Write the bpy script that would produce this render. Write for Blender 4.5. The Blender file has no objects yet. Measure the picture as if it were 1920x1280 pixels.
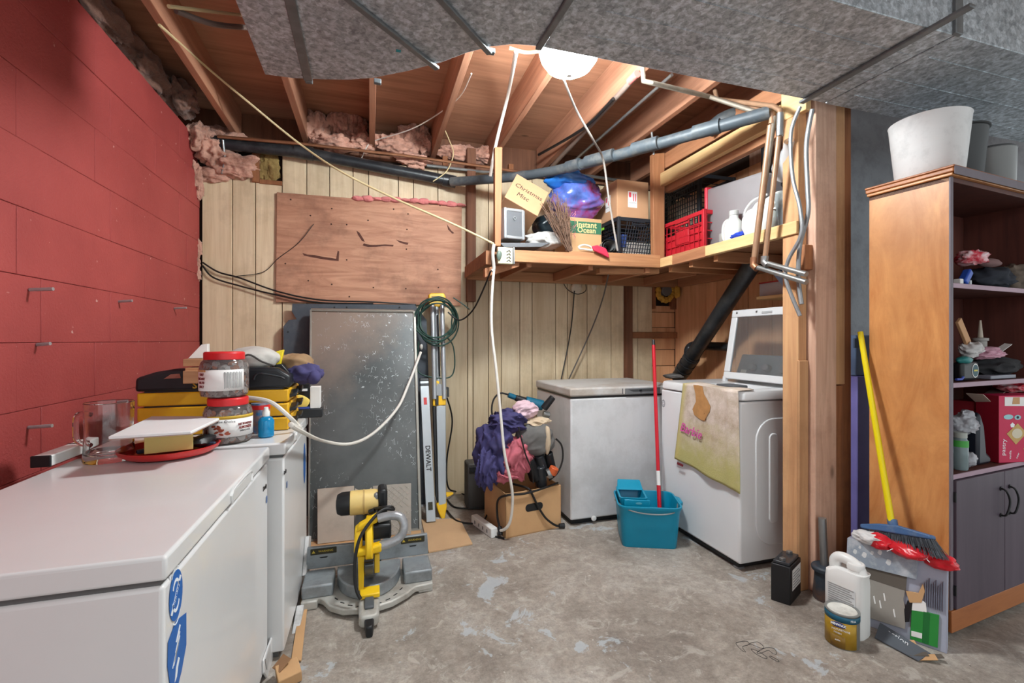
import bpy, bmesh, math, random
from mathutils import Vector as V, Matrix, noise
random.seed(7)
sc = bpy.context.scene
C = sc.collection
# ---------------------------------------------------------------- camera, world, exposure
FPX, H = 867.0, 1.22
YAW = math.atan(265 / 867.0)
SA, CA = math.sin(YAW), math.cos(YAW)
cam = bpy.data.cameras.new('camera')
cam.sensor_width = 36
cam.lens = FPX / 1920 * 36
cam.shift_y = -3 / 1920
cam.clip_start = 0.02
co = bpy.data.objects.new('camera', cam)
C.objects.link(co)
co.location = (0, 0, H)
co.rotation_euler = (math.pi / 2, 0, -YAW)
sc.camera = co
w = bpy.data.worlds.new('world')
sc.world = w
w.use_nodes = True
w.node_tree.nodes['Background'].inputs[0].default_value = (0.91, 0.98, 1.0, 1)
w.node_tree.nodes['Background'].inputs[1].default_value = 0.68
sc.view_settings.view_transform = 'Standard'
sc.view_settings.look = 'None'
sc.view_settings.gamma = 1
sc.view_settings.use_curve_mapping = False
sc.view_settings.exposure = 0.79
GLOBE_STRENGTH = 152.0
REAR_FILL = 5.0
# unseen fill light, added behind the camera to brighten the near side
ld = bpy.data.lights.new('rear_fill_light', 'AREA')
ld.shape = 'DISK'
ld.size = 0.5
ld.energy = REAR_FILL
ld.color = (1, 0.97, 0.93)
lo = bpy.data.objects.new('rear_fill_light', ld)
lo.location = (0.3, -0.9, 2.5)
lo.rotation_euler = (math.radians(25), 0, 0)
C.objects.link(lo)


# ---------------------------------------------------------------- points on real planes
def ray(u, v):
    k = (u - 960) / FPX
    return V((SA + k * CA, CA - k * SA, (637 - v) / FPX))
def PZ(u, v, z=0.0):
    d = ray(u, v); t = (z - H) / d.z
    return V((t * d.x, t * d.y, z))
def PX(u, v, x):
    d = ray(u, v); t = x / d.x
    return V((x, t * d.y, H + t * d.z))
def PY(u, v, y):
    d = ray(u, v); t = y / d.y
    return V((t * d.x, y, H + t * d.z))


# ---------------------------------------------------------------- materials
MATS = {}
def lin(c):
    return tuple(((x / 255) / 12.92 if x / 255 <= 0.04045 else ((x / 255 + 0.055) / 1.055) ** 2.4) for x in c[:3]) + (1,)
def _base(name):
    m = bpy.data.materials.new(name)
    m.use_nodes = True
    nt = m.node_tree
    return m, nt, nt.nodes['Principled BSDF']
def mul(c, f):
    return tuple(min(1, x * f) for x in c[:3]) + (1,)
def mth(nt, op, a, b=None):
    n = nt.nodes.new('ShaderNodeMath'); n.operation = op
    for i, s in enumerate((a, b)):
        if s is None: continue
        if isinstance(s, (int, float)): n.inputs[i].default_value = s
        else: nt.links.new(s, n.inputs[i])
    return n.outputs[0]
def mixc(nt, f, a, b, mode='MIX'):
    n = nt.nodes.new('ShaderNodeMix'); n.data_type = 'RGBA'; n.blend_type = mode
    for i, s in ((0, f), (6, a), (7, b)):
        if isinstance(s, (int, float)): n.inputs[i].default_value = s
        elif isinstance(s, tuple): n.inputs[i].default_value = s
        else: nt.links.new(s, n.inputs[i])
    return n.outputs[2]
def nz(nt, scale, detail=4, rough=.6, dist=0, stretch=None, off=None):
    tc = nt.nodes.new('ShaderNodeTexCoord')
    mp = nt.nodes.new('ShaderNodeMapping')
    nt.links.new(tc.outputs['Object'], mp.inputs[0])
    if stretch: mp.inputs['Scale'].default_value = stretch
    if off: mp.inputs['Location'].default_value = off
    n = nt.nodes.new('ShaderNodeTexNoise')
    n.inputs['Scale'].default_value = scale
    n.inputs['Detail'].default_value = detail
    n.inputs['Roughness'].default_value = rough
    n.inputs['Distortion'].default_value = dist
    nt.links.new(mp.outputs[0], n.inputs[0])
    return n.outputs[0]
def ramp(nt, f, stops):
    r = nt.nodes.new('ShaderNodeValToRGB')
    el = r.color_ramp.elements
    while len(el) < len(stops): el.new(0.5)
    for e, (p, c) in zip(el, stops):
        e.position = p; e.color = c if isinstance(c, tuple) else (c, c, c, 1)
    nt.links.new(f, r.inputs[0])
    return r.outputs[0]
def bump(nt, p, h, strength, dist=.01):
    b = nt.nodes.new('ShaderNodeBump')
    b.inputs['Strength'].default_value = strength
    b.inputs['Distance'].default_value = dist
    nt.links.new(h, b.inputs['Height'])
    nt.links.new(b.outputs[0], p.inputs['Normal'])
def pm(name, col, rough=.5, metal=0, var=.08, vs=6, bp=0, bs=60, dirt=None, dscale=3, damt=.5, trans=0, ior=1.45, alpha=1, coat=0, stretch=None, sheen=0, sss=0):
    if name in MATS: return MATS[name]
    m, nt, p = _base(name)
    c = lin(col)
    out = None
    if var:
        out = ramp(nt, nz(nt, vs, 5, stretch=stretch), [(.3, mul(c, 1 - var)), (.7, mul(c, 1 + var))])
    if dirt:
        f = ramp(nt, nz(nt, dscale, 8, .7, off=(3.1, 1.7, .4)), [(.48, 0.0), (.66, damt)])
        out = mixc(nt, f, out if out else c, lin(dirt))
    if out: nt.links.new(out, p.inputs['Base Color'])
    else: p.inputs['Base Color'].default_value = c
    p.inputs['Roughness'].default_value = rough
    p.inputs['Metallic'].default_value = metal
    p.inputs['Transmission Weight'].default_value = trans
    p.inputs['IOR'].default_value = ior
    p.inputs['Alpha'].default_value = alpha
    p.inputs['Coat Weight'].default_value = coat
    p.inputs['Sheen Weight'].default_value = sheen
    if sss:
        p.inputs['Subsurface Weight'].default_value = sss
    if bp: bump(nt, p, nz(nt, bs, 6), bp)
    MATS[name] = m
    return m
def wood(name, c1, c2, axis='z', scale=9, rough=.7, knots=True, bp=.15, contrast=1, stain=None, samt=.5, dist=.6, lng=.06):
    if name in MATS: return MATS[name]
    m, nt, p = _base(name)
    st = {'x': (lng, 1, 1), 'y': (1, lng, 1), 'z': (1, 1, lng)}[axis]
    info = nt.nodes.new('ShaderNodeObjectInfo')
    tc = nt.nodes.new('ShaderNodeTexCoord')
    add = nt.nodes.new('ShaderNodeVectorMath'); add.operation = 'ADD'
    sh = nt.nodes.new('ShaderNodeVectorMath'); sh.operation = 'SCALE'
    sh.inputs[0].default_value = (7.3, 5.1, 3.7)
    nt.links.new(info.outputs['Random'], sh.inputs['Scale'])
    nt.links.new(tc.outputs['Object'], add.inputs[0]); nt.links.new(sh.outputs[0], add.inputs[1])
    mp = nt.nodes.new('ShaderNodeMapping'); mp.inputs['Scale'].default_value = st
    nt.links.new(add.outputs[0], mp.inputs[0])
    n = nt.nodes.new('ShaderNodeTexNoise'); n.inputs['Scale'].default_value = scale * 3
    n.inputs['Detail'].default_value = 8; n.inputs['Roughness'].default_value = .65; n.inputs['Distortion'].default_value = dist
    nt.links.new(mp.outputs[0], n.inputs[0])
    n2 = nt.nodes.new('ShaderNodeTexNoise'); n2.inputs['Scale'].default_value = 2.2; n2.inputs['Detail'].default_value = 4
    nt.links.new(add.outputs[0], n2.inputs[0])
    a, b = lin(c1), lin(c2)
    col = ramp(nt, n.outputs[0], [(.5 - .22 / contrast, b), (.5 + .16 / contrast, a)])
    col = mixc(nt, ramp(nt, n2.outputs[0], [(.3, .75), (.7, 1.0)]), mul(b, .8), col)
    if knots:
        vo = nt.nodes.new('ShaderNodeTexVoronoi'); vo.inputs['Scale'].default_value = 4.5
        mp2 = nt.nodes.new('ShaderNodeMapping')
        mp2.inputs['Scale'].default_value = tuple(.45 if s < 1 else 1 for s in st)
        nt.links.new(add.outputs[0], mp2.inputs[0]); nt.links.new(mp2.outputs[0], vo.inputs[0])
        col = mixc(nt, ramp(nt, vo.outputs['Distance'], [(.035, .75), (.085, 0.0)]), col, mul(b, .35))
    if stain:
        f = ramp(nt, nz(nt, 1.7, 7, .7, off=(1.3, 4.2, .9)), [(.5, 0.0), (.68, samt)])
        col = mixc(nt, f, col, lin(stain))
    hv = nt.nodes.new('ShaderNodeHueSaturation')
    v = mth(nt, 'MULTIPLY_ADD', info.outputs['Random'], .22)
    v.node.inputs[2].default_value = .89
    nt.links.new(v, hv.inputs['Value']); nt.links.new(col, hv.inputs['Color'])
    nt.links.new(hv.outputs[0], p.inputs['Base Color'])
    p.inputs['Roughness'].default_value = rough
    if bp: bump(nt, p, n.outputs[0], bp, .004)
    MATS[name] = m
    return m


# ---------------------------------------------------------------- mesh helpers
class MB:
    def __init__(s, M=None):
        s.bm = bmesh.new(); s.M = M or Matrix()
    def _v(s, p): return s.bm.verts.new(s.M @ V(p))
    def face(s, vs):
        try: return s.bm.faces.new(vs)
        except ValueError: return None
    def box(s, c, sz, R=None):
        vs = []
        for i in (-.5, .5):
            for j in (-.5, .5):
                for k in (-.5, .5):
                    p = V((i * sz[0], j * sz[1], k * sz[2]))
                    if R is not None: p = R @ p
                    vs.append(s._v(V(c) + p))
        for f in ((0, 1, 3, 2), (4, 6, 7, 5), (0, 4, 5, 1), (2, 3, 7, 6), (0, 2, 6, 4), (1, 5, 7, 3)):
            s.face([vs[i] for i in f])
        return s
    def bx(s, x0, x1, y0, y1, z0, z1):
        return s.box(((x0 + x1) / 2, (y0 + y1) / 2, (z0 + z1) / 2), (abs(x1 - x0), abs(y1 - y0), abs(z1 - z0)))
    def ring(s, c, ax, r, n, ref=None, r2=None, ph=0):
        ax = V(ax).normalized()
        a = V(ref) if ref else ax.orthogonal().normalized()
        a = (a - ax * a.dot(ax)).normalized()
        b = ax.cross(a)
        r2 = r2 or r
        return [s._v(V(c) + a * (r * math.cos(2 * math.pi * i / n + ph)) + b * (r2 * math.sin(2 * math.pi * i / n + ph))) for i in range(n)]
    def bridge(s, a, b):
        n = len(a)
        for i in range(n): s.face([a[i], a[(i + 1) % n], b[(i + 1) % n], b[i]])
    def cyl(s, p0, p1, r0, r1=None, n=16, caps=True):
        p0, p1 = V(p0), V(p1)
        r1 = r0 if r1 is None else r1
        ax = p1 - p0; ref = ax.normalized().orthogonal()
        a = s.ring(p0, ax, r0, n, ref); b = s.ring(p1, ax, r1, n, ref)
        s.bridge(a, b)
        if caps: s.face(a[::-1]); s.face(b)
        return s
    def tube(s, pts, r, n=8, sub=0, closed=False):
        P = [V(p) for p in pts]
        if sub: P = crom(P, sub, closed)
        rs = r if callable(r) else (lambda t: r)
        ref = None; prev = None; first = None
        m = len(P)
        for i, p in enumerate(P):
            t = (P[(i + 1) % m] - P[i - 1]) if closed else (P[min(i + 1, m - 1)] - P[max(i - 1, 0)])
            if t.length < 1e-9: continue
            t.normalize()
            if ref is None: ref = t.orthogonal().normalized()
            ref = (ref - t * ref.dot(t))
            ref = ref.normalized() if ref.length > 1e-6 else t.orthogonal().normalized()
            q = s.ring(p, t, rs(i / max(1, m - 1)), n, ref)
            if prev: s.bridge(prev, q)
            else: first = q
            prev = q
        if closed: s.bridge(prev, first)
        else: s.face(first[::-1]); s.face(prev)
        return s
    def lathe(s, prof, c=(0, 0, 0), n=28, ax=(0, 0, 1), cap0=True, cap1=True, ell=1):
        c = V(c); ax = V(ax).normalized(); ref = ax.orthogonal()
        if abs(ax.z) > .9: ref = V((1, 0, 0))
        prev = None; first = None
        for r, h in prof:
            q = s.ring(c + ax * h, ax, max(r, 1e-4), n, ref, max(r, 1e-4) * ell)
            if prev: s.bridge(prev, q)
            else: first = q
            prev = q
        if cap0: s.face(first[::-1])
        if cap1: s.face(prev)
        return s
    def prism(s, poly, d):
        d = V(d)
        a = [s._v(V(p)) for p in poly]
        b = [s._v(V(p) + d) for p in poly]
        s.bridge(a, b); s.face(a[::-1]); s.face(b)
        return s
    def grid(s, fn, nu, nv, closed_u=False):
        g = [[s._v(fn(i / nu, j / nv)) for j in range(nv + 1)] for i in range(nu + (0 if closed_u else 1))]
        k = len(g)
        for i in range(nu):
            for j in range(nv):
                s.face([g[i][j], g[(i + 1) % k][j], g[(i + 1) % k][j + 1], g[i][j + 1]])
        return s
    def lump(s, c, r, amp=.25, freq=2.2, seed=0, sub=4, flat=None, fold=0, rough=False):
        r = V(r) if not isinstance(r, (int, float)) else V((r, r, r))
        t = bmesh.new()
        bmesh.ops.create_icosphere(t, subdivisions=sub, radius=1)
        mp = {}
        o = V((seed * 3.7, seed * 1.9, seed * 5.3))
        RR = Matrix.Rotation(seed * 1.3, 3, 'Y') @ Matrix.Rotation(seed * .7, 3, 'Z')
        for v in t.verts:
            p = v.co.copy()
            if rough: d = noise.fractal(p * freq + o, .9, 2.1, 4) * amp
            else: d = noise.fractal(p * freq * .62 + o, 1.3, 2.0, 2) * amp * .8
            if fold:
                e = RR @ p
                q_ = V((e.x * 2.6, e.y * .9, e.z * .7)) + o + V((d, d, d)) * 1.5
                d += (fold if not rough else fold * .5) * ((1 - min(1, abs(noise.noise(q_)) * 2.4)) ** 1.5 - .35)
                d += fold * .35 * ((1 - min(1, abs(noise.noise(q_ * 2.3 + o)) * 2.4)) - .4)
            q = V((p.x * r.x, p.y * r.y, p.z * r.z)) * (1 + d)
            if flat is not None: q.z = max(q.z, flat)
            mp[v] = s._v(V(c) + q)
        for f in t.faces: s.face([mp[v] for v in f.verts])
        t.free()
        return s
def crom(P, sub, closed=False):
    out = []; n = len(P)
    rng = range(n if closed else n - 1)
    for i in rng:
        if closed: a, b, c, d = P[i - 1], P[i], P[(i + 1) % n], P[(i + 2) % n]
        else: a, b, c, d = P[max(i - 1, 0)], P[i], P[i + 1], P[min(i + 2, n - 1)]
        for k in range(sub):
            t = k / sub
            out.append(.5 * (2 * b + (c - a) * t + (2 * a - 5 * b + 4 * c - d) * t * t + (3 * b - a - 3 * c + d) * t ** 3))
    if not closed: out.append(P[-1])
    return out
def fr(o, x, y):
    x = V(x).normalized(); y = V(y); y = (y - x * y.dot(x)).normalized(); z = x.cross(y)
    M = Matrix.Identity(4)
    for i in range(3): M[i][0], M[i][1], M[i][2], M[i][3] = x[i], y[i], z[i], o[i]
    return M
def RZ(loc, deg, tilt=0, ax='X'):
    return Matrix.Translation(V(loc)) @ Matrix.Rotation(math.radians(deg), 4, 'Z') @ Matrix.Rotation(math.radians(tilt), 4, ax)
ROOT = {}
def top_of(o):
    while o.parent: o = o.parent
    return o
def _fin(me, name, mat, parent, kind, label):
    o = bpy.data.objects.new(name, me)
    C.objects.link(o)
    if mat: me.materials.append(mat)
    if parent:
        o.parent = parent
        me.transform(ROOT.get(top_of(parent).name, Matrix()).inverted())
    if kind: o['kind'] = kind
    if label: o['label'] = label
    return o
def build(mb, name, mat, parent=None, bevel=0, smooth=True, kind=None, label=None, ang=35, seg=2):
    bm = mb.bm
    bmesh.ops.recalc_face_normals(bm, faces=bm.faces)
    me = bpy.data.meshes.new(name)
    bm.to_mesh(me); bm.free()
    if smooth:
        me.polygons.foreach_set('use_smooth', [True] * len(me.polygons))
        me.set_sharp_from_angle(angle=math.radians(ang))
    o = _fin(me, name, mat, parent, kind, label)
    if bevel:
        b = o.modifiers.new('bevel', 'BEVEL'); b.width = bevel; b.segments = seg; b.limit_method = 'ANGLE'; b.angle_limit = math.radians(40)
    return o
def tag(o, label, cat, group=None):
    o['label'] = label; o['category'] = cat
    if group: o['group'] = group
    return o
def T(name, label, cat, loc, group=None):
    o = bpy.data.objects.new(name, None)
    o.empty_display_size = .05
    C.objects.link(o)
    o.location = V(loc)
    ROOT[o.name] = Matrix.Translation(V(loc))
    return tag(o, label, cat, group)
def solo(mb, name, mat, label, cat, bevel=0, smooth=True, group=None, kind=None, ang=35):
    xs = [v.co for v in mb.bm.verts]
    lo = V([min(p[i] for p in xs) for i in range(3)]); hi = V([max(p[i] for p in xs) for i in range(3)])
    base = V(((lo.x + hi.x) / 2, (lo.y + hi.y) / 2, lo.z))
    o = build(mb, name, mat, None, bevel, smooth, kind, None, ang)
    o.data.transform(Matrix.Translation(-base)); o.location = base
    ROOT[o.name] = Matrix.Translation(base)
    return tag(o, label, cat, group)
def text(s, size, M, mat, parent, name='lettering', ext=.0004, shear=0, align='CENTER', bold=0, sx=1, label=None, sp=1):
    cu = bpy.data.curves.new(name, 'FONT')
    cu.body = s; cu.size = size; cu.extrude = ext; cu.align_x = align; cu.align_y = 'CENTER'; cu.shear = shear; cu.resolution_u = 2
    cu.offset = bold; cu.space_character = sp
    ob = bpy.data.objects.new(name, cu)
    me = bpy.data.meshes.new_from_object(ob)
    bpy.data.objects.remove(ob); bpy.data.curves.remove(cu)
    me.name = name
    me.materials.clear()
    me.transform(M @ Matrix.Scale(sx, 4, (1, 0, 0)))
    return _fin(me, name, mat, parent, None, label)
def decal(poly, M, mat, parent, name, th=.0006, label=None):
    mb = MB(M); mb.prism([(p[0], p[1], 0) for p in poly], (0, 0, th))
    return build(mb, name, mat, parent, smooth=False, label=label)
def ell(cx, cy, rx, ry, n=24, a0=0, a1=360):
    return [(cx + rx * math.cos(math.radians(a0 + (a1 - a0) * i / n)), cy + ry * math.sin(math.radians(a0 + (a1 - a0) * i / n))) for i in range(n if a1 - a0 == 360 else n + 1)]
def arcband(cx, cy, r0, r1, a0, a1, n=12):
    return ell(cx, cy, r1, r1, n, a0, a1) + ell(cx, cy, r0, r0, n, a0, a1)[::-1]
def rrect(w, h, r, n=4):
    out = []
    for cx, cy, a in ((w / 2 - r, h / 2 - r, 0), (-w / 2 + r, h / 2 - r, 90), (-w / 2 + r, -h / 2 + r, 180), (w / 2 - r, -h / 2 + r, 270)):
        out += [(cx + r * math.cos(math.radians(a + 90 * i / n)), cy + r * math.sin(math.radians(a + 90 * i / n))) for i in range(n + 1)]
    return out
def cable(pts, r, mat, name, label, cat='cable', sub=8, n=8):
    return solo(MB().tube(pts, r, n, sub), name, mat, label, cat)
def PD(u, v, d):
    k = (u - 960) / FPX
    return V((d * (SA + k * CA), d * (CA - k * SA), H + d * (637 - v) / FPX))
# ---------------------------------------------------------------- shared materials
def red_paint():
    m, nt, p = _base('red_block_paint')
    base = ramp(nt, nz(nt, 1.6, 6, .6), [(.3, lin((158, 62, 60))), (.7, lin((182, 78, 74)))])
    sp = ramp(nt, nz(nt, 30, 3, .5, off=(2, 5, 1)), [(.72, 0.0), (.745, .7)])
    base = mixc(nt, sp, base, lin((225, 190, 182)))
    nt.links.new(base, p.inputs['Base Color'])
    p.inputs['Roughness'].default_value = .62
    h = mth(nt, 'ADD', mth(nt, 'MULTIPLY', nz(nt, 90, 5, .7), 1.0), mth(nt, 'MULTIPLY', nz(nt, 8, 4), .8))
    bump(nt, p, h, .5, .008)
    return m
def floor_mat():
    m, nt, p = _base('worn_concrete')
    base = ramp(nt, nz(nt, 2.2, 10, .72, .3), [(.28, lin((116, 106, 98))), (.5, lin((158, 148, 138))), (.72, lin((190, 184, 176)))])
    fine = ramp(nt, nz(nt, 30, 8, .75), [(.3, .66), (.7, 1.2)])
    base = mixc(nt, 1.0, base, fine, 'MULTIPLY')
    base = mixc(nt, 1.0, base, ramp(nt, nz(nt, 110, 4, .8, off=(3, 3, 3)), [(.3, .78), (.7, 1.14)]), 'MULTIPLY')
    base = mixc(nt, ramp(nt, nz(nt, 9, 8, .75, 1.2, off=(8, 1, 3)), [(.55, 0.0), (.62, .45)]), base, lin((196, 190, 182)))
    # flakes of old pale blue paint, thickest in the middle of the floor
    reg = ramp(nt, nz(nt, 1.5, 3, off=(.4, .2, 0)), [(.5, 0.0), (.6, .11)])
    ch = nz(nt, 5.5, 9, .68, .5, off=(5.2, 1.3, 2))
    f = ramp(nt, mth(nt, 'ADD', ch, reg), [(.645, 0.0), (.67, .75)])
    base = mixc(nt, f, base, lin((176, 184, 190)))
    sp = ramp(nt, nz(nt, 42, 3, .5, off=(1, 9, 4)), [(.72, 0.0), (.75, .8)])
    base = mixc(nt, sp, base, lin((206, 202, 196)))
    dk = ramp(nt, nz(nt, 36, 3, .5, off=(7, 2, 4)), [(.745, 0.0), (.77, .85)])
    base = mixc(nt, dk, base, lin((52, 44, 40)))
    nt.links.new(base, p.inputs['Base Color'])
    nt.links.new(ramp(nt, ch, [(.4, .62), (.7, .45)]), p.inputs['Roughness'])
    bump(nt, p, mth(nt, 'ADD', nz(nt, 40, 6, .7), mth(nt, 'MULTIPLY', f, .5)), .22, .004)
    return m
def spangle():
    m, nt, p = _base('galvanised_sheet')
    tc = nt.nodes.new('ShaderNodeTexCoord')
    vo = nt.nodes.new('ShaderNodeTexVoronoi'); vo.inputs['Scale'].default_value = 55
    nt.links.new(tc.outputs['Object'], vo.inputs[0])
    a = ramp(nt, vo.outputs['Color'], [(.2, .52), (.8, .8)])
    b = ramp(nt, nz(nt, 45, 6, .7, .4), [(.38, .55), (.6, 1.0)])
    c = mixc(nt, 1.0, a, b, 'MULTIPLY')
    d = ramp(nt, nz(nt, 2.5, 5), [(.3, .75), (.7, 1.1)])
    nt.links.new(mixc(nt, 1.0, mixc(nt, 1.0, c, d, 'MULTIPLY'), (.88, .98, 1.06, 1), 'MULTIPLY'), p.inputs['Base Color'])
    p.inputs['Metallic'].default_value = .4
    nt.links.new(ramp(nt, nz(nt, 45, 6, .7, .4), [(.35, .62), (.65, .42)]), p.inputs['Roughness'])
    bump(nt, p, nz(nt, 3, 3), .12, .03)
    MATS['galv'] = m
    return m
RED = red_paint(); FLOOR = floor_mat(); GALV = spangle()
JOIST = wood('joist_wood', (190, 138, 108), (146, 98, 74), 'y', 7, .75, True, .15)
DECK = wood('subfloor_plywood', (186, 136, 106), (148, 102, 76), 'x', 5, .75, True, .1)
PANEL = wood('tan_panelling', (226, 208, 176), (200, 176, 140), 'z', 8, .55, False, .1, 1.0, (120, 92, 62), .35)
ORANGE = wood('orange_panelling', (238, 186, 140), (208, 150, 106), 'z', 7, .6, False, .08)
BROWN = wood('brown_batten', (134, 88, 62), (96, 58, 38), 'z', 8, .7, True, .15)
STUD = wood('stud_pine', (204, 160, 116), (172, 122, 82), 'z', 8, .72, True, .2, 1, (120, 80, 55), .4)
STUDG = wood('stud_weathered', (214, 178, 156), (174, 136, 114), 'z', 9, .75, True, .25, 1, (110, 78, 62), .45)
STUDB = wood('stud_brown', (176, 116, 74), (134, 82, 50), 'z', 8, .75, True, .25, 1, (80, 48, 32), .5)
PINEX = wood('shelf_pine_x', (198, 146, 102), (160, 106, 70), 'x', 8, .7, True, .15)
PINEY = wood('pale_pine_y', (222, 190, 138), (196, 156, 104), 'y', 8, .65, True, .12)
BRNY = wood('brown_pine_y', (186, 130, 92), (150, 98, 66), 'y', 8, .7, True, .12)
SPLY = wood('shelf_plywood', (160, 108, 72), (118, 76, 48), 'x', 5, .75, True, .1)
PLY = wood('reddish_plywood', (200, 150, 120), (158, 106, 80), 'x', 4.5, .65, True, .1, 1.2, (92, 56, 44), .6, 1.5, .12)
DARKGAP = pm('dark_backing', (46, 34, 26), .9, var=.2)
GREYWALL = pm('grey_cellar_paint', (150, 155, 162), .75, var=.08, vs=3, bp=.3, bs=30, dirt=(110, 112, 116), dscale=6, damt=.5)
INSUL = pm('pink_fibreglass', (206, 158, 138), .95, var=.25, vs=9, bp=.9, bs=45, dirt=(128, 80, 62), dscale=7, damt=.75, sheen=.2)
INSULD = pm('dark_brown_fibreglass', (132, 98, 84), .95, var=.35, vs=9, bp=.9, bs=45, sheen=.2)  # darker, browner fibreglass for the run above the red wall
INSULP = pm('bright_pink_fibreglass', (214, 128, 126), .95, var=.2, vs=9, bp=.9, bs=45, sheen=.2)
INSULG = pm('dirty_yellow_fibreglass', (150, 126, 76), .95, var=.35, vs=12, bp=.9, bs=40)
ABS = pm('black_abs_pipe', (34, 37, 41), .35, var=.2, vs=4, dirt=(88, 88, 88), dscale=9, damt=.35)
ABSG = pm('dusty_dark_pipe', (66, 74, 80), .5, var=.15, vs=5, dirt=(120, 118, 112), dscale=8, damt=.5)
COPPER = pm('tarnished_copper', (150, 104, 76), .45, .6, var=.25, vs=8)
STEEL = pm('dull_steel', (150, 152, 152), .38, .8, var=.15, vs=9)
BLACK = pm('black_plastic', (24, 25, 28), .42, var=.15)
WHITEP = pm('white_plastic', (228, 228, 226), .38, var=.03)
WCABLE = pm('white_cable', (216, 212, 204), .5, var=.05)
CCABLE = pm('cream_cable', (214, 196, 150), .5, var=.08)
BCABLE = pm('black_cable', (24, 22, 22), .5, var=.1)
GCABLE = pm('green_cable', (36, 66, 58), .5, var=.1)
ECABLE = pm('grey_armoured_cable', (140, 142, 144), .45, .4, var=.15, vs=20)

# ---------------------------------------------------------------- setting
def structure(mb, name, mat, bevel=0):
    o = build(mb, name, mat, None, bevel, kind='structure')
    return o
structure(MB().bx(-1.35, 6, -2.2, 4.1, -.12, 0), 'floor', FLOOR)
ceiling = structure(MB().bx(-1.45, 6, -.8, 4.1, 2.87, 2.9), 'ceiling', DECK)
jm = None
for k in range(8):
    x = -.91 + .46 * k
    if jm is None:
        j = build(MB().bx(-.02, .02, -.4, 3.76, 2.655, 2.87), 'joist', JOIST, ceiling, .003)
        jm = j.data
    else:
        j = bpy.data.objects.new('joist', jm); C.objects.link(j); j.parent = ceiling
        b = j.modifiers.new('bevel', 'BEVEL'); b.width = .003; b.segments = 1
    j.location = (x, 0, 0)
build(MB().bx(-1.3, 5, 3.8, 3.85, 2.62, 2.87), 'rim_joist', BROWN, ceiling)
build(MB().bx(-1.36, -1.32, -.6, 3.8, 2.62, 2.87), 'rim_joist', BROWN, ceiling)
# red painted block wall: every block a piece with a recessed joint
wl = structure(MB().bx(-1.35, -1.122, -1.2, 3.62, 0, 2.56), 'wall_left', RED)
bmesh_cache = []
for i in range(12):
    z0 = .085 + .225 * (i - 1)
    off = 1.92 if i % 2 else 2.04
    for k in range(-5, 5):
        y0 = off + .45 * k; y1 = y0 + .45
        y0c, y1c = max(y0, .2), min(y1, 3.612)
        if y1c - y0c < .05: continue
        zt = min(z0 + .225, 2.6)
        if z0 > 2.5 and y0 > 3.2: continue
        if z0 > 2.3 and y1c > 3.55: y1c = 3.40
        rnd = random.uniform(-.0018, .0018)
        mb = MB().bx(-1.13, -1.108 + rnd, y0c + .0007, y1c - .0007, max(z0, 0) + .0006, zt - .0006)
        build(mb, 'block', RED, wl, .002, True)
# tan panelling on the back wall, plank by plank
wb = structure(MB().bx(-1.3, 2.75, 3.66, 3.78, 0, 2.6), 'wall_back', DARKGAP)
us = [(-1.097, 2.35), (-.913, 2.355), (-.771, 2.33), (-.602, 2.53), (-.441, 2.53), (-.287, 2.535), (-.125, 2.54), (-.015, 2.54), (.202, 2.55), (.314, 2.55), (.502, 2.555), (.738, 2.56), (.782, 2.56), (.909, 2.56), (1.016, 2.56), (1.175, 2.56),
      (1.282, 2.56), (1.492, 2.56), (1.599, 2.56), (1.784, 2.56), (2.015, 2.56), (2.142, 2.56), (2.211, 2.56), (2.282, 2.56), (2.43, 2.56)]
for a, b in zip(us, us[1:]):
    x0, x1 = a[0], b[0]
    bat = abs(x0 - 2.142) < .01
    y0 = 3.585 if bat else 3.62 + random.uniform(-.001, .001)
    build(MB().bx(x0 + .0025, x1 - .0025, y0, 3.662, 0.0, a[1]), 'batten' if bat else 'plank', BROWN if bat else PANEL, wb, .002)
build(MB().bx(2.015, 2.13, 3.6, 3.622, 1.84, 2.3), 'batten', BROWN, wb, .002)
for i, (z0, z1) in enumerate(((.6, .98), (.985, 1.13), (1.135, 1.33), (1.335, 1.47), (1.475, 1.53))):
    build(MB().bx(2.432, 2.68, 3.635 + .004 * (i % 2), 3.665, z0, z1), 'plank', ORANGE, wb, .002)
build(MB().bx(2.215, 2.69, 3.595, 3.63, 1.235, 1.29), 'batten', STUDB, wb, .003)
build(MB().bx(2.43, 2.455, 3.6, 3.66, 1.5, 2.4), 'batten', STUDB, wb, .003)
build(MB().bx(2.63, 2.68, 3.61, 3.66, 1.5, 2.4), 'batten', STUDB, wb, .003)
build(MB().bx(.72, .79, 3.55, 3.615, 1.52, 2.72), 'stud', BROWN, wb, .003)
build(MB().bx(-.79, -.745, 3.6, 3.66, 2.32, 2.6), 'stud', STUDB, wb, .003)
build(MB().bx(-.745, -.6, 3.61, 3.66, 2.315, 2.345), 'stud', STUDB, wb, .003)
build(MB().bx(-1.1, 2.7, 3.64, 3.78, 2.58, 2.62), 'sill_plate', BROWN, wb, .003)
for x in (.3, .56, 1.1, 1.6):
    build(MB().bx(x - .02, x + .02, 3.62, 3.66, 2.52, 2.66), 'stud', STUDB, wb, .002)
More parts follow.
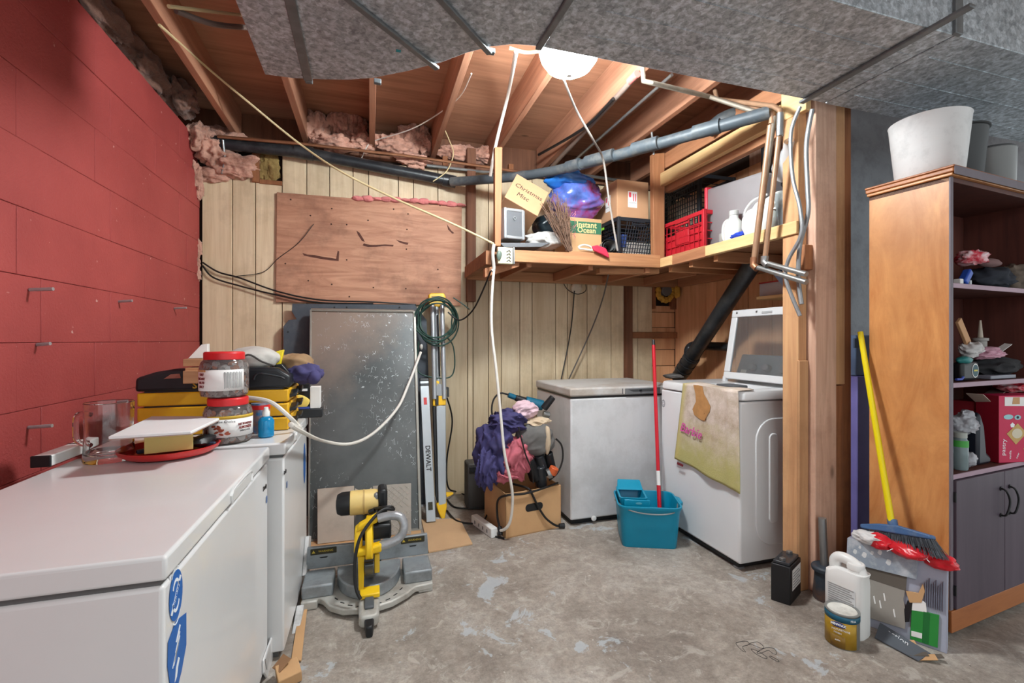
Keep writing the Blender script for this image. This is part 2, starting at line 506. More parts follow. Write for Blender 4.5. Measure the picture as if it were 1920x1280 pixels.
# orange panelling on the right wall
wr = structure(MB().bx(2.70, 2.8, 2.15, 3.78, 0, 2.6), 'wall_right', DARKGAP)
ys = [3.63, 3.218, 3.099, 2.888, 2.767, 2.553, 2.32, 2.15]
for a, b in zip(ys, ys[1:]):
    build(MB().bx(2.678, 2.702, b + .002, a - .002, 0, 2.5), 'plank', ORANGE, wr, .002)
build(MB().bx(2.68, 2.71, 2.16, 2.76, 2.5, 2.6), 'plank', STUDG, wr, .003)
structure(MB().bx(2.82, 6, 2.35, 2.5, 0, 2.87), 'wall_far_side', GREYWALL)
# cluster of studs nailed into a post
ps = structure(MB().bx(1.99, 2.043, 1.745, 1.835, 0, 2.655), 'trim_1', STUD, .003)
build(MB().bx(2.047, 2.181, 1.70, 1.79, 0, 2.655), 'stud', STUDG, ps, .004)
build(MB().bx(2.184, 2.243, 1.705, 1.80, 1.0, 2.655), 'stud', STUD, ps, .004)
build(MB().bx(2.184, 2.240, 1.712, 1.80, 0, .995), 'stud', STUDB, ps, .004)
build(MB().bx(2.245, 2.318, 1.73, 1.82, 0, 2.655), 'stud', STUDB, ps, .004)
build(MB().bx(1.995, 2.06, 1.715, 1.744, 1.56, 1.68), 'block', STUDB, ps, .004)
build(MB().bx(1.985, 2.045, 1.735, 1.75, 0, 1.12), 'stud', STUD, ps, .004)

# ---------------------------------------------------------------- overhead duct
DZ = 2.32
duct = T('air_duct', 'large galvanised sheet metal air duct with curved end under the joists', 'duct', (.4, 1.2, DZ))
outer = [(-.42, 2.135), (-.31, 2.13), (-.2, 2.105), (-.09, 2.075), (.01, 2.03), (.14, 1.94), (.27, 1.835), (.35, 1.75), (.43, 1.685), (.51, 1.645), (.6, 1.63)]
inner = [(-.42, .25), (.4, .25), (.4, .9), (.45, 1.06), (.6, 1.13)]
mb = MB().prism([(x, y, DZ) for x, y in outer + inner[::-1][:-1] + [(-.42, .25)]], (0, 0, .33))
build(mb, 'branch_section', GALV, duct, .003)
build(MB().bx(.602, 2.02, 1.13, 1.632, DZ + .001, DZ + .33), 'trunk_section', GALV, duct, .003)
build(MB().bx(2.03, 5.2, 1.13, 1.638, DZ + .002, DZ + .33), 'trunk_section', GALV, duct, .003)
GALVD = pm('dark_seam_steel', (112, 116, 118), .45, .3, var=.2, vs=20)
def seam(p, q, w_=.02, drop=.012):
    p, q = PZ(*p, DZ), PZ(*q, DZ)
    d = (q - p).normalized(); n = V((-d.y, d.x, 0)) * w_
    build(MB().prism([p - n * .6 - d * .15 + V((0, 0, -.001)), q - n * .6, q + n * .6, p + n * .6 - d * .15], (0, 0, -drop)), 'seam_cleat', GALVD, duct, .003)
seam((544, 0), (578, 150), .03, .006); seam((660, 0), (820, 126)); seam((830, 0), (918, 97)); seam((1065, 0), (1009, 89)); seam((1728, 61), (1502, 190), .024)
for x0, x1, y in ((.75, 2.0, 1.26), (.75, 2.0, 1.39), (.75, 2.0, 1.52), (2.08, 5, 1.25), (2.08, 5, 1.40), (2.08, 5, 1.54)):
    build(MB().bx(x0, x1, y - .0012, y + .0012, DZ - .001, DZ + .01), 'crease', GALV, duct)
build(MB().bx(2.005, 2.045, 1.118, 1.135, DZ, DZ + .33), 'seam_cleat', GALVD, duct, .003)
for u, v in ((579, 152), (708, 154), (921, 97)):
    p = PZ(u, v, DZ)
    build(MB().box((p.x, p.y + .004, p.z + .004), (.03, .02, .02)), 'clip', GALVD, duct, .003)
build(MB().box(PZ(747, 95, DZ) - V((0, 0, .0012)), (.018, .014, .003)), 'paint_spot', pm('turquoise_paint', (40, 150, 160), .5), duct, .001)

# ---------------------------------------------------------------- globe ceiling light
def glow():
    m, nt, p = _base('lit_opal_glass')
    p.inputs['Base Color'].default_value = (1, 1, 1, 1)
    p.inputs['Emission Color'].default_value = (.93, .99, 1, 1)
    p.inputs['Emission Strength'].default_value = GLOBE_STRENGTH
    return m
GX, GY, GZ = .85, 1.905, 2.412
gl = T('ceiling_globe_light', 'lit white glass globe lamp hanging under the joists behind the duct', 'lamp', (GX, GY, GZ))
build(MB().lathe([(.02, 0), (.06, .006), (.10, .03), (.125, .065), (.135, .10), (.125, .135), (.11, .15)], (GX, GY, GZ), 36), 'glass_shade', glow(), gl)
build(MB().lathe([(.012, -.012), (.012, .002)], (GX, GY, GZ), 12), 'finial', WHITEP, gl)
build(MB().lathe([(.115, .15), (.14, .155), (.14, .20), (.06, .2), (.06, .21)], (GX, GY, GZ), 36), 'base_plate', WHITEP, gl, .002)

# ---------------------------------------------------------------- insulation
def insul(lumps, label, mat=INSUL, fold=.1):
    mb = MB()
    for i, (c, r) in enumerate(lumps): mb.lump(c, r, .42, 1.9, i + len(label), 5, fold=fold, rough=True)
    return solo(mb, 'insulation_batt', mat, label, 'insulation', group='fibreglass insulation in the joist bays', ang=80)
insul([(PY(402, 285, 3.6), (.10, .12, .10)), (PY(378, 262, 3.58), (.09, .14, .1)), (PY(440, 310, 3.62), (.16, .1, .08)), (PY(395, 330, 3.63), (.12, .06, .05)), (PY(420, 270, 3.7), (.16, .1, .1))], 'pink fibreglass insulation bursting out at the corner above the red wall', INSUL)
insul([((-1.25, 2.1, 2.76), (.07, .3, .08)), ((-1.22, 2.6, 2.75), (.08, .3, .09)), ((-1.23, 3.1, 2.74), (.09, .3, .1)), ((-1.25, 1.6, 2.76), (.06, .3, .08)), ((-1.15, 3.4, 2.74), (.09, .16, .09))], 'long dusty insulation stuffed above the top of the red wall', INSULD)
insul([(PY(595, 245, 3.66), (.10, .12, .12)), (PY(640, 235, 3.66), (.09, .1, .14)), (PY(668, 240, 3.66), (.08, .1, .14)), (PY(630, 270, 3.62), (.16, .1, .06)), (PY(680, 268, 3.62), (.1, .1, .06))], 'tan pink insulation in the joist bay above the plywood board')
insul([(PY(735, 272, 3.64), (.14, .1, .07)), (PY(770, 262, 3.66), (.12, .1, .1)), (PY(795, 268, 3.66), (.07, .1, .1)), (PY(775, 300, 3.6), (.12, .05, .05))], 'tan insulation ball in the joist bay beside the globe lamp side', INSUL)
insul([(PY(860, 288, 3.68), (.16, .08, .06)), (PY(905, 292, 3.68), (.1, .08, .06))], 'thin insulation scrap on the sill behind the copper pipe', INSUL)
insul([(PY(505, 312, 3.65), (.075, .03, .12))], 'dirty yellow insulation in the hole left of the top planks', INSULG)
insul([(PY(369, 465, 3.6), (.03, .03, .06)), (PY(366, 490, 3.59), (.03, .03, .06)), (PY(370, 515, 3.59), (.02, .03, .04))], 'small pink insulation tuft squeezed between red wall and planks', INSUL)
insul([(PY(372, 350, 3.58), (.03, .04, .08)), (PY(366, 330, 3.56), (.04, .05, .08))], 'pink insulation strip at the broken red wall end', INSUL)
# ---------------------------------------------------------------- pipes
def couple(mb, a, b, t, L, r):
    a, b = V(a), V(b); d = (b - a).normalized(); c = a.lerp(b, t)
    mb.cyl(c - d * L / 2, c + d * L / 2, r, n=20)
    return mb
t = T('drain_pipe', 'black plastic drain pipe running along the top of the planked wall', 'pipe', PY(620, 340, 3.5))
a, b, c = PY(398, 267, 3.545), PY(570, 286, 3.545), PY(842, 339, 3.545)
build(MB().tube([a, b, c], .04, 20), 'pipe', ABS, t)
for q0, q1, f, L in ((a, b, .02, .1), (b, c, 0, .12), (b, c, 1, .1)): build(couple(MB(), q0, q1, f, L, .047), 'coupling', ABS, t)
build(MB().tube([PY(418, 262, 3.5), PY(422, 300, 3.53), PY(416, 325, 3.57)], .008, 8), 'hanger_strap', STEEL, t)
t = T('waste_pipe', 'long dusty dark grey waste pipe slanting across above the shelf boxes', 'pipe', PD(1150, 300, 2.9))
p0, p1 = PY(846, 341, 3.5), PD(1445, 210, 2.32)
mid = PD(1040, 320, 3.2)
build(MB().tube([p0, mid, p1], .033, 20, 6), 'pipe', ABSG, t)
for f, L in ((.56, .2), (.7, .16), (.86, .14), (.47, .1)):
    mb = MB(); d = (p1 - mid).normalized(); c = mid.lerp(p1, (f - .4) / .6)
    mb.cyl(c - d * L / 2, c + d * L / 2, .0385, n=20); build(mb, 'coupling', ABSG, t)
build(MB().tube([PD(1222, 248, 2.76), PD(1226, 290, 2.76)], .006), 'hanger_strap', STEEL, t)
q0, q1 = PD(1352, 226, 2.75), PD(1465, 178, 2.6)
t = T('upper_pipe', 'dark grey pipe stub with elbow just under the duct edge above the waste pipe', 'pipe', q0)
build(MB().cyl(q0, q1, .036, n=20), 'pipe', ABSG, t)
build(MB().tube([q0 - V((.02, -.08, .03)), q0, q0.lerp(q1, .25)], .042, 20, 4), 'elbow', ABSG, t)
t = T('copper_pipe', 'thin tarnished copper pipe clipped along the top of the planked wall', 'pipe', PY(640, 285, 3.5))
build(MB().tube([PY(408, 256, 3.5), PY(560, 269, 3.5), PY(760, 292, 3.5), PY(905, 312, 3.5), PY(1000, 326, 3.5)], .011, 10), 'pipe', COPPER, t)
build(MB().tube([PY(800, 310, 3.56), PY(905, 322, 3.56), PY(1050, 322, 3.56), PY(1210, 345, 3.56)], .012, 10), 'branch_pipe', STEEL, t)
# gas / water pipes in front of the header
e0 = PX(1452, 208, 1.93)
GASP = pm('painted_gas_pipe', (140, 130, 116), .5, .3, var=.2, vs=12, dirt=(100, 96, 90), dscale=8)
CUP = pm('dull_copper_pipe', (158, 124, 98), .42, .35, var=.2, vs=10)
t = T('water_pipe', 'copper water pipe bending down in front of the shelf, farther of the pair', 'pipe', e0)
h0 = PZ(1207, 152, 2.52)
build(MB().tube([PZ(1205, 128, 2.6), h0, h0.lerp(e0, .06), PX(1330, 182, 1.94).lerp(h0.lerp(e0, .5), .5), e0 + V((0, .05, .0)), e0 - V((0, 0, .03)), PX(1436, 330, 1.93), PX(1414, 488, 1.93)], .0125, 12), 'pipe', GASP, t)
build(MB().tube([PX(1445, 235, 1.925), PX(1414, 490, 1.925)], .0155, 12), 'riser', CUP, t)
build(MB().tube([PX(1414, 482, 1.925), PX(1413, 497, 1.925), PX(1420, 503, 1.925)], .019, 12), 'elbow', COPPER, t)
build(MB().tube([PX(1414, 499, 1.925), PX(1512, 529, 1.925)], .0125, 12), 'branch_pipe', STEEL, t)
build(MB().tube([PX(1447, 232, 1.925), PX(1449, 215, 1.925), PX(1385, 195, 1.925)], .016, 12), 'header_pipe', CUP, t)
t = T('water_pipe', 'copper water pipe bending down in front of the shelf, nearer to the stud post', 'pipe', PX(1463, 215, 1.90))
build(MB().tube([PX(1340, 168, 1.90), PX(1345, 186, 1.90), PX(1450, 199, 1.90), PX(1463, 207, 1.90), PX(1463, 235, 1.90), PX(1434, 488, 1.92)], .0125, 12), 'riser', CUP, t)
build(MB().tube([PX(1463, 212, 1.899), PX(1462, 255, 1.90)], .016, 12), 'coupling', STEEL, t)
build(MB().tube([PX(1434, 480, 1.92), PX(1433, 491, 1.92), PX(1440, 497, 1.92)], .018, 12), 'elbow', STEEL, t)
build(MB().tube([PX(1434, 492, 1.92), PX(1512, 514, 1.92)], .0125, 12), 'branch_pipe', STEEL, t)
# conduits along joists
CND = pm('grey_conduit', (140, 122, 112), .5, .2, var=.15)
for i, (p, q, r, m_, lab) in enumerate((
    (PZ(1195, 140, 2.64), PZ(1035, 312, 2.64), .016, CND, 'grey conduit pipe fixed under the joist beside the globe lamp'),
    (PZ(1260, 140, 2.64), PZ(1078, 300, 2.64), .009, STEEL, 'slim steel conduit under the next joist beyond the grey conduit pipe'))):
    solo(MB().cyl(p, q, r, n=12), 'conduit', m_, lab, 'pipe')
solo(MB().cyl(PZ(1195, 138, 2.637), PZ(1180, 152, 2.637), .02, n=14), 'conduit_sleeve', pm('pink_tape', (206, 112, 104), .6), 'short pink taped sleeve on the conduit end near the globe lamp', 'sleeve')
# black vent / drain stack in the corner
t = T('soil_pipe', 'thick black plastic pipe slanting down behind the washing machine', 'pipe', PX(1288, 690, 2.5))
s0, s1 = PX(1414, 490, 2.33), PX(1290, 680, 2.50)
build(MB().cyl(s0, s1, .055, n=28), 'pipe', ABS, t)
s2 = s1 + (s1 - s0).normalized() * .22
mb = MB(); d = (s1 - s0).normalized()
for f in (-.06, .02, .1): mb.cyl(s1 + d * (f - .02), s1 + d * (f + .02), .066, n=28)
mb.cyl(s1 - d * .1, s2, .061, n=28); build(mb, 'coupling', ABS, t)
build(MB().tube([PX(1370, 650, 2.60), PX(1320, 648, 2.60), PX(1297, 648, 2.58), PX(1290, 660, 2.55), PX(1296, 676, 2.52)], .034, 20, 4), 'branch_elbow', ABS, t)
solo(MB().cyl(PX(1436, 210, 2.42), PX(1440, 440, 2.42), .032, n=22), 'vent_pipe', ABS, 'upright black pipe behind the clear tote above the side shelf', 'pipe')

# ---------------------------------------------------------------- L-shaped hanging shelf
sh = T('hanging_shelf', 'wooden L-shaped storage shelf hung from the joists around the corner', 'shelf', (1.6, 3.2, 1.72))
SZ = 1.79
build(MB().bx(.72, 2.66, 2.886, 3.55, SZ - .022, SZ - .002), 'shelf_board', SPLY, sh, .002)
build(MB().prism([(2.025, 1.86, SZ - .022), (2.2, 1.86, SZ - .022), (2.62, 2.25, SZ - .022), (2.66, 2.884, SZ - .022), (2.025, 2.884, SZ - .022)], (0, 0, .02)), 'shelf_board', SPLY, sh, .002)
mb = MB(); z0, z1 = 1.727, 1.815
mb.prism([(.83, 2.885, 1.724), (.83, 2.885, 1.80), (1.27, 2.885, 1.806), (1.30, 2.885, 1.82), (1.98, 2.885, 1.826), (1.98, 2.885, 1.735)], (0, -.036, 0))
build(mb, 'front_rail', PINEX, sh, .003)
build(MB().bx(1.984, 2.02, 2.39, 2.84, 1.735, 1.806), 'side_rail', BRNY, sh, .003)
build(MB().bx(1.978, 2.014, 1.745, 2.387, 1.737, 1.801), 'side_rail', PINEY, sh, .003)
build(MB().bx(1.974, 1.99, 2.72, 2.845, 1.737, 1.80), 'patch_block', PINEY, sh, .002)
for x in (1.0, 1.45, 1.9, 2.3):
    build(MB().bx(x - .018, x + .018, 2.887, 3.55, 1.70, 1.766), 'shelf_joist', BRNY, sh, .003)
for y in (2.35, 2.58, 2.8):
    build(MB().bx(2.025, 2.66, y - .018, y + .018, 1.70, 1.766), 'shelf_joist', PINEX, sh, .003)
build(MB().bx(.72, 2.66, 3.53, 3.58, 1.69, 1.766), 'rear_ledger', PINEX, sh, .003)
build(MB().bx(2.61, 2.66, 2.3, 3.5, 1.69, 1.766), 'rear_ledger', BRNY, sh, .003)
build(MB().prism([(1.55, 2.95, 1.69), (2.0, 2.89, 1.70), (2.0, 2.89, 1.735), (1.55, 2.95, 1.73)], (0, .06, 0)), 'brace', PINEX, sh, .003)
build(MB().prism([(.70, 2.88, 1.62), (.93, 2.88, 1.70), (.93, 2.88, 1.735), (.70, 2.88, 1.68)], (0, .05, 0)), 'brace', BRNY, sh, .003)
build(MB().bx(.70, .735, 2.86, 3.55, 1.70, 1.79), 'end_board', SPLY, sh, .003)
build(MB().prism([PY(925, 280, 2.885), PY(939, 280, 2.885), PY(936, 463, 2.885), PY(925, 463, 2.885)], (0, -.04, 0)), 'hanger_post', BROWN if 0 else wood('hanger_pine', (190, 132, 90), (150, 96, 62), 'z', 8), sh, .003)
build(MB().prism([PY(1218, 292, 2.89), PY(1240, 290, 2.89), PY(1240, 504, 2.89), PY(1220, 498, 2.89)], (0, -.04, 0)), 'hanger_post', MATS['hanger_pine'], sh, .003)
build(MB().bx(1.98, 2.018, 1.84, 2.86, 2.32, 2.41), 'header_board', PINEY, sh, .004)
build(MB().bx(1.985, 2.02, 1.70, 1.84, 2.32, 2.46), 'header_board', PINEY, sh, .004)
build(MB().bx(2.03, 2.07, 1.9, 2.87, 2.28, 2.36), 'header_board', BRNY, sh, .004)
build(MB().bx(2.02, 2.06, 1.8, 2.9, 2.45, 2.56), 'header_board', BRNY, sh, .004)

# ---------------------------------------------------------------- things on the back run of the shelf
CARD = pm('cardboard', (186, 142, 106), .8, var=.06, vs=5, bp=.08, bs=25)
CARDK = pm('kraft_card', (196, 154, 110), .8, var=.06, vs=5, bp=.08, bs=25)
CARDD = pm('dark_cardboard', (150, 112, 80), .85, var=.1, vs=5)
INK = pm('black_ink', (28, 24, 24), .6, var=0)
ALU = pm('brushed_aluminium', (178, 182, 186), .36, .7, var=.06, vs=30)
LABELW = pm('white_label', (232, 230, 228), .6, var=.02)
PINKRED = pm('pink_red_print', (222, 78, 92), .6, var=0)
SILVERG = pm('grey_case_skin', (98, 100, 104), .5, .2, var=.1)
t = T('aluminium_case', 'small aluminium edged flight case standing on end on the shelf', 'case', PY(958, 452, 2.95))
M = RZ(PY(957, 452, 2.99), 8)
w_, h_ = .155, .205
build(MB(M).box((0, .0, h_ / 2), (w_ - .02, .13, h_ - .02)), 'shell', SILVERG, t, .004)
for i in (-1, 1):
    build(MB(M).box((i * (w_ / 2 - .012), 0, h_ / 2), (.024, .138, h_)), 'edge_frame', ALU, t, .006)
build(MB(M).box((0, 0, h_ - .012), (w_ - .04, .138, .022)), 'edge_frame', ALU, t, .006)
build(MB(M).box((0, 0, .012), (w_ - .04, .138, .022)), 'edge_frame', ALU, t, .006)
build(MB(M).tube([(0, -.068, .15), (.012, -.07, .14), (0, -.07, .125), (-.012, -.07, .14), (0, -.068, .15)], .003), 'emblem', ALU, t)
solo(MB().prism([PY(937, 455, 2.93), PY(1032, 455, 2.93), PY(1015, 463, 2.93), PY(945, 464, 2.93)], (0, .2, 0)), 'flat_tray', SILVERG, 'flat dark grey tray under the aluminium case on the shelf', 'tray', .004)
# tilted box
bl, br_, tl = PY(946, 369, 2.93), PY(1008, 405, 2.9), PY(963, 326, 3.0)
M = fr(bl, br_ - bl, tl - bl)
wd, hg = (br_ - bl).length, (PY(1029, 360, 2.97) - br_).length
t = T('cardboard_box', 'tilted cardboard box with handwriting lying on top of the aluminium case', 'box', bl)
mb = MB(M); mb.box((wd / 2, hg / 2, -.11), (wd, hg, .22)); build(mb, 'carton', CARD, t, .003)
Mt = fr(M @ V((wd * .5, hg * .62, .0006)), br_ - bl, tl - bl)
text('Christmas', .048, Mt, INK, t, 'handwriting', .0003, .15, sx=1.05)
text('Misc', .05, fr(M @ V((wd * .42, hg * .34, .0006)), br_ - bl, tl - bl), INK, t, 'handwriting', .0003, .15)
# blue bag
BLUEBAG = pm('blue_film', (74, 98, 170), .16, var=.5, vs=8, bp=.5, bs=16, dirt=(150, 44, 92), dscale=4, damt=.9, coat=.8)
BLUEF = pm('bright_blue_film', (40, 110, 190), .2, var=.25, vs=6, bp=.4, bs=12, coat=.5)
t = T('plastic_bag', 'bulging blue and magenta plastic bag of clothes between the tilted box and carton', 'bag', PY(1075, 410, 3.1))
mb = MB(); mb.lump(PY(1080, 378, 3.13), (.205, .16, .155), .28, 1.9, 3, 5, fold=.09); build(mb, 'bag', BLUEBAG, t, ang=60)
mb = MB(); mb.lump(PY(1066, 340, 3.08), (.19, .13, .06), .35, 2, 5, 4, fold=.12); build(mb, 'folded_top', BLUEF, t, ang=60)
CLEARFILM = pm('clear_film', (225, 230, 232), .15, var=0, trans=.55, ior=1.2, bp=.5, bs=14)
mb = MB(); mb.lump(PY(1018, 452, 3.02), (.12, .1, .055), .45, 2.2, 8, 4, fold=.15)
solo(mb, 'crumpled_bag', pm('milky_film', (188, 186, 182), .3, var=.2, vs=9, bp=.5, bs=14), 'crumpled milky plastic bag lying on the shelf beside the case', 'bag', ang=60)
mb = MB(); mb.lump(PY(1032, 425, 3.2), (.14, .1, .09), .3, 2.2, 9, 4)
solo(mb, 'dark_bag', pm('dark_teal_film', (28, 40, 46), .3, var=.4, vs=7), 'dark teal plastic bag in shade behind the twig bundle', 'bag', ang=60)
# twig bundle
TWIG = pm('dry_twigs', (112, 86, 70), .9, var=.3, vs=30)
PINKT = pm('pink_dried_flowers', (190, 110, 116), .9, var=.3, vs=30)
t = T('twig_bundle', 'bundle of dry brown twigs leaning on the shelf front against the blue bag', 'twigs', PY(1066, 468, 2.88))
mb = MB(); root = PY(1068, 466, 2.87)
for i in range(85):
    f = random.random()
    tip = PY(1020 + 45 * f + random.uniform(-8, 8), 375 + 40 * abs(f - .5) + random.uniform(-20, 25), 2.85 + random.uniform(-.03, .1))
    b0 = root + V((random.uniform(-.02, .02), random.uniform(-.01, .02), random.uniform(-.02, .0)))
    m_ = b0.lerp(tip, .5) + V((random.uniform(-.02, .02), random.uniform(-.02, .01), random.uniform(-.01, .01)))
    mb.tube([b0, m_, tip], .0018, 4)
    for k in range(3):
        s_ = m_.lerp(tip, random.random()); mb.tube([s_, s_ + V((random.uniform(-.03, .03), random.uniform(-.02, .02), random.uniform(0, .04)))], .0011, 3)
build(mb, 'twigs', TWIG, t, smooth=False, kind='stuff')
mb = MB()
for i in range(40):
    s_ = PY(1070 + random.uniform(-14, 10), 425 + random.uniform(-20, 25), 2.9 + random.uniform(-.02, .05)); mb.tube([s_, s_ + V((random.uniform(-.03, .03), random.uniform(-.02, .02), random.uniform(-.01, .04)))], .0016, 3)
build(mb, 'dried_flowers', PINKT, t, smooth=False, kind='stuff', label='faded pink dried flowers among the twigs')
# salt mix carton
t = T('printed_carton', 'yellowish carton with green label and cream lettering on the shelf', 'box', PY(1098, 462, 3.08))
x0, x1 = PY(1066, 430, 3.0).x, PY(1128, 430, 3.0).x
zt = PY(1100, 409, 3.0).z
build(MB().bx(x0, x1, 3.0, 3.25, SZ, zt), 'carton', CARDK, t, .003)
build(MB().bx(x0 + .01, x1 - .004, 2.9985, 3.001, PY(1100, 438, 3).z, PY(1100, 416, 3).z), 'green_label', pm('green_print', (50, 106, 78), .6, var=.1), t)
CREAM = pm('cream_print', (216, 192, 134), .6, var=0)
Mt = fr(V(((x0 + x1) / 2 + .01, 2.998, PY(1100, 422, 3).z)), (1, 0, 0), (0, 0, 1)); text('Instant', .058, Mt, CREAM, t, bold=.001)
Mt = fr(V(((x0 + x1) / 2 + .01, 2.998, PY(1100, 432, 3).z)), (1, 0, 0), (0, 0, 1)); text('Ocean', .055, Mt, CREAM, t, bold=.001)
# crates
def crate(t, M, w_, d_, h_, mat, nx, nz_, faces=('f', 's'), wall=.006, diag=False, fillmat=None):
    # rim, posts, base and lattice sides; local x width, y depth, z up, front at y=0
    mb = MB(M)
    for x in (-w_ / 2, w_ / 2):
        for y in (0, d_): mb.box((x, y, h_ / 2), (.022, .022, h_))
    for z in (.012, h_ - .014):
        for y in (0, d_): mb.box((0, y, z), (w_, .014, .026))
        for x in (-w_ / 2, w_ / 2): mb.box((x, d_ / 2, z), (.014, d_, .026))
    build(mb, 'frame', mat, t, .002)
    build(MB(M).box((0, d_ / 2, .008), (w_ - .02, d_ - .02, .01)), 'base', mat, t)
    for f in ('front', 'side', 'side', 'back'):
        mb = MB(M)
        L = w_ if f in ('front', 'back') else d_
        n = max(3, int(nx * L / w_))
        if f == 'front': P = lambda a, z: (a - w_ / 2, 0, z)
        elif f == 'back': P = lambda a, z: (a - w_ / 2, d_, z)
        else: P = (lambda a, z: (-w_ / 2, a, z)) if f != 'done' else None
        hw = .0035
        def bar(p, q):
            mb.tube([P(*p), P(*q)], hw, 4)
        for i in range(1, n):
            a = L * i / n
            if diag:
                dx = min(.06, L - a); bar((a, .03), (min(a + .05, L), h_ - .03))
            else: bar((a, .03), (a, h_ - .03))
        for k in range(1, nz_):
            z = .03 + (h_ - .06) * k / nz_; bar((0, z), (L, z))
        if f == 'front':
            mb.box((0, 0, h_ - .045), (w_ * .34, .012, .012)); mb.box((0, 0, h_ - .028), (w_ * .3, .016, .008))
        build(mb, 'lattice_side', mat, t, smooth=False)
        if f == 'side': f = 'done'
    # far side
    mb = MB(M)
    for k in range(1, nz_): mb.tube([(w_ / 2, 0, .03 + (h_ - .06) * k / nz_), (w_ / 2, d_, .03 + (h_ - .06) * k / nz_)], .004, 4)
    build(mb, 'lattice_side', mat, t, smooth=False)
BLKP = pm('crate_black', (34, 38, 44), .45, var=.15)
REDP = pm('crate_red', (178, 30, 42), .4, var=.1)
x0, x1 = PY(1160, 440, 2.91).x, PY(1234, 440, 2.91).x
h_ = PY(1195, 409, 2.91).z - SZ
t = T('plastic_crate', 'black lattice crate on the shelf beneath the plain carton', 'crate', ((x0 + x1) / 2, 2.91, SZ))
crate(t, Matrix.Translation(((x0 + x1) / 2, 2.91, SZ)), x1 - x0, .3, h_, BLKP, 16, 9, diag=True)
build(MB().bx(x0 + .07, x1 - .03, 2.96, 3.1, SZ + .02, SZ + .14), 'white_contents', pm('pale_paper', (226, 220, 212), .8, var=.2, vs=40), t)
build(MB().bx(x0 + .02, x0 + .09, 2.955, 3.1, SZ + .10, SZ + .19), 'blue_contents', pm('blue_paper', (60, 84, 150), .8, var=.3, vs=30), t)
build(MB().bx(x0 + .02, x0 + .16, 2.97, 3.15, SZ + .02, SZ + .11), 'brown_contents', pm('brown_paper', (140, 116, 96), .8, var=.3, vs=40), t)
build(MB().bx(x0 - .004, x0 - .0005, 3.12, 3.19, SZ + h_ - .045, SZ + h_ - .022), 'lime_label', pm('lime_label', (140, 214, 60), .5), t)
cx0, cx1 = PY(1157, 380, 2.93).x, PY(1216, 380, 2.93).x
zc0 = SZ + h_ + .004; zc1 = PY(1190, 339, 2.93).z
t = T('cardboard_box', 'plain brown carton with white and pink shipping labels on the black crate', 'box', ((cx0 + cx1) / 2, 3.08, zc0))
build(MB().bx(cx0, cx1, 2.93, 3.24, zc0, zc1), 'carton', CARD, t, .004)
build(MB(fr(((cx0 + cx1) / 2, 3.24, zc1 + .002), (1, 0, 0), (0, -.9, .35))).box((.02, .06, 0), (cx1 - cx0 - .02, .13, .004)), 'flap', CARDD, t, .001)
def ship_label(M, t):
    decal(rrect(.075, .115, .002), M, LABELW, t, 'label')
    M2 = M @ Matrix.Translation((0, 0, .0008))
    decal([(-.03, .05), (-.012, .05), (-.012, .02), (-.021, .012), (-.03, .02)], M2, PINKRED, t, 'glass_symbol')
    decal([(.004, -.012), (.011, -.012), (.011, .042), (.004, .042)], M2, PINKRED, t, 'arrow_symbol')
    decal([(.02, -.012), (.027, -.012), (.027, .042), (.02, .042)], M2, PINKRED, t, 'arrow_symbol')
    decal([(-.03, -.024), (.03, -.024), (.03, -.026), (-.03, -.026)], M2, INK, t, 'print_line')
ship_label(fr(PY(1186, 374, 2.9293), (1, 0, 0), (0, 0, 1)), t)
ship_label(fr((cx0 - .0004, 3.06, PY(1186, 376, 2.93).z - .0), (0, -1, 0), (0, 0, 1)), t)
t = solo(MB().lathe([(.05, 0), (.05, .16), (.036, .16), (.036, .0)], PY(1144, 461, 2.90) + V((-.01, 0, .0)), 26, (.25, 1, 0), False, False), 'cardboard_tube', pm('grey_tube', (120, 122, 122), .6, var=.1), 'open grey tube end poking out beside the black crate', 'tube')
# glove
t = T('work_glove', 'white and red fabric glove hanging over the shelf front edge', 'glove', PY(1110, 470, 2.84))
build(MB().tube([PY(1086, 462, 2.84), PY(1096, 459, 2.84), PY(1108, 463, 2.84), PY(1110, 469, 2.84), PY(1096, 467, 2.84), PY(1087, 466, 2.84)], .007, 8, 4, True), 'cuff_loop', pm('off_white_fabric', (214, 204, 190), .85, var=.1), t)
mb = MB(); mb.prism([PY(1108, 462, 2.838), PY(1118, 460, 2.838), PY(1134, 466, 2.838), PY(1139, 476, 2.838), PY(1141, 485, 2.838), PY(1128, 478, 2.838), PY(1112, 471, 2.838)], (0, -.02, 0))
build(mb, 'red_palm', pm('crimson_fabric', (196, 44, 72), .85, var=.15), t, .008, seg=3)

# ---------------------------------------------------------------- things on the side run of the shelf
M = fr(PX(1279, 470, 2.04) * 1, (0, -1, 0), (1, 0, 0)); M.translation.z = SZ
ya, yb = PX(1243, 440, 2.04).y, PX(1320, 440, 2.04).y
hr = PX(1320, 392, 2.04).z - SZ
M.translation = V((2.04, (ya + yb) / 2, SZ))
t = T('plastic_crate', 'red folding crate on the side shelf in front of the taller black crate', 'crate', M.translation)
crate(t, M, ya - yb, .2, hr, REDP, 9, 4)
build(MB(M).box((0, .004, hr * .5), ((ya - yb) * .3, .01, hr * .34)), 'centre_panel', REDP, t, .003)
build(MB(M).box((0, .012, hr * .33), ((ya - yb) * .95, .006, hr * .6)), 'inner_panel', REDP, t, .002)
ya, yb = PX(1243, 380, 2.27).y, PX(1312, 380, 2.27).y
hb = PX(1290, 336, 2.27).z - SZ
M2 = M.copy(); M2.translation = V((2.27, (ya + yb) / 2, SZ))
t = T('plastic_crate', 'tall black lattice crate behind the red crate on the side shelf', 'crate', M2.translation)
crate(t, M2, ya - yb, .3, hb, BLKP, 16, 16)
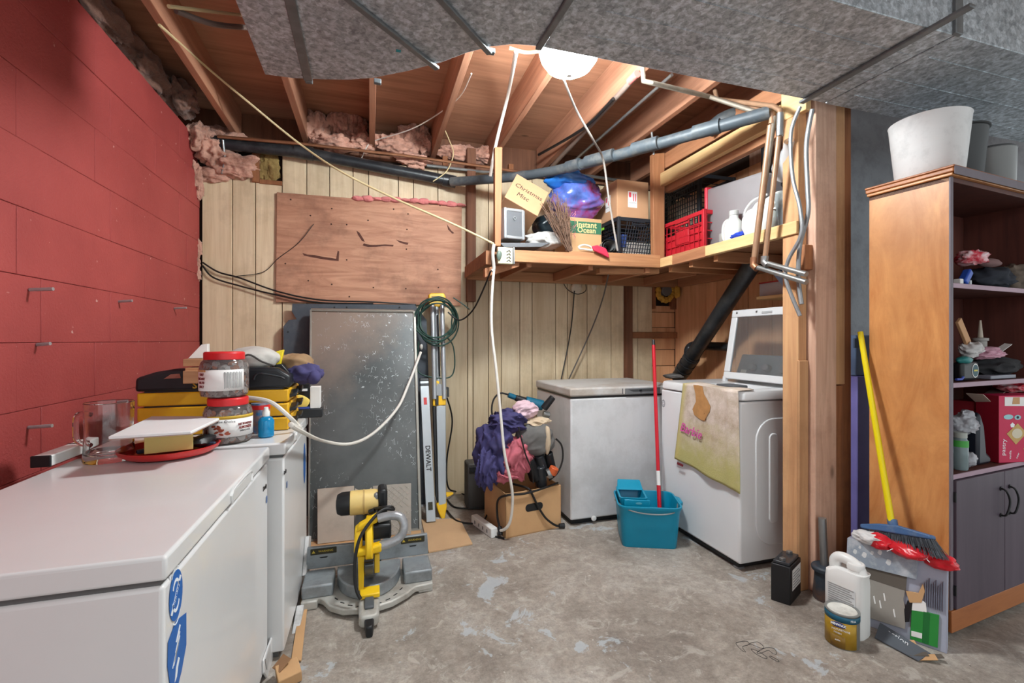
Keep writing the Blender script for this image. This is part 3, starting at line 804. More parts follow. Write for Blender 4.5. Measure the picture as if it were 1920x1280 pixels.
build(MB(M2).box((0, .12, hb * .45), ((ya - yb) * .8, .2, hb * .7)), 'pale_contents', pm('pale_wicker', (216, 196, 170), .9, var=.3, vs=40), t)
# tote on its side, lid facing the far wall
TOTE = pm('milky_tote', (196, 192, 194), .35, var=.05, trans=.45, ior=1.1, alpha=.8)
ya, yb = PX(1326, 400, 2.1).y - .004, PX(1425, 400, 2.1).y
zt = PX(1370, 334, 2.1).z
t = T('storage_tote', 'milky clear storage tote lying on its side with a red lid', 'tote', (2.25, (ya + yb) / 2, SZ))
mb = MB()
A0 = [(2.1, ya, SZ + .0), (2.1, ya, zt), (2.5, ya, zt), (2.5, ya, SZ)]
B0 = [(2.115, yb, SZ + .015), (2.115, yb, zt - .03), (2.48, yb, zt - .03), (2.48, yb, SZ + .015)]
a = [mb._v(p) for p in A0]; b = [mb._v(p) for p in B0]
mb.bridge(a, b); mb.face(b)
o = build(mb, 'tub', TOTE, t, .02, seg=3); s_ = o.modifiers.new('solid', 'SOLIDIFY'); s_.thickness = .004
build(MB().bx(2.09, 2.52, ya, ya + .025, SZ, zt + .012), 'red_lid', pm('lid_red', (196, 46, 62), .4, var=.05), t, .01, seg=3)
build(MB().lump((2.3, (ya + yb) / 2, SZ + .1), (.13, .13, .1), .2, 2, 4, 3), 'contents', pm('green_grey_cloth', (110, 128, 124), .9, var=.3), t)
# jug
JUG = pm('milk_jug', (226, 226, 222), .35, var=.04, trans=.1, sss=.1)
p = PX(1376, 447, 2.06); p.z = SZ
t = T('plastic_jug', 'white milk style jug with clear cap on the side shelf', 'jug', p)
s_ = .21
build(MB().lathe([(.04, 0), (.052, .006), (.054, .09), (.048, .12), (.026, .15), (.024, .165)], p, 22), 'body', JUG, t)
build(MB().lathe([(.026, .165), (.027, .195)], p, 20), 'cap', pm('frosted_cap', (206, 206, 202), .4, trans=.3), t, .003)
build(MB().tube([p + V((0, .035, .15)), p + V((0, .07, .14)), p + V((0, .085, .10)), p + V((0, .08, .05)), p + V((0, .05, .02))], .011, 10, 4), 'handle', JUG, t)
p2 = PX(1357, 452, 2.08); p2.z = SZ
solo(MB().lathe([(.028, 0), (.03, .08), (.027, .082)], p2, 20), 'clear_cup', pm('cup_grey', (190, 190, 186), .3, trans=.4, alpha=.8), 'small clear cup beside the white jug on the shelf', 'cup')
BLUEC = pm('royal_blue_cloth', (26, 58, 168), .85, var=.2, vs=20)
mb = MB(); mb.lump(PX(1384, 440, 2.012) + V((0, 0, -.004)), (.014, .055, .018), .5, 2.4, 3, 4, fold=.2)
mb.lump(PX(1398, 431, 2.015), (.013, .022, .03), .4, 2, 5, 3)
solo(mb, 'blue_rag', BLUEC, 'royal blue rag draped over the edge of the pale shelf rail', 'rag', ang=70)
p3_ = PX(1428, 430, 2.08); p3_.z = SZ
t = T('white_pot', 'round white plastic container with wire handle behind the two copper pipes', 'container', p3_)
build(MB().lathe([(.07, 0), (.085, .01), (.1, .06), (.098, .11), (.075, .15), (.05, .16)], p3_, 26), 'body', JUG, t)
build(MB().tube([p3_ + V((-.02, .085, .1)), p3_ + V((-.03, .09, .16)), p3_ + V((-.03, .03, .21)), p3_ + V((-.02, -.06, .22))], .006, 8, 5), 'handle', WHITEP, t)
mb = MB(); mb.lump(PX(1452, 388, 2.13), (.09, .11, .06), .4, 2.2, 11, 4, fold=.15)
solo(mb, 'white_bag', pm('white_sack', (214, 212, 206), .7, var=.12, vs=14), 'rumpled white sack piled above the round white container', 'bag', ang=60)
TUBC = pm('clear_blue_bin', (200, 210, 214), .15, var=0, trans=.7, ior=1.1, alpha=.7)
p = PX(1484, 420, 2.09); p.z = SZ
t = T('clear_bin', 'clear plastic bin holding a pale blue bottle next to the stud post', 'bin', p)
mb = MB(); a = mb.ring(p + V((0, 0, .004)), (0, 0, 1), .06, 4, (1, 1, 0)); b = mb.ring(p + V((0, 0, .2)), (0, 0, 1), .085, 4, (1, 1, 0)); mb.bridge(a, b); mb.face(a)
o = build(mb, 'tub', TUBC, t, .01); s_ = o.modifiers.new('solid', 'SOLIDIFY'); s_.thickness = .003
p = p + V((.0, -.02, .01))
build(MB().lathe([(.02, 0), (.026, .006), (.026, .15), (.014, .175), (.013, .19)], p, 20), 'bottle', pm('pale_blue_plastic', (168, 198, 208), .4, var=.03), t)
p = PX(1482, 300, 2.05)
t = T('clear_scoop', 'clear plastic funnel shaped bottle hanging high beside the stud post', 'bottle', p)
M = fr(p, (0, -1, .2), (.2, -.35, 1))
o = build(MB(M).lathe([(.085, -.07), (.088, -.03), (.06, .03), (.03, .075), (.022, .12)], (0, 0, 0), 22, (.5, .2, .6), True, False), 'bottle', pm('clear_bottle', (206, 208, 210), .25, trans=.25, alpha=.85, ior=1.2), t)
solo(MB().lump(PX(1486, 345, 2.12), (.05, .05, .04), .3, 2, 2, 3), 'dark_tool', BLACK, 'dark tool head tucked behind the clear bin by the post', 'tool')
# small bracket shelf below
p = PX(1460, 556, 2.55)
t = T('small_shelf', 'short pale board shelf on the orange wall above the washing machine', 'shelf', p)
zs = PX(1420, 560, 2.42).z
ya, yb = PX(1418, 560, 2.42).y, 2.0
build(MB().bx(2.42, 2.675, ya, 2.2, zs - .006, zs + .014), 'board', PINEY, t, .002)
build(MB().bx(2.5, 2.67, ya - .2, ya - .17, zs - .08, zs - .007), 'bracket', PINEY, t, .002)
zs += .015
ya2, yb2 = PX(1424, 540, 2.46).y, PX(1478, 540, 2.46).y
t = T('paper_box', 'white box with red top edge on the short bracket shelf', 'box', (2.53, (ya2 + yb2) / 2, zs))
build(MB().bx(2.46, 2.6, yb2, ya2, zs, zs + .085), 'box', pm('dusty_white_card', (190, 188, 190), .7, var=.05), t, .002)
build(MB().bx(2.455, 2.61, yb2 - .002, ya2 + .002, zs + .085, zs + .093), 'red_lid', pm('red_card', (182, 50, 46), .6), t, .001)
t = T('blue_carton', 'blue and white packet leaning by the white box on the bracket shelf', 'packet', (2.42, yb2 - .03, zs))
q = [PX(1446, 510, 2.40), PX(1462, 506, 2.40), PX(1497, 548, 2.40), PX(1480, 552, 2.40)]
build(MB().prism(q, (.03, 0, 0)), 'packet', pm('pale_blue_packet', (140, 176, 216), .4, var=.15), t, .002)
q = [PX(1460, 506, 2.415), PX(1498, 504, 2.415), PX(1504, 545, 2.415), PX(1490, 545, 2.415)]
build(MB().prism(q, (.03, 0, 0)), 'blue_panel', pm('deep_blue_packet', (30, 64, 140), .4, var=.25), t, .002)

# ---------------------------------------------------------------- spray foam and vent stub
FOAMY = pm('yellow_foam', (206, 160, 62), .8, var=.3, vs=20, bp=.5, bs=30)
t = T('wall_vent', 'grey vent stub ringed with yellow spray foam in the wall corner', 'vent', PY(1245, 545, 3.6))
p = PY(1246, 545, 3.58)
build(MB().cyl(p + V((0, -.04, 0)), p + V((0, .1, 0)), .05, n=22), 'stub', pm('vent_grey', (112, 110, 108), .6, .2, var=.2), t, .004)
mb = MB()
for i in range(13):
    a_ = i / 13 * 6.28
    if -.9 < a_ - 1.57 < .9 and i % 2: continue
    mb.lump(p + V((.075 * math.cos(a_), -.01, .07 * math.sin(a_) - .015)), (.024, .024, .03), .5, 2.5, i, 2)
build(mb, 'foam_ring', FOAMY, t, kind=None)
build(MB().lump(p + V((.095, -.05, -.01)), (.03, .02, .06), .3, 2, 4, 3), 'foam_blob', FOAMY, t)
solo(MB().lump(PY(1245, 520, 3.6), (.08, .03, .03), .5, 2.3, 4, 3), 'foam_lump', pm('grey_foam', (150, 146, 140), .8, var=.2), 'grey crusted foam lump above the vent stub', 'foam')
FOAMW = pm('cream_foam', (214, 200, 178), .8, var=.12, vs=20, bp=.3)
solo(MB().lump(PY(1081, 540, 3.60), (.052, .03, .05), .3, 1.8, 3, 3), 'foam_patch', FOAMW, 'larger cream spray foam blob on the planks under the shelf', 'foam')
solo(MB().lump(PY(1114, 535, 3.61), (.024, .02, .04), .3, 1.8, 5, 3), 'foam_patch', FOAMW, 'smaller cream spray foam blob on the planks under the shelf', 'foam')

# ---------------------------------------------------------------- cables
cable([PX(299, 47, -.89), PD(390, 128, 2.6), PD(470, 195, 2.8), PD(560, 268, 3.0), PD(640, 322, 3.0), PD(740, 372, 3.0), PD(850, 420, 2.95), PD(926, 457, 2.9)], .0065, CCABLE, 'electric_cable', 'cream electric cable strung from the joist down to the outlet box')
cable([PZ(968, 96, 2.62), PD(952, 180, 2.9), PD(930, 270, 3.1), PD(919, 330, 3.2)], .011, WCABLE, 'electric_cable', 'thick white cable dropping from the lamp beside the shelf hanger')
cable([PZ(1012, 96, 2.6), PZ(985, 98, 2.63), PZ(955, 90, 2.64)], .008, CCABLE, 'electric_cable', 'short cream cable stapled to the joist beside the globe lamp')
cable([PD(1052, 137, 2.1), PD(1080, 205, 2.35), PD(1112, 262, 2.5), PD(1131, 300, 2.68), PD(1142, 375, 2.72), PD(1158, 470, 2.74)], .006, pm('grey_flex', (130, 122, 116), .5), 'electric_cable', 'grey flex hanging from the globe lamp in front of the carton')
cable([PY(1143, 503, 2.95), PY(1130, 560, 3.3), PY(1108, 620, 3.5), PY(1066, 712, 3.55)], .006, pm('dark_grey_flex', (86, 80, 76), .5), 'electric_cable', 'dark grey flex running from the shelf down to the old freezer')
cable([PY(1077, 545, 3.58), PY(1070, 620, 3.59), PY(1052, 712, 3.55)], .005, BCABLE, 'electric_cable', 'thin dark cord hanging from the foam blob behind the freezer')
cable([PY(1050, 512, 3.59), PY(1062, 540, 3.59), PY(1082, 551, 3.56), PY(1098, 545, 3.56), PY(1098, 530, 3.58)], .0035, BCABLE, 'wire', 'thin black wire looped round the cream foam under the shelf')
cable([PY(1076, 522, 3.58), PY(1098, 527, 3.57), PY(1122, 529, 3.58)], .006, BCABLE, 'wire', 'short black cord bridging the two cream foam blobs')
cable([PZ(884, 138, 2.65), PD(855, 188, 2.9), PD(780, 238, 3.2), PD(705, 263, 3.4), PD(688, 275, 3.4), PD(668, 318, 3.45), PD(640, 352, 3.5)], .004, WCABLE, 'wire', 'thin white wire drooping from the joist to the plywood board')
cable([PY(830, 235, 3.5), PY(842, 262, 3.5), PY(850, 288, 3.5), PY(838, 320, 3.5), PY(812, 340, 3.5)], .004, CCABLE, 'wire', 'thin cream wire hanging off the joist end over the drain pipe')
cable([PX(316, 12, -.62), PX(400, 22, -.55), PX(470, 30, -.5)], .006, CCABLE, 'electric_cable', 'cream cable crossing under the floor boards left of the duct')
cable([PX(330, 20, -.62), PX(400, 45, -.55), PX(470, 52, -.5)], .01, pm('dusty_cable', (110, 96, 90), .7), 'electric_cable', 'dusty grey cable sagging under the floor boards left of the duct')
cable([PY(380, 492, 3.6), PY(410, 510, 3.59), PY(450, 521, 3.59), PY(520, 546, 3.57), PY(600, 562, 3.56), PY(700, 566, 3.55), PY(780, 571, 3.55)], .0055, BCABLE, 'electric_cable', 'upper black cable running from the red wall along the plywood bottom')
cable([PY(380, 498, 3.6), PY(400, 520, 3.59), PY(450, 536, 3.59), PY(520, 553, 3.57), PY(600, 567, 3.56), PY(700, 569, 3.55)], .0055, BCABLE, 'electric_cable', 'lower black cable running from the red wall along the plywood bottom')
cable([PY(440, 518, 3.6), PY(493, 510, 3.6), PY(522, 484, 3.58), PY(560, 455, 3.57), PY(588, 420, 3.57)], .0025, BCABLE, 'wire', 'fine black wire curving over the left edge of the plywood')
cable([PX(1500, 200, 1.94), PX(1483, 250, 1.93), PX(1486, 330, 1.93), PX(1500, 390, 1.93), PX(1502, 440, 1.93), PX(1478, 488, 1.93), PX(1474, 525, 1.93), PX(1500, 592, 1.95)], .009, ECABLE, 'armoured_cable', 'grey armoured cable bulging away from the stud post by the pipes')
cable([PX(1523, 205, 1.965), PX(1512, 270, 1.96), PX(1514, 350, 1.96), PX(1515, 400, 1.96), PX(1500, 460, 1.96), PX(1497, 520, 1.97), PX(1503, 570, 1.97)], .010, ECABLE, 'armoured_cable', 'grey armoured cable stapled close along the stud post')
cable([PD(800, 318, 3.4), PD(700, 100, 3.0)], .002, BCABLE, 'wire', 'x') if 0 else None
cable([PZ(1010, 290, 2.7), PZ(1060, 262, 2.64), PZ(1105, 232, 2.62), PZ(1150, 185, 2.62)], .01, BCABLE, 'electric_cable', 'black cable drooping along the joist beyond the globe lamp')
# outlet box and its leads
OB = T('outlet_box', 'cream electrical outlet box fixed at the end of the shelf rail', 'outlet', PY(942, 500, 2.82))
x0, x1 = PY(932, 480, 2.835).x, PY(960, 480, 2.835).x
z0, z1 = PY(940, 495, 2.835).z, PY(940, 464, 2.835).z
build(MB().bx(x0, x1, 2.815, 2.847, z0, z1), 'box', pm('cream_box', (206, 200, 168), .6, var=.15, vs=20), OB, .004)
build(MB().bx(x1 + .001, x1 + .012, 2.81, 2.847, z0, z1 + .003), 'steel_plate', STEEL, OB, .002)
build(MB().lump(PY(936, 478, 2.808), (.018, .012, .03), .3, 2, 3, 2), 'plug', pm('grey_green_plug', (96, 110, 100), .5), OB)
for i in range(4):
    build(MB().tube([PY(950, 472 + 6 * i, 2.8135), PY(955, 469 + 6 * i, 2.8135), PY(957, 473 + 6 * i, 2.8135)], .003), 'scribble', BLACK, OB)
build(MB().tube([PY(926, 458, 2.81), PY(924, 478, 2.80), PY(926, 503, 2.80), PY(922, 508, 2.80)], .011, 10, 5), 'lead', pm('grey_lead', (176, 172, 164), .5), OB)
# ---------------------------------------------------------------- the two white chest freezers on the red wall
ENAM = pm('white_enamel', (222, 222, 222), .28, var=.015, coat=.3)
OLDEN = pm('old_white_enamel', (208, 208, 210), .4, var=.03, dirt=(150, 148, 146), dscale=2.5, damt=.35, stretch=(3, 3, .7))
GASK = pm('grey_gasket', (92, 92, 92), .6, var=0)
STICK = pm('sticker_blue', (22, 98, 178), .4, var=.02)
PRINTW = pm('white_print', (236, 240, 244), .5, var=0)
F1Z, F2Z = .822, .828
def chest(name, lab, x0, x1, y0, y1, zt, yh):
    t = T(name, lab, 'freezer', ((x0 + x1) / 2, (y0 + y1) / 2, 0))
    b = build(MB().bx(x0 + .012, x1 - .006, y0 + .006, y1 - .006, .03, zt - .058), 'body', ENAM, t, .008, seg=3)
    build(MB().bx(x0 + .03, x1 - .03, y0 + .03, y1 - .03, 0, .03), 'plinth', GASK, t)
    build(MB().bx(x0 + .02, x1 - .013, y0 + .013, y1 - .013, zt - .059, zt - .045), 'gasket', GASK, t)
    l = build(MB().bx(x0, x1, y0, y1, zt - .046, zt), 'lid', ENAM, t, .007, seg=3)
    # recessed grip moulded into the lid front
    y2, y3 = yh
    mb = MB()
    mb.tube([(x1 + .001, y2, zt - .045), (x1 + .001, y2 + .006, zt - .012), (x1 + .001, y3 - .006, zt - .012), (x1 + .001, y3, zt - .045)], .004, 8, 3)
    g = build(mb, 'handle', ENAM, t)
    build(MB().bx(x1 - .001, x1 + .0025, y2 + .006, y3 - .006, zt - .044, zt - .016), 'grip_recess', pm('grip_shade', (206, 206, 204), .4, var=0), g, .001)
    return t, b
t, b = chest('chest_freezer', 'nearest white chest freezer with round blue sticker against the red wall', -.945, -.36, 1.0, 1.914, F1Z, (1.42, 1.63))
X = -.3655
def on1(u, v): p = PX(u, v, X); return p
decal(ell(0, 0, .032, .0485), fr(PX(330, 1115, X + .0005), (0, 1, 0), (0, 0, 1)), STICK, b, 'round_sticker')
M = fr(PX(330, 1115, X + .0012), (0, 1, 0), (0, 0, 1))
for pl, n in ((arcband(0, 0, .0165, .0205, 20, 150), 'arrow'), (arcband(0, 0, .0165, .0205, 200, 330), 'arrow'), (arcband(0, .006, .028, .0298, 60, 140), 'arc'), (arcband(0, -.006, .028, .0298, 240, 320), 'arc')):
    decal([(x * .9, y * 1.6) for x, y in pl], M, PRINTW, b, n)
M2 = M @ Matrix.Rotation(math.radians(52), 4, 'Z')
decal([(-.036, -.004), (.036, -.004), (.036, .004), (-.036, .004)], M2, PRINTW, b, 'band')
text('CONVERTIBLE', .008, M2 @ Matrix.Translation((0, 0, .0008)), STICK, b)
pl = [PX(349, 1148, X + .0005), PX(330, 1163, X + .0005), PX(315, 1204, X + .0005), PX(314, 1250, X + .0005), PX(318, 1279, X + .0005), PX(322, 1294, X + .0005), PX(331, 1294, X + .0005), PX(340, 1258, X + .0005), PX(349, 1208, X + .0005)]
build(MB().prism(pl, (.0006, 0, 0)), 'long_sticker', STICK, b, smooth=False)
for i, (u, v, w_, h_) in enumerate(((334, 1187, .03, .006), (333, 1203, .036, .003), (333, 1211, .036, .003), (331, 1219, .038, .003), (330, 1227, .036, .003), (327, 1236, .03, .003))):
    M2 = fr(PX(u, v, X + .0012), (0, .62, .78), (0, -.78, .62))
    decal([(-w_ / 2, -h_ / 2), (w_ / 2, -h_ / 2), (w_ / 2, h_ / 2), (-w_ / 2, h_ / 2)], M2, PRINTW, b, 'print_line')
M2 = fr(PX(332, 1252, X + .0012), (0, 1, 0), (0, 0, 1))
decal([(-.012, -.02), (-.002, -.016), (.004, 0), (.012, .012), (.006, .018), (-.006, .004)], M2, PRINTW, b, 'hand_symbol')
text('Danby', .022, fr(PX(497, 913, X + .001), (0, 1, 0), (0, 0, 1)), INK, b, bold=.0006)
decal(rrect(.02, .026, .006), fr(PX(500, 936, X + .0005), (0, 1, 0), (0, 0, 1)), pm('slate_blue_print', (84, 112, 160), .5), b, 'energy_sticker')
mb = MB(); mb.prism([PX(491, 1238, X), PX(507, 1192, X), PX(508.5, 1240, X), PX(499, 1275, X), PX(491, 1262, X)], (.008, 0, 0))
g = build(mb, 'vent_cover', ENAM, t, .003)
build(MB().prism([PX(497, 1235, X + .009), PX(506, 1206, X + .009), PX(507, 1222, X + .009), PX(500, 1255, X + .009)], (.002, 0, 0)), 'vent_panel', pm('vent_grey_white', (190, 190, 190), .5), g)
t, b = chest('chest_freezer', 'second white chest freezer carrying the yellow tool cases and coin jars', -.945, -.31, 1.938, 2.60, F2Z, (2.2, 2.38))
X = -.3155
text('Danby', .02, fr(PX(535, 884, X + .001), (0, 1, 0), (0, 0, 1)), INK, b, bold=.0006)
decal(rrect(.02, .026, .006), fr(PX(538, 908, X + .0005), (0, 1, 0), (0, 0, 1)), pm('slate_blue_print', (84, 112, 160), .5), b, 'energy_sticker')
decal(ell(0, 0, .035, .1), fr(PX(571, 868, X + .0005), (0, 1, 0), (0, 0, 1)), STICK, b, 'blue_sticker')
build(MB().prism([PX(539, 1225, X), PX(556, 1135, X), PX(562, 1140, X), PX(547, 1235, X)], (.03, 0, 0)), 'vent_cover', pm('scuffed_white', (206, 206, 206), .5, var=.1, dirt=(120, 116, 112), dscale=14), t, .004)
build(MB().prism([PX(566, 1080, X), PX(572, 1005, X), PX(576, 1005, X), PX(572, 1080, X)], (.02, 0, 0)), 'vent_cover', MATS['scuffed_white'], t, .004)
# crumpled card underfoot
t = T('cardboard_scrap', 'crumpled brown cardboard strip on the floor along the second freezer', 'cardboard', PZ(560, 1190, .0))
build(MB().prism([PZ(546, 1238, .004), PZ(566, 1110, .004), PZ(582, 1110, .004), PZ(575, 1150, .004), PZ(565, 1240, .004)], (0, 0, .005)), 'flat_strip', CARDK, t, .001)
M = fr(PZ(541, 1262, .03), (.9, .3, .1), (-.3, .9, .25))
build(MB(M).box((0, 0, 0), (.075, .07, .045)), 'crushed_end', CARDK, t, .003)
build(MB(fr(PZ(528, 1243, .06), (.6, .5, .5), (-.5, .8, 0))).box((0, 0, 0), (.05, .05, .004)), 'torn_flap', CARDD, t, .001)

# ---------------------------------------------------------------- things on the freezers
GLASS = pm('clear_glass', (244, 248, 248), .03, var=0, trans=1, ior=1.45)
PT = .829
p = PZ(205, 862, F1Z); p.z = F1Z + .001
t = T('glass_pitcher', 'clear glass mug pitcher with handle on the freezer beside the red wall', 'pitcher', p)
mb = MB()
mb.lathe([(.001, .0), (.066, 0), (.069, .008), (.0665, .025), (.063, .1), (.066, .19), (.0635, .192), (.0605, .1), (.062, .03), (.05, .022), (.001, .02)], p, 40)
build(mb, 'vessel', GLASS, t, ang=50)
d = (PZ(150, 850, F1Z) - PZ(205, 850, F1Z)).normalized()
build(MB().tube([p + d * .062 + V((0, 0, .15)), p + d * .105 + V((0, 0, .148)), p + d * .112 + V((0, 0, .1)), p + d * .105 + V((0, 0, .06)), p + d * .064 + V((0, 0, .045))], .008, 10, 5), 'handle', GLASS, t)
p = PZ(320, 848, .829); p.z = .829
t = T('red_tray', 'round red plastic tray of pens and black gadgets across the freezers', 'tray', p)
build(MB().lathe([(.001, 0), (.125, 0), (.142, .012), (.148, .024), (.143, .025), (.124, .007), (.001, .006)], p, 44), 'tray', pm('tray_red', (196, 44, 42), .35, var=.05), t)
for i in range(12):
    a_ = random.uniform(-.6, 3.7); r_ = random.uniform(.02, .1); q = p + V((r_ * math.cos(a_), r_ * math.sin(a_) * .9 - .01, .016 + .006 * (i % 3)))
    an = random.uniform(-.6, .8)
    build(MB(Matrix.Translation(q) @ Matrix.Rotation(an, 4, 'Z')).box((0, 0, 0), (random.uniform(.05, .11), random.uniform(.012, .03), .014)), 'gadget', BLACK if i % 4 else pm('dark_blue_gadget', (40, 54, 74), .4), t, .004)
build(MB().lump(p + V((.09, .03, .03)), (.035, .06, .02), .3, 2, 3, 3), 'black_tangle', BLACK, t)
# yellow sticky pad
a, b_ = PZ(270, 852, .846), PZ(362, 842, .846)
ht = .1
t = T('yellow_note_pad', 'yellow paper pad standing upright in the red tray under the notebook', 'notepad', a.lerp(b_, .5))
zt = PD(270, 810, (a.dot(V((SA, CA, 0))))).z
n = V((-(b_ - a).y, (b_ - a).x, 0)).normalized()
build(MB().prism([a, b_, b_ + V((0, 0, zt - a.z)), a + V((0, 0, zt - a.z))], n * .05), 'pad', pm('pale_yellow_paper', (222, 206, 128), .75, var=.03), t, .002)
zn = zt + .002
A1, B1, C1, D1 = PZ(203, 818, zn + .012), PZ(284, 780, zn + .012), PZ(418, 780, zn + .012), PZ(358, 808, zn + .012)
t = T('notebook', 'white open notebook laid flat over the yellow pad and glass pitcher side', 'notebook', A1.lerp(C1, .5) - V((0, 0, .012)))
PAPER = pm('white_paper', (230, 230, 230), .7, var=.02)
mb = MB(); mb.prism([A1, B1, C1, D1], (0, 0, -.009)); build(mb, 'pages', PAPER, t, .002)
mb = MB(); mb.prism([q - V((0, 0, .0092)) for q in (A1, B1, C1, D1)], (0, 0, -.002)); build(mb, 'cover', pm('notebook_cover', (176, 150, 140), .6), t)
t = solo(MB().prism([PZ(330, 778, .885), PZ(392, 768, .885), PZ(425, 770, .885), PZ(400, 781, .885)], (0, 0, .004)), 'loose_paper', PAPER, 'loose white sheet of paper behind the notebook before the tool cases', 'paper')
# coin jars
JARP = pm('clear_jar', (222, 216, 216), .08, var=0, trans=.92, ior=1.3)
LIDR = pm('lid_bright_red', (206, 40, 44), .38, var=.04)
COIN = [pm('silver_coin', (196, 194, 190), .35, .35, var=.1), pm('copper_coin', (190, 138, 110), .4, .3, var=.15)]
ALM = pm('almond_print', (156, 74, 52), .6, var=.2)
def jar(p, lab, front):
    t = T('coin_jar', lab, 'jar', p, 'coin jars with red lids')
    R = .083
    build(MB().lathe([(.06, 0), (.078, .006), (R, .03), (R, .115), (.076, .135), (.062, .148), (.062, .15)], p, 40), 'jar', JARP, t, ang=50)
    build(MB().lathe([(.069, .142), (.069, .168), (.064, .172)], p, 40), 'lid', LIDR, t, .002)
    vd = V((-p.x, -p.y, 0)).normalized()
    base_a = math.atan2(vd.y, vd.x)
    mb = [MB(), MB()]
    for i in range(150):
        a_ = base_a + random.uniform(-1.5, 1.5); z_ = random.uniform(.008, .128)
        r_ = (.069 if z_ > .02 else .06) - (.012 if z_ > .122 else 0)
        c = p + V((r_ * math.cos(a_), r_ * math.sin(a_), z_))
        nrm = (V((math.cos(a_), math.sin(a_), random.uniform(-.5, .5))) + V((random.uniform(-.5, .5), random.uniform(-.5, .5), 0))).normalized()
        mb[i % 4 == 0].cyl(c - nrm * .0008, c + nrm * .0008, random.uniform(.008, .0125), n=10)
    build(MB().lathe([(.05, .004), (.062, .01), (.064, .12), (.02, .125)], p, 24), 'coin_fill', pm('coin_mass', (150, 138, 132), .6, .3, var=.5, vs=60), t)
    build(mb[0], 'coins', COIN[0], t, kind='stuff'); build(mb[1], 'coins', COIN[1], t, kind='stuff', label='copper coins in the jar')
    def wrap(a0, a1, z0, z1, mat, name, rr=R + .0008):
        def fn(u, v):
            a_ = base_a + math.radians(a0 + (a1 - a0) * u)
            return p + V((rr * math.cos(a_), rr * math.sin(a_), z0 + (z1 - z0) * v))
        o = build(MB().grid(fn, 16, 1), name, mat, t); s_ = o.modifiers.new('solid', 'SOLIDIFY'); s_.thickness = .0005
    def at(a_, z_, rr=R + .0015):
        a_ = base_a + math.radians(a_); n_ = V((math.cos(a_), math.sin(a_), 0))
        return fr(p + n_ * rr + V((0, 0, z_)), (-n_.y, n_.x, 0), (0, 0, 1))
    if front:
        wrap(-52, 80, .03, .096, LABELW, 'label'); wrap(-52, 80, .096, .108, pm('mustard_print', (196, 160, 50), .6), 'label_band')
        text('Tastee Choice', .013, at(-10, .088), INK, t)
        text('DRY ROASTED', .011, at(40, .075), pm('maroon_print', (120, 40, 40), .6), t, bold=.0005, sx=.8)
        text('ALMONDS', .013, at(40, .062), MATS['maroon_print'], t, bold=.0005, sx=.85)
        text('EMBALLAGE', .008, at(40, .05), INK, t)
        for i in range(11):
            q = at(-16 + random.uniform(-26, 22), .056 + random.uniform(-.016, .018), R + .0016)
            decal(ell(0, 0, .0085, .0042, 10), q @ Matrix.Rotation(random.uniform(-.7, .7), 4, 'Z'), ALM, t, 'almond_print')
    else:
        wrap(-85, 48, .028, .106, LABELW, 'label'); wrap(-85, -45, .098, .106, pm('tan_print', (196, 150, 100), .6), 'label_band')
        for k in range(13):
            q = at(0 + k * 3.4, .066)
            decal([(-.0012, -.03 + .002 * (k % 3)), (.0012, -.03), (.0012, .032 - .006 * (k % 2)), (-.0012, .032)], q, pm('grey_print', (150, 150, 150), .6), t, 'print_column')
        for k in range(4): text(('DRY', 'ROAST', 'NUTS', 'SALT')[k], .012, at(-58, .088 - k * .015) @ Matrix.Rotation(0, 4, 'Z'), MATS['maroon_print'], t, bold=.0006)
p = PZ(428, 827, .8295); p.z = .8295
jar(p, 'lower coin jar with almond label on the second freezer', True)
jar(p + V((-.014, .005, .1735)), 'upper coin jar with nutrition label stacked on the other jar', False)
# spray bottle
p = PZ(499, 819, F2Z); p.z = F2Z + .001
t = T('spray_bottle', 'small turquoise blue spray bottle with white nozzle beside the coin jars', 'bottle', p)
SB = pm('turquoise_liquid', (24, 142, 196), .15, var=.03, trans=.25)
build(MB().lathe([(.024, 0), (.029, .004), (.03, .065), (.022, .078), (.012, .084)], p, 26), 'bottle', SB, t, .002)
build(MB().lathe([(.0135, .083), (.014, .1), (.009, .108), (.008, .12)], p, 20), 'nozzle', WHITEP, t, .001)
p = PZ(482, 816, F2Z); p += V((0, .06, .001)); p.z = F2Z + .001
t = T('printed_can', 'printed can in red blue and skin tones behind the spray bottle', 'can', p)
build(MB().lathe([(.036, 0), (.037, .004), (.037, .12), (.035, .124)], p, 28), 'can', pm('patchy_print', (150, 120, 110), .5, var=.5, vs=30, dirt=(30, 110, 160), dscale=20, damt=1), t)
build(MB().lathe([(.0375, .1), (.0375, .118)], p, 28, cap0=False, cap1=False), 'red_band', LIDR, t)
# white rail behind the first freezer
a, b_ = PX(78, 868, -.962), PX(168, 838, -.962)
a.z = b_.z = F1Z + .027
t = T('white_rail', 'white plastic rail with dark ends wedged between freezer and red wall', 'rail', a)
build(MB(fr(a, b_ - a, (0, 0, 1))).box(((b_ - a).length / 2, 0, 0), ((b_ - a).length, .034, .05)), 'rail', WHITEP, t, .004)
build(MB(fr(a, b_ - a, (0, 0, 1))).box((-.003, 0, 0), (.006, .036, .052)), 'end_cap', BLACK, t, .003)
build(MB(fr(a, b_ - a, (0, 0, 1))).box(((b_ - a).length * .7, 0, -.0), (.012, .036, .052)), 'clip', BLACK, t, .002)
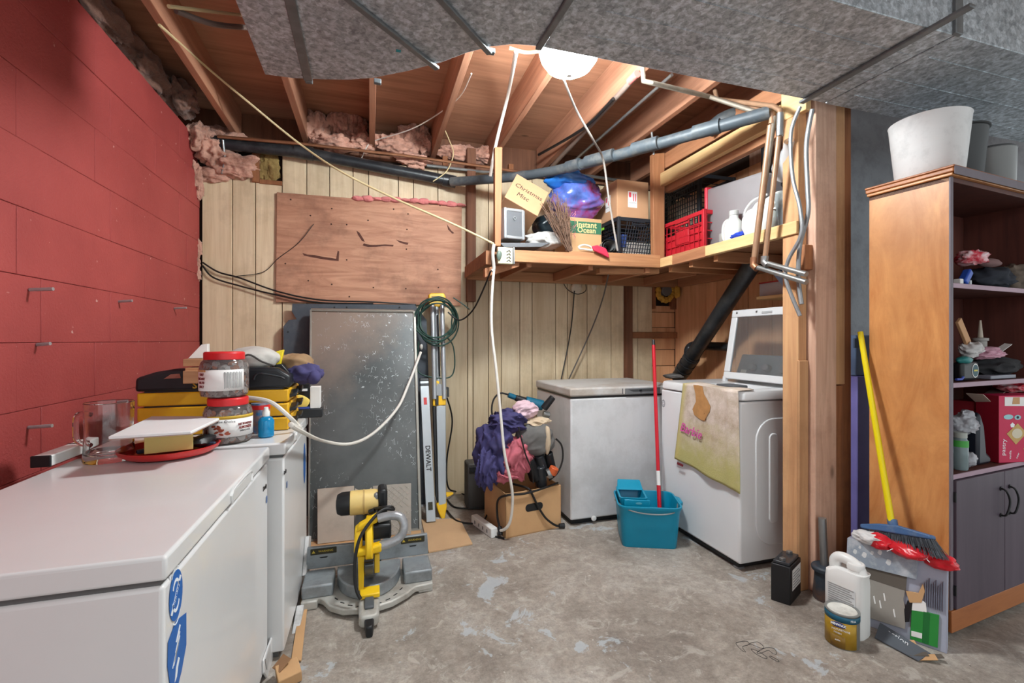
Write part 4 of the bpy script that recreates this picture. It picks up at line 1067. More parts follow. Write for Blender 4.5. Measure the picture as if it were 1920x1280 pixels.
# pegs in the red wall
for i, (u, v, L) in enumerate(((56, 543, .075), (223, 565, .06), (327, 578, .07), (70, 646, .045), (54, 801, .075), (222, 753, .06))):
    p = PX(u, v, -1.106)
    mb = MB().cyl(p, p + V((L * .92, -.01, .004)), .006, n=10)
    solo(mb, 'wall_peg', pm('zinc_peg', (172, 174, 176), .4, .5, var=.2, vs=30),
         ('near upper steel peg in the red wall above the white rail', 'middle steel peg in the upper row on the red wall', 'far steel peg in the upper row on the red wall near the planks', 'stubby painted peg just below the upper row of pegs',
          'low steel peg in the red wall over the glass pitcher handle', 'low steel peg in the red wall behind the glass pitcher rim')[i], 'peg')
# ---------------------------------------------------------------- yellow and black tool cases
YEL = pm('tool_yellow', (222, 168, 30), .42, var=.06, vs=5)
TBLK = pm('tool_black', (30, 32, 36), .38, var=.1)
cx0, cx1, cy0, cy1 = -.90, -.335, 2.2, 2.5
t = T('tool_organiser', 'stack of black and yellow tool organiser cases on the second freezer', 'toolbox', ((cx0 + cx1) / 2, 2.35, F2Z))
z = F2Z + .002
hs = [.062, .06, .06]
for i, h_ in enumerate(hs):
    tr = build(MB().bx(cx0 + .006, cx1 - .006, cy0 + .004, cy1, z, z + h_ - .006), 'tray', YEL, t, .006)
    build(MB().bx(cx0 + .03, cx1 - .03, cy0 + .01, cy1 - .01, z + h_ - .008, z + h_ + .002), 'divider', TBLK, tr)
    for y in (cy0 + .06, cy1 - .08):
        build(MB().prism([(cx1 - .01, y - .03, z + .012), (cx1 + .022, y - .03, z + .02), (cx1 + .022, y + .03, z + .034), (cx1 - .01, y + .03, z + .03)], (0, 0, .016)), 'latch', TBLK, tr, .004)
    z += h_
zl = PY(400, 690, cy0).z
lidz = z
prof = [(cx0 + .0, z), (cx1, z), (cx1 + .004, z + .05), (cx1 - .05, zl - .004), (cx1 - .1, zl), (cx0 + .14, zl), (cx0 + .07, zl - .012), (cx0 + .002, z + .055)]
lid = build(MB().prism([(x, cy0, z_) for x, z_ in prof], (0, .07, 0)), 'handle_lid', TBLK, t, .012, seg=3)
build(MB().bx(cx0, cx1, cy0 + .07, cy1 + .01, z, z + .06), 'lid_back', TBLK, t, .02, seg=3)
HOLE = pm('brownish_gap', (150, 90, 76), .8, var=.2)
for x0, x1 in ((cx0 + .10, cx0 + .16), (cx0 + .2, cx0 + .27), (cx0 + .3, cx0 + .37)):
    build(MB().prism([(x0, cy0 - .004, z + .05), (x1, cy0 - .004, z + .052), (x1 - .004, cy0 - .004, zl - .02), (x0 + .025, cy0 - .004, zl - .022)], (0, .004, 0)), 'hand_hole', HOLE, lid, .001)
build(MB().tube([(cx1 - .14, cy0 - .003, z + .04), (cx1 - .12, cy0 - .003, zl - .025), (cx1 - .04, cy0 - .003, zl - .04), (cx1 - .02, cy0 - .003, z + .04)], .005, 8, 4), 'rib', pm('glossy_black', (44, 46, 50), .2), lid)
text('STANLEY', .036, fr((PY(361, 728, cy0).x, cy0 - .001, z + .02), (1, 0, 0), (0, 0, 1)), pm('yellow_print', (214, 168, 40), .5), lid, bold=.001, align='LEFT')
# things heaped on top of the cases
WB1 = wood('offcut_wood', (206, 162, 120), (170, 118, 80), 'x', 8, .7, False)
t = T('wood_offcut', 'stack of light wood offcuts standing on the tool case by the red wall', 'wood', PY(365, 700, 2.25))
y = 2.22
for (u0, v0, u1, v1, dy) in ((348, 686, 389, 672, 0), (352, 702, 388, 688, -.004), (348, 718, 378, 694, -.03)):
    a, b_ = PY(u0, v0, y + dy), PY(u1, v1, y + dy)
    build(MB().bx(a.x, b_.x, y + dy - .03, y + dy + .06, a.z, b_.z), 'offcut', WB1, t, .002)
q = [PY(352, 672, y), PY(377, 646, y + .05), PY(389, 644, y + .05), PY(389, 671, y)]
build(MB().prism(q, (0, .03, 0)), 'wedge', pm('white_side_board', (214, 210, 204), .6, var=.04), t, .002)
CAPG = pm('pale_grey_canvas', (186, 182, 176), .85, var=.12, vs=14)
NAVY = pm('navy_cloth', (66, 62, 104), .88, var=.2, vs=12)
p = PY(452, 672, 2.32)
t = T('baseball_cap', 'grey white cap with navy brim lying on the tool cases', 'cap', p - V((0, 0, .04)))
build(MB().lump(p + V((.05, 0, .0)), (.105, .09, .055), .12, 1.5, 2, 4, flat=-.035, fold=.06), 'crown', CAPG, t, ang=60)
M = fr(p + V((-.06, -.03, .0)), (.9, .1, -.25), (0, 1, .1))
build(MB(M).lathe([(.001, .016), (.03, .018), (.06, .008), (.075, -.006), (.07, -.008), (.001, .006)], (0, 0, 0), 24, (0, 0, 1)), 'brim', NAVY, t)
build(MB().tube([p + V((.0, -.095, -.02)), p + V((.05, -.1, .02)), p + V((.1, -.09, -.01)), p + V((.14, -.06, -.03))], .004, 8, 5), 'seam_strap', pm('dark_strap', (70, 66, 64), .8), t)
t = T('yellow_packet', 'yellow packet with red and black stripes on the tool cases', 'packet', PY(516, 680, 2.36))
YP = pm('packet_yellow', (232, 208, 40), .4, var=.05); RP = pm('packet_red', (206, 60, 50), .4)
q = [PY(498, 664, 2.34), PY(532, 655, 2.34), PY(526, 684, 2.34), PY(506, 690, 2.34)]
build(MB().prism(q, (0, .03, 0)), 'packet', YP, t, .004)
for m_, f0, f1 in ((RP, .22, .42), (INK, .08, .14)):
    q2 = [q[0].lerp(q[1], f0), q[0].lerp(q[1], f1), q[3].lerp(q[2], f1), q[3].lerp(q[2], f0)]
    build(MB().prism([p_ - V((0, .003, 0)) for p_ in q2], (0, .002, 0)), 'stripe', m_, t)
KHAKI = pm('khaki_cloth', (150, 120, 88), .88, var=.18, vs=14)
mb = MB(); mb.lump(PY(553, 683, 2.4), (.075, .06, .06), .3, 1.9, 4, 4, fold=.12)
solo(mb, 'brown_glove', KHAKI, 'brown canvas work glove slumped on the tool cases beside yellow packet', 'glove', ang=70)
mb = MB(); mb.lump(PY(570, 700, 2.36), (.075, .07, .045), .35, 2.0, 7, 4, fold=.16); mb.lump(PY(588, 706, 2.33), (.03, .04, .035), .2, 2, 8, 3)
solo(mb, 'navy_rag', NAVY, 'crumpled navy cloth hanging off the end of the tool cases', 'rag', ang=70)
mb = MB(); mb.prism([PY(512, 684, 2.3), PY(528, 682, 2.3), PY(548, 704, 2.3), PY(540, 708, 2.3)], (0, .06, 0))
solo(mb, 'black_pouch', TBLK, 'flat black pouch beneath the brown glove on the tool cases', 'pouch', .004)
t = T('tool_tray', 'shallow black tray at the freezer end holding packaged gloves', 'tray', (-.32, 2.53, F2Z))
tx0, tx1, ty0, ty1 = -.425, -.235, 2.515, 2.60
build(MB().bx(tx0, tx1, ty0, ty1, F2Z + .001, F2Z + .045), 'tray', TBLK, t, .004)
build(MB().bx(tx0 + .01, tx1 - .06, ty0 + .02, ty1 - .02, F2Z + .04, F2Z + .17), 'glove_card', pm('glossy_black_card', (26, 26, 30), .35, var=.2, vs=20), t, .003)
build(MB().lump((tx0 + .08, ty0 + .016, F2Z + .08), (.05, .012, .035), .15, 2, 2, 3), 'yellow_glove', pm('glove_yellow', (226, 198, 96), .6, var=.06), t)
build(MB().bx(tx1 - .058, tx1 - .01, ty0 + .015, ty1 - .02, F2Z + .046, F2Z + .155), 'white_card', LABELW, t, .002)
build(MB().bx(tx0 + .06, tx0 + .12, ty0 + .012, ty0 + .019, F2Z + .135, F2Z + .146), 'white_lettering', PRINTW, t)
build(MB().bx(tx0 + .06, tx0 + .13, ty0 + .004, ty0 + .016, F2Z + .046, F2Z + .056), 'blue_strip', pm('blue_strip', (60, 80, 160), .5), t)
cable([PZ(425, 762, 1.0) if 0 else V((-.5, 2.17, .98)), V((-.4, 2.12, .965)), V((-.33, 2.1, .91)), V((-.285, 2.12, .85)), PX(545, 795, -.275), PX(562, 807, -.26), PD(605, 826, 2.45), PD(655, 832, 2.65), PD(700, 812, 2.8), PD(745, 765, 2.95), PD(768, 715, 3.1), PD(789, 660, 3.25)], .009, WCABLE, 'extension_lead', 'white cable sagging from the tool cases across the dusty metal panel')
# ---------------------------------------------------------------- boards and panels on the planked wall
t = T('plywood_board', 'large reddish plywood board screwed onto the planked wall', 'board', PY(690, 570, 3.6))
q = [PY(519, 360, 3.595), PY(866, 388, 3.595), PY(864, 573, 3.595), PY(517, 566, 3.595)]
b = build(MB().prism(q, (0, .018, 0)), 'board', PLY, t, .002)
for i, (u, v) in enumerate(((545, 374), (622, 391), (690, 413), (738, 392), (765, 401), (763, 430), (621, 420), (762, 467), (582, 404), (650, 421), (821, 505), (700, 539), (761, 541), (822, 539), (622, 533), (650, 487), (535, 494), (655, 556), (825, 385), (578, 526))):
    build(MB().cyl(PY(u, v, 3.5955), PY(u, v, 3.593), .006, n=8), 'screw', pm('rusty_screw', (70, 42, 32), .6, .4), b)
STN = pm('dark_board_stain', (84, 46, 34), .75, var=.2, vs=30)
for pts in ([(567, 474), (576, 477), (590, 478), (604, 481), (618, 483), (630, 485), (633, 470), (636, 471), (635, 489), (620, 488), (600, 485), (584, 482), (570, 479)],
            [(682, 456), (694, 459), (706, 459), (722, 458), (738, 459), (737, 462), (720, 461), (704, 463), (690, 463), (680, 460)],
            [(668, 432), (674, 436), (681, 447), (684, 453), (679, 452), (671, 440)], [(742, 449), (752, 452), (766, 455), (764, 459), (750, 455)], [(838, 420), (846, 432), (852, 437), (848, 438), (840, 430)]):
    build(MB().prism([PY(u, v, 3.5947) for u, v in pts], (0, .001, 0)), 'stain', STN, b, smooth=False)
mb = MB()
for i in range(12):
    f = i / 11; p = PY(672 + 192 * f, 372 + 13 * f - 3 * math.sin(f * 3), 3.59)
    mb.lump(p, (.045, .025, .018 + .007 * math.sin(i * 2.1)), .3, 2, i, 3)
solo(mb, 'insulation_strip', INSULP, 'strip of bright pink insulation squeezed along the plywood top edge', 'insulation', ang=80)
SLATE = pm('slate_sheet', (66, 72, 80), .6, var=.06, vs=3, dirt=(110, 110, 112), dscale=14, damt=.2)
q = [(548, 569), (778, 571), (800, 600), (812, 960), (560, 985), (548, 780), (531, 690), (531, 612), (541, 600), (556, 598), (547, 584)]
t = T('slate_grey_sheet', 'notched slate grey sheet leaning on the planks behind the metal panel', 'sheet', PY(680, 980, 3.52))
build(MB().prism([PY(u, v, 3.535 - .06 * (v - 570) / 410) for u, v in q], (0, .012, 0)), 'sheet', SLATE, t, .002)
for u, v in ((627, 576), (650, 576), (749, 576), (540, 622)):
    build(MB().cyl(PY(u, v, 3.532), PY(u, v, 3.524), .006, n=8), 'rivet', BLACK, t)
def panel_mat():
    m, nt, p = _base('dusty_scratched_metal')
    c = ramp(nt, nz(nt, 1.5, 6, .6), [(.35, lin((72, 76, 76))), (.65, lin((102, 104, 104)))])
    tc = nt.nodes.new('ShaderNodeTexCoord'); sx = nt.nodes.new('ShaderNodeSeparateXYZ'); nt.links.new(tc.outputs['Object'], sx.inputs[0])
    # rusty dust in the upper corner of the sheet
    g = mth(nt, 'ADD', mth(nt, 'MULTIPLY', sx.outputs[2], .55), mth(nt, 'MULTIPLY', sx.outputs[0], -.55))
    g = mth(nt, 'ADD', g, mth(nt, 'MULTIPLY', nz(nt, 4, 7, .7), .35))
    c = mixc(nt, ramp(nt, g, [(.7, 0.0), (1.0, .9)]), c, lin((146, 126, 112)))
    n1 = nz(nt, 3.2, 2, .5, off=(4, 2, 1))
    vo = nt.nodes.new('ShaderNodeTexVoronoi'); vo.feature = 'DISTANCE_TO_EDGE'; vo.inputs['Scale'].default_value = 34
    mp = nt.nodes.new('ShaderNodeMapping'); mp.inputs['Scale'].default_value = (1.5, 1, .8); mp.inputs['Rotation'].default_value = (0, .7, 0)
    nt.links.new(tc.outputs['Object'], mp.inputs[0]); nt.links.new(mp.outputs[0], vo.inputs[0])
    scr = ramp(nt, vo.outputs[0], [(.012, 1.0), (.03, 0.0)])
    br = ramp(nt, nz(nt, 26, 3, .6), [(.55, 0.0), (.6, 1.0)])
    scr = mth(nt, 'MULTIPLY', mth(nt, 'MULTIPLY', scr, br), ramp(nt, n1, [(.44, 0.0), (.52, 1.0)]))
    c = mixc(nt, scr, c, lin((200, 206, 208)))
    dots = ramp(nt, nz(nt, 34, 3, .5, off=(9, 9, 2)), [(.72, 0.0), (.75, .8)])
    c = mixc(nt, dots, c, lin((190, 194, 196)))
    nt.links.new(c, p.inputs['Base Color'])
    p.inputs['Metallic'].default_value = .25; p.inputs['Roughness'].default_value = .42
    bump(nt, p, nz(nt, 6, 5), .1, .01)
    return m
t = T('metal_panel', 'tall dusty dark metal panel with scratches leaning on the planked wall', 'panel', PZ(680, 1003, 0))
tl, tr, br2, bl = PY(583, 581, 3.44), PY(777, 584, 3.44), PZ(788, 992, .012), PZ(579, 1014, .012)
nrm = V((0, .96, .3)).normalized() * .025
build(MB().prism([tl, tr, br2, bl], nrm), 'sheet', panel_mat(), t, .001)
EDGE = pm('pale_metal_edge', (150, 146, 138), .45, .5, var=.1)
for a, b_, r in ((tl, tr, .009), (tr, br2, .011), (tl, bl, .007), (bl, br2, .008)):
    d = (b_ - a).normalized()
    build(MB(fr(a - V((0, .006, 0)), d, (0, .96, .3))).box(((b_ - a).length / 2, .01, 0), ((b_ - a).length, .034, r * 1.6)), 'edge_channel', EDGE, t, .002)
# tiles
TILE = pm('beige_tile', (186, 172, 158), .55, var=.06, vs=3, dirt=(150, 134, 120), dscale=5, damt=.4)
TILED = pm('pattern_tile', (164, 156, 146), .55, var=.06, vs=3)
def lean(q, th, name, mat, lab, cat):
    o = solo(MB().prism(q, (0, th, 0)), name, mat, lab, cat, .002); return o
tilt = lambda u, v, y0: None
def TL(u, vt, vb, yb, zb, lean_=.12):
    b_ = PZ(u, vb, zb); b_.y = b_.y; t_ = PY(u, vt, b_.y + lean_); return t_, b_
PT_ = .014
a, ab = TL(595, 917, 1020, 0, PT_); c, cb = TL(664, 911, 1012, 0, PT_)
lean([a, c, cb, ab], .01, 'floor_tile', TILE, 'large plain beige tile propped against the metal panel', 'tile')
a, ab = TL(665, 911, 1008, 0, PT_); c, cb = TL(681, 910, 1006, 0, PT_)
lean([a, c, cb, ab], .01, 'floor_tile', TILE, 'cut beige tile strip standing next to the plain tile', 'tile')
a, ab = TL(682, 912, 1006, 0, PT_); c, cb = TL(697, 911, 1005, 0, PT_)
lean([a, c, cb, ab], .01, 'floor_tile', TILE, 'narrow beige tile strip behind the saw motor', 'tile')
t0 = T('patterned_tile', 'grey tile with raised diamond lattice propped against the metal panel', 'tile', PZ(740, 1005, PT_))
a, ab = TL(699, 911, 1005, 0, PT_); c, cb = TL(771, 906, 1001, 0, PT_)
body = build(MB().prism([a, c, cb, ab], (0, .01, 0)), 'tile', TILED, t0, .002)
RIDGE = pm('ridge_white', (196, 190, 180), .6)
def onq(s_, r_): return a.lerp(c, s_).lerp(ab.lerp(cb, s_), r_) - V((0, .002, 0))
for half in (0, 1):
    for k in range(-4, 6):
        for sg in (1, -1):
            pts = []
            for i in range(13):
                r_ = i / 12; s_ = .17 * k + sg * r_ * .6 + (.0 if sg == 1 else .3)
                if .04 < s_ < .96: pts.append(onq(s_, half * .5 + .04 + r_ * .42))
            if len(pts) > 2: build(MB().tube([pts[0], pts[-1]], .0014, 4), 'ridge', RIDGE, t0)
q = [PY(592, 914, 3.13), PY(770, 903, 3.13), PY(772, 960, 3.08), PY(592, 980, 3.08)]
lean(q, .008, 'floor_tile', TILE, 'long tile at the back of the leaning tiles with only its top edge showing', 'tile')
FPLY = wood('floor_plywood', (206, 164, 120), (180, 136, 94), 'x', 6, .7, False, .08)
solo(MB().prism([PZ(579, 1032, .001), PZ(585, 1012, .001), PZ(600, 985, .001), PZ(785, 975, .001), PZ(792, 1012, .001)], (0, 0, .011)), 'plywood_strip', FPLY, 'plywood strip on the floor beneath the leaning tiles', 'board', .001)
solo(MB().prism([PZ(790, 976, .001), PZ(862, 974, .001), PZ(886, 1021, .001), PZ(804, 1037, .001)], (0, 0, .009)), 'hardboard_sheet', pm('hardboard', (196, 160, 122), .8, var=.05, vs=6), 'small tan hardboard sheet lying on the floor by the tripod foot', 'board', .001)
# spirit level
a, b_ = PY(795, 709, 3.40), PZ(808, 978, .012)
b_.z = .012
t = T('spirit_level', 'long aluminium spirit level leaning beside the metal panel', 'level', b_ - V((0, 0, .002)))
d = (a - b_); L = d.length
M = fr(b_, d, V((0, -1, 0)).cross(d) * -1)
M = fr(b_, d, (1, 0, 0))
ALW = pm('satin_aluminium', (168, 172, 176), .38, .45, var=.05)
build(MB(M).box((L / 2, 0, 0), (L, .062, .026)), 'beam', ALW, t, .003)
build(MB(M).box((L / 2, 0, .002), (L * .99, .04, .026)), 'web', pm('grey_web', (170, 174, 176), .4, .3), t, .002)
build(MB(M).box((L - .05, 0, 0), (.02, .065, .03)), 'end_cap', BLACK, t, .002)
build(MB(M).box((L - .012, 0, 0), (.026, .065, .03)), 'end_cap', BLACK, t, .004)
build(MB(M).box((L - .17, .0, -.0155), (.05, .02, .004)) if 0 else MB(M).box((L - .17, 0, -.0145), (.05, .022, .003)), 'red_badge', pm('red_badge', (200, 50, 50), .5), t)
build(MB(M).box((.1, 0, -.0145), (.05, .03, .003)), 'label', pm('dark_label', (50, 46, 30), .5, var=.4, vs=60), t)
Mt = fr(M @ V((L * .42, 0, -.0142)), -(M.to_3x3() @ V((1, 0, 0))), M.to_3x3() @ V((0, 1, 0)))
if (Mt.to_3x3() @ V((0, 0, 1))).y > 0: Mt = fr(M @ V((L * .42, 0, -.0142)), -(M.to_3x3() @ V((1, 0, 0))), -(M.to_3x3() @ V((0, 1, 0))))
text('DEWALT', .045, Mt, INK, t, bold=.001, sx=.95)
# surveying tripod, folded
TY = pm('tripod_yellow', (238, 186, 20), .45, var=.05)
a, b_ = PY(820, 552, 3.5), PZ(827, 972, .0)
t = T('tripod', 'folded aluminium tripod with yellow head and foot leaning on the planks', 'tripod', b_)
d = (a - b_).normalized()
def tp(u, v): # a point in the tripod's own leaning plane
    f = (972 - v) / (972 - 552); y = b_.y + (a.y - b_.y) * f
    return PY(u, v, y)
build(MB().prism([tp(805, 572), tp(804, 552), tp(809, 549), tp(832, 549), tp(836, 556), tp(833, 573), tp(822, 575)], (0, .06, 0)), 'head', TY, t, .006)
build(MB().prism([tp(809, 555), tp(818, 555), tp(818, 562), tp(809, 562)], (0, -.004, 0)), 'head_plate', pm('yellow_dark', (150, 110, 30), .5), t)
for u0, u1, y in ((811, 815, 0), (819, 823, .02), (829, 833, 0)):
    p, q = tp(u0, 572), tp(u1, 748); build(MB().cyl(p + V((0, y, 0)), q + V((0, y, 0)), .0165, n=14), 'tube', ALW, t)
build(MB().cyl(tp(820, 590) + V((0, -.01, 0)), tp(824, 705) + V((0, -.01, 0)), .006, n=8), 'strap', BLACK, t)
build(MB().prism([tp(812, 743), tp(836, 741), tp(836, 759), tp(812, 761)], (0, .05, 0)), 'clamp', TY, t, .004)
build(MB().prism([tp(816, 741), tp(822, 741), tp(822, 759), tp(816, 759)], (0, -.012, 0)), 'clamp_lever', BLACK, t, .003)
build(MB().prism([tp(819, 716), tp(834, 724), tp(833, 742), tp(817, 742)], (0, .04, 0)), 'clamp_bracket', pm('grey_bracket', (140, 142, 144), .5, .3), t, .003)
build(MB().prism([tp(835, 724), tp(842, 726), tp(842, 744), tp(838, 744), tp(838, 730), tp(835, 730)], (0, .01, 0)), 'wing_screw', BLACK, t, .002)
build(MB().prism([tp(818, 713), tp(824, 715), tp(823, 724), tp(817, 722)], (0, .02, 0)), 'yellow_tab', TY, t, .002)
build(MB().prism([tp(818, 760), tp(836, 760), tp(837, 945), tp(822, 948)], (0, .045, 0)), 'lower_leg', ALW, t, .004)
build(MB().prism([tp(812, 762), tp(817, 762), tp(821, 946), tp(817, 930)], (0, .04, 0)), 'rear_leg', BLACK, t, .003)
build(MB().prism([tp(818, 945), tp(837, 928), tp(838, 950), tp(834, 974), tp(829, 976), tp(821, 958)], (0, .03, 0)), 'foot', TY, t, .006)
build(MB().prism([tp(836, 925), tp(851, 925), tp(846, 929), tp(838, 932)], (0, .035, 0)), 'foot_tread', TY, t, .003)
# green cord coil hanging on the tripod
t = T('cable_coil', 'coiled green extension cable hung round the tripod head', 'cable', PY(818, 640, 3.42))
random.seed(11)
for k in range(7):
    pts = []
    cu, cv = 818 + random.uniform(-4, 4), 598 + random.uniform(-6, 8)
    ru, rv = 36 + random.uniform(-4, 4), 38 + random.uniform(-6, 9)
    for i in range(14):
        an = i / 14 * 6.283
        f = (972 - (cv + rv * math.sin(an))) / 420
        pts.append(PY(cu + ru * math.cos(an) + random.uniform(-2, 2), cv + rv * math.sin(an), 3.39 + .012 * (k % 4) + .03 * math.cos(an * 2)))
    build(MB().tube(pts, .0055, 8, 4, True), 'loop', GCABLE, t)
build(MB().tube([PY(785, 640, 3.39), PY(782, 690, 3.39), PY(800, 705, 3.38), PY(840, 708, 3.38), PY(852, 690, 3.4), PY(850, 650, 3.42), PY(838, 632, 3.42)], .005, 8, 6), 'loose_end', GCABLE, t)
build(MB().lump(PY(790, 650, 3.37), (.012, .012, .022), .1, 2, 1, 2), 'plug', pm('grey_plug', (180, 178, 172), .5), t)
cable([PY(920, 508, 2.8), PD(905, 545, 3.0), PD(886, 582, 3.2), PD(862, 600, 3.28), PD(840, 585, 3.3)], .0055, BCABLE, 'lead', 'black lead running from the outlet box down to the green cord')
cable([PD(850, 558, 3.28), PD(868, 570, 3.27), PD(880, 580, 3.26)], .0045, GCABLE, 'lead', 'short green lead end reaching from the coil towards the black lead')
cable([PY(838, 745, 3.42), PY(848, 790, 3.45), PY(838, 860, 3.46), PY(840, 912, 3.4), PZ(858, 922, .01), PZ(880, 930, .01), PZ(905, 936, .01)], .006, BCABLE, 'lead', 'black lead dropping from the tripod clamp to the floor')
cable([PZ(838, 936, .008), PZ(852, 950, .008), PZ(880, 953, .008), PZ(915, 952, .008)], .006, BCABLE, 'lead', 'black lead lying on the floor towards the open carton')
cable([PZ(838, 957, .012), PZ(855, 975, .012), PZ(882, 981, .008), PZ(905, 977, .02), PZ(918, 955, .05)], .006, BCABLE, 'lead', 'black lead curling across the hardboard corner to the power strip')
cable([PZ(836, 916, .01), PZ(852, 918, .012), PZ(868, 921, .012), PZ(890, 908, .1), PD(905, 880, 3.0)], .006, BCABLE, 'lead', 'black lead rising from the floor behind the open carton')

# ---------------------------------------------------------------- mitre saw
CAST = pm('cast_grey', (186, 184, 178), .5, .25, var=.08, vs=8, dirt=(120, 104, 86), dscale=5, damt=.55)
CASTD = pm('cast_blue_grey', (146, 152, 156), .48, .35, var=.12, vs=10, dirt=(90, 84, 78), dscale=8, damt=.4)
SY = pm('saw_yellow', (234, 190, 26), .42, var=.05)
CREAMY = pm('motor_cream', (220, 190, 120), .5, var=.08)
DUCTT = pm('silver_tape', (168, 170, 174), .35, .5, var=.2, vs=18, bp=.4, bs=25)
S0 = V((-.006, 2.28, 0))
t = T('mitre_saw', 'yellow and grey mitre saw with taped handle standing on the floor', 'saw', S0)
def S(x, y, z): return S0 + V((x, y, z))
poly = [(-.29, .0), (-.29, .17), (.295, .17), (.295, -.02), (.21, -.03), (.17, -.075), (.10, -.125), (.03, -.145), (-.03, -.145), (-.11, -.13), (-.17, -.08), (-.2, -.02), (-.22, .0)]
build(MB().prism([S(x, y, .012) for x, y in poly], (0, 0, .03)), 'base', CAST, t, .006)
for sx in (-1, 1):
    build(MB().prism([S(sx * .295, -.02, 0), S(sx * .225, -.02, 0), S(sx * .225, .03, 0), S(sx * .295, .03, 0)], (0, 0, .04)), 'foot', CAST, t, .006)
    w_ = build(MB().prism([S(sx * .295, .0, .04), S(sx * .16, .0, .04), S(sx * .16, .165, .04), S(sx * .295, .165, .04)], (0, 0, .058)), 'side_table', CASTD, t, .008)
    q = [S(sx * .295, .165, .1), S(sx * .025, .165, .1), S(sx * .025, .165, .175), S(sx * .07, .165, .2), S(sx * .29, .165, .205)]
    f = build(MB().prism(q, (0, .022, 0)), 'fence', CASTD, t, .003)
    decal(rrect(.12, .03, .003), fr(S(sx * .215, .1645, .183), (1, 0, 0), (0, 0, 1)), pm('warning_black', (46, 42, 24), .5), f, 'warning_label')
    text('WARNING', .014, fr(S(sx * .215 + .01, .1636, .183), (1, 0, 0), (0, 0, 1)), pm('warning_yellow', (196, 170, 60), .5), f)
    decal([(-.008, -.006), (.008, -.006), (0, .008)], fr(S(sx * .215 - .046, .1636, .183), (1, 0, 0), (0, 0, 1)), MATS['warning_yellow'], f, 'warning_triangle')
    build(MB().prism([S(sx * .215 - .02, .1635, .155), S(sx * .215 + .02, .1635, .155), S(sx * .215 + .013, .1635, .149), S(sx * .215 - .013, .1635, .149)], (0, .003, 0)), 'slot', BLACK, f)
pl = [(.15 * math.cos(math.radians(a_)), .13 + .215 * math.sin(math.radians(a_))) for a_ in range(180, 361, 12)]
build(MB().prism([S(x, y, .043) for x, y in pl] + [S(.15, .16, .043), S(-.15, .16, .043)], (0, 0, .058)), 'turntable', CASTD, t, .006)
for k in range(9):
    a_ = math.radians(215 + 110 * k / 8); p = S(.175 * math.cos(a_), .1 + .235 * math.sin(a_), .0432)
    build(MB(Matrix.Translation(p) @ Matrix.Rotation(a_ + 1.57, 4, 'Z')).box((0, 0, 0), (.022, .004, .002)), 'scale_mark', BLACK, t)
# arm that carries the miter lock, towards the viewer
build(MB().prism([S(-.045, -.12, .02), S(.045, -.12, .02), S(.04, -.235, .012), S(.028, -.25, .012), S(-.03, -.25, .012), S(-.042, -.235, .012)], (0, 0, .05)), 'mitre_arm', CAST, t, .012, seg=3)
build(MB().prism([S(-.02, -.25, .008), S(.02, -.25, .008), S(.014, -.3, .0), S(-.012, -.3, .0)], (0, 0, .045)), 'lock_lever', BLACK, t, .006)
build(MB().prism([S(-.02, -.205, .064), S(.02, -.205, .064), S(.02, -.14, .075), S(-.02, -.14, .075)], (0, 0, .012)), 'lock_cap', pm('dark_grey_plastic', (80, 84, 88), .5), t, .005)
build(MB().prism([S(-.04, -.14, .075), S(.045, -.14, .075), S(.045, -.085, .085), S(-.04, -.085, .085)], (0, 0, .02)), 'yellow_insert', SY, t, .004)
# blade guard and blade
gc = S(.0, .03, .25)
build(MB().lathe([(.11, -.018), (.128, -.012), (.128, .012), (.11, .018)], gc, 40, (1, 0, 0)), 'upper_guard', SY, t, .003)
build(MB().lathe([(.118, -.002), (.118, .002)], gc - V((0, 0, .02)), 48, (1, 0, 0)), 'blade', STEEL, t)
pts = [(gc.y + .15 * math.cos(math.radians(a_)), gc.z + .15 * math.sin(math.radians(a_))) for a_ in range(195, 300, 10)]
build(MB().prism([V((gc.x - .02, y, z)) for y, z in pts] + [V((gc.x - .02, gc.y + .03, gc.z - .05)), V((gc.x - .02, gc.y - .06, gc.z))], (.04, 0, 0)), 'lower_guard', pm('smoked_plastic', (90, 92, 92), .25, trans=.3), t, .004)
for k in range(9):
    z_ = .135 + .012 * k; y_ = gc.y - math.sqrt(max(0, .133 ** 2 - (z_ - gc.z) ** 2)) - .006
    build(MB().box((gc.x - .002, y_, z_), (.04, .012, .006)), 'guard_rib', BLACK, t, .001)
build(MB().prism([S(-.046, -.10, .095), S(-.024, -.10, .095), S(-.02, -.075, .235), S(-.05, -.06, .235)], (0, .02, 0)), 'yellow_arm', SY, t, .004)
build(MB().prism([S(.022, -.05, .14), S(.046, -.05, .14), S(.046, -.03, .22), S(.022, -.03, .22)], (0, .02, 0)), 'yellow_lug', SY, t, .004)
# head: two yellow bars left, taped D handle right
build(MB().prism([S(-.062, -.08, .235), S(.055, -.09, .25), S(.055, -.09, .29), S(-.055, -.08, .265)], (0, .05, 0)), 'lower_bar', SY, t, .01, seg=3)
build(MB().prism([S(-.062, -.03, .325), S(.04, -.04, .37), S(.045, -.04, .41), S(-.05, -.03, .36)], (0, .05, 0)), 'upper_bar', SY, t, .01, seg=3)
build(MB().prism([S(-.068, -.06, .24), S(-.03, -.06, .24), S(-.03, -.02, .36), S(-.065, -.02, .345)], (0, .05, 0)), 'bar_web', SY, t, .01, seg=3)
build(MB().bx(gc.x - .03, gc.x + .1, gc.y - .05, gc.y + .03, .28, .35), 'motor_vent', BLACK, t, .01)
build(MB().tube([S(.05, -.065, .27), S(.1, -.075, .285), S(.14, -.075, .31), S(.155, -.07, .35), S(.14, -.06, .39), S(.1, -.05, .4), S(.04, -.04, .39)], .02, 14, 5), 'taped_handle', DUCTT, t)
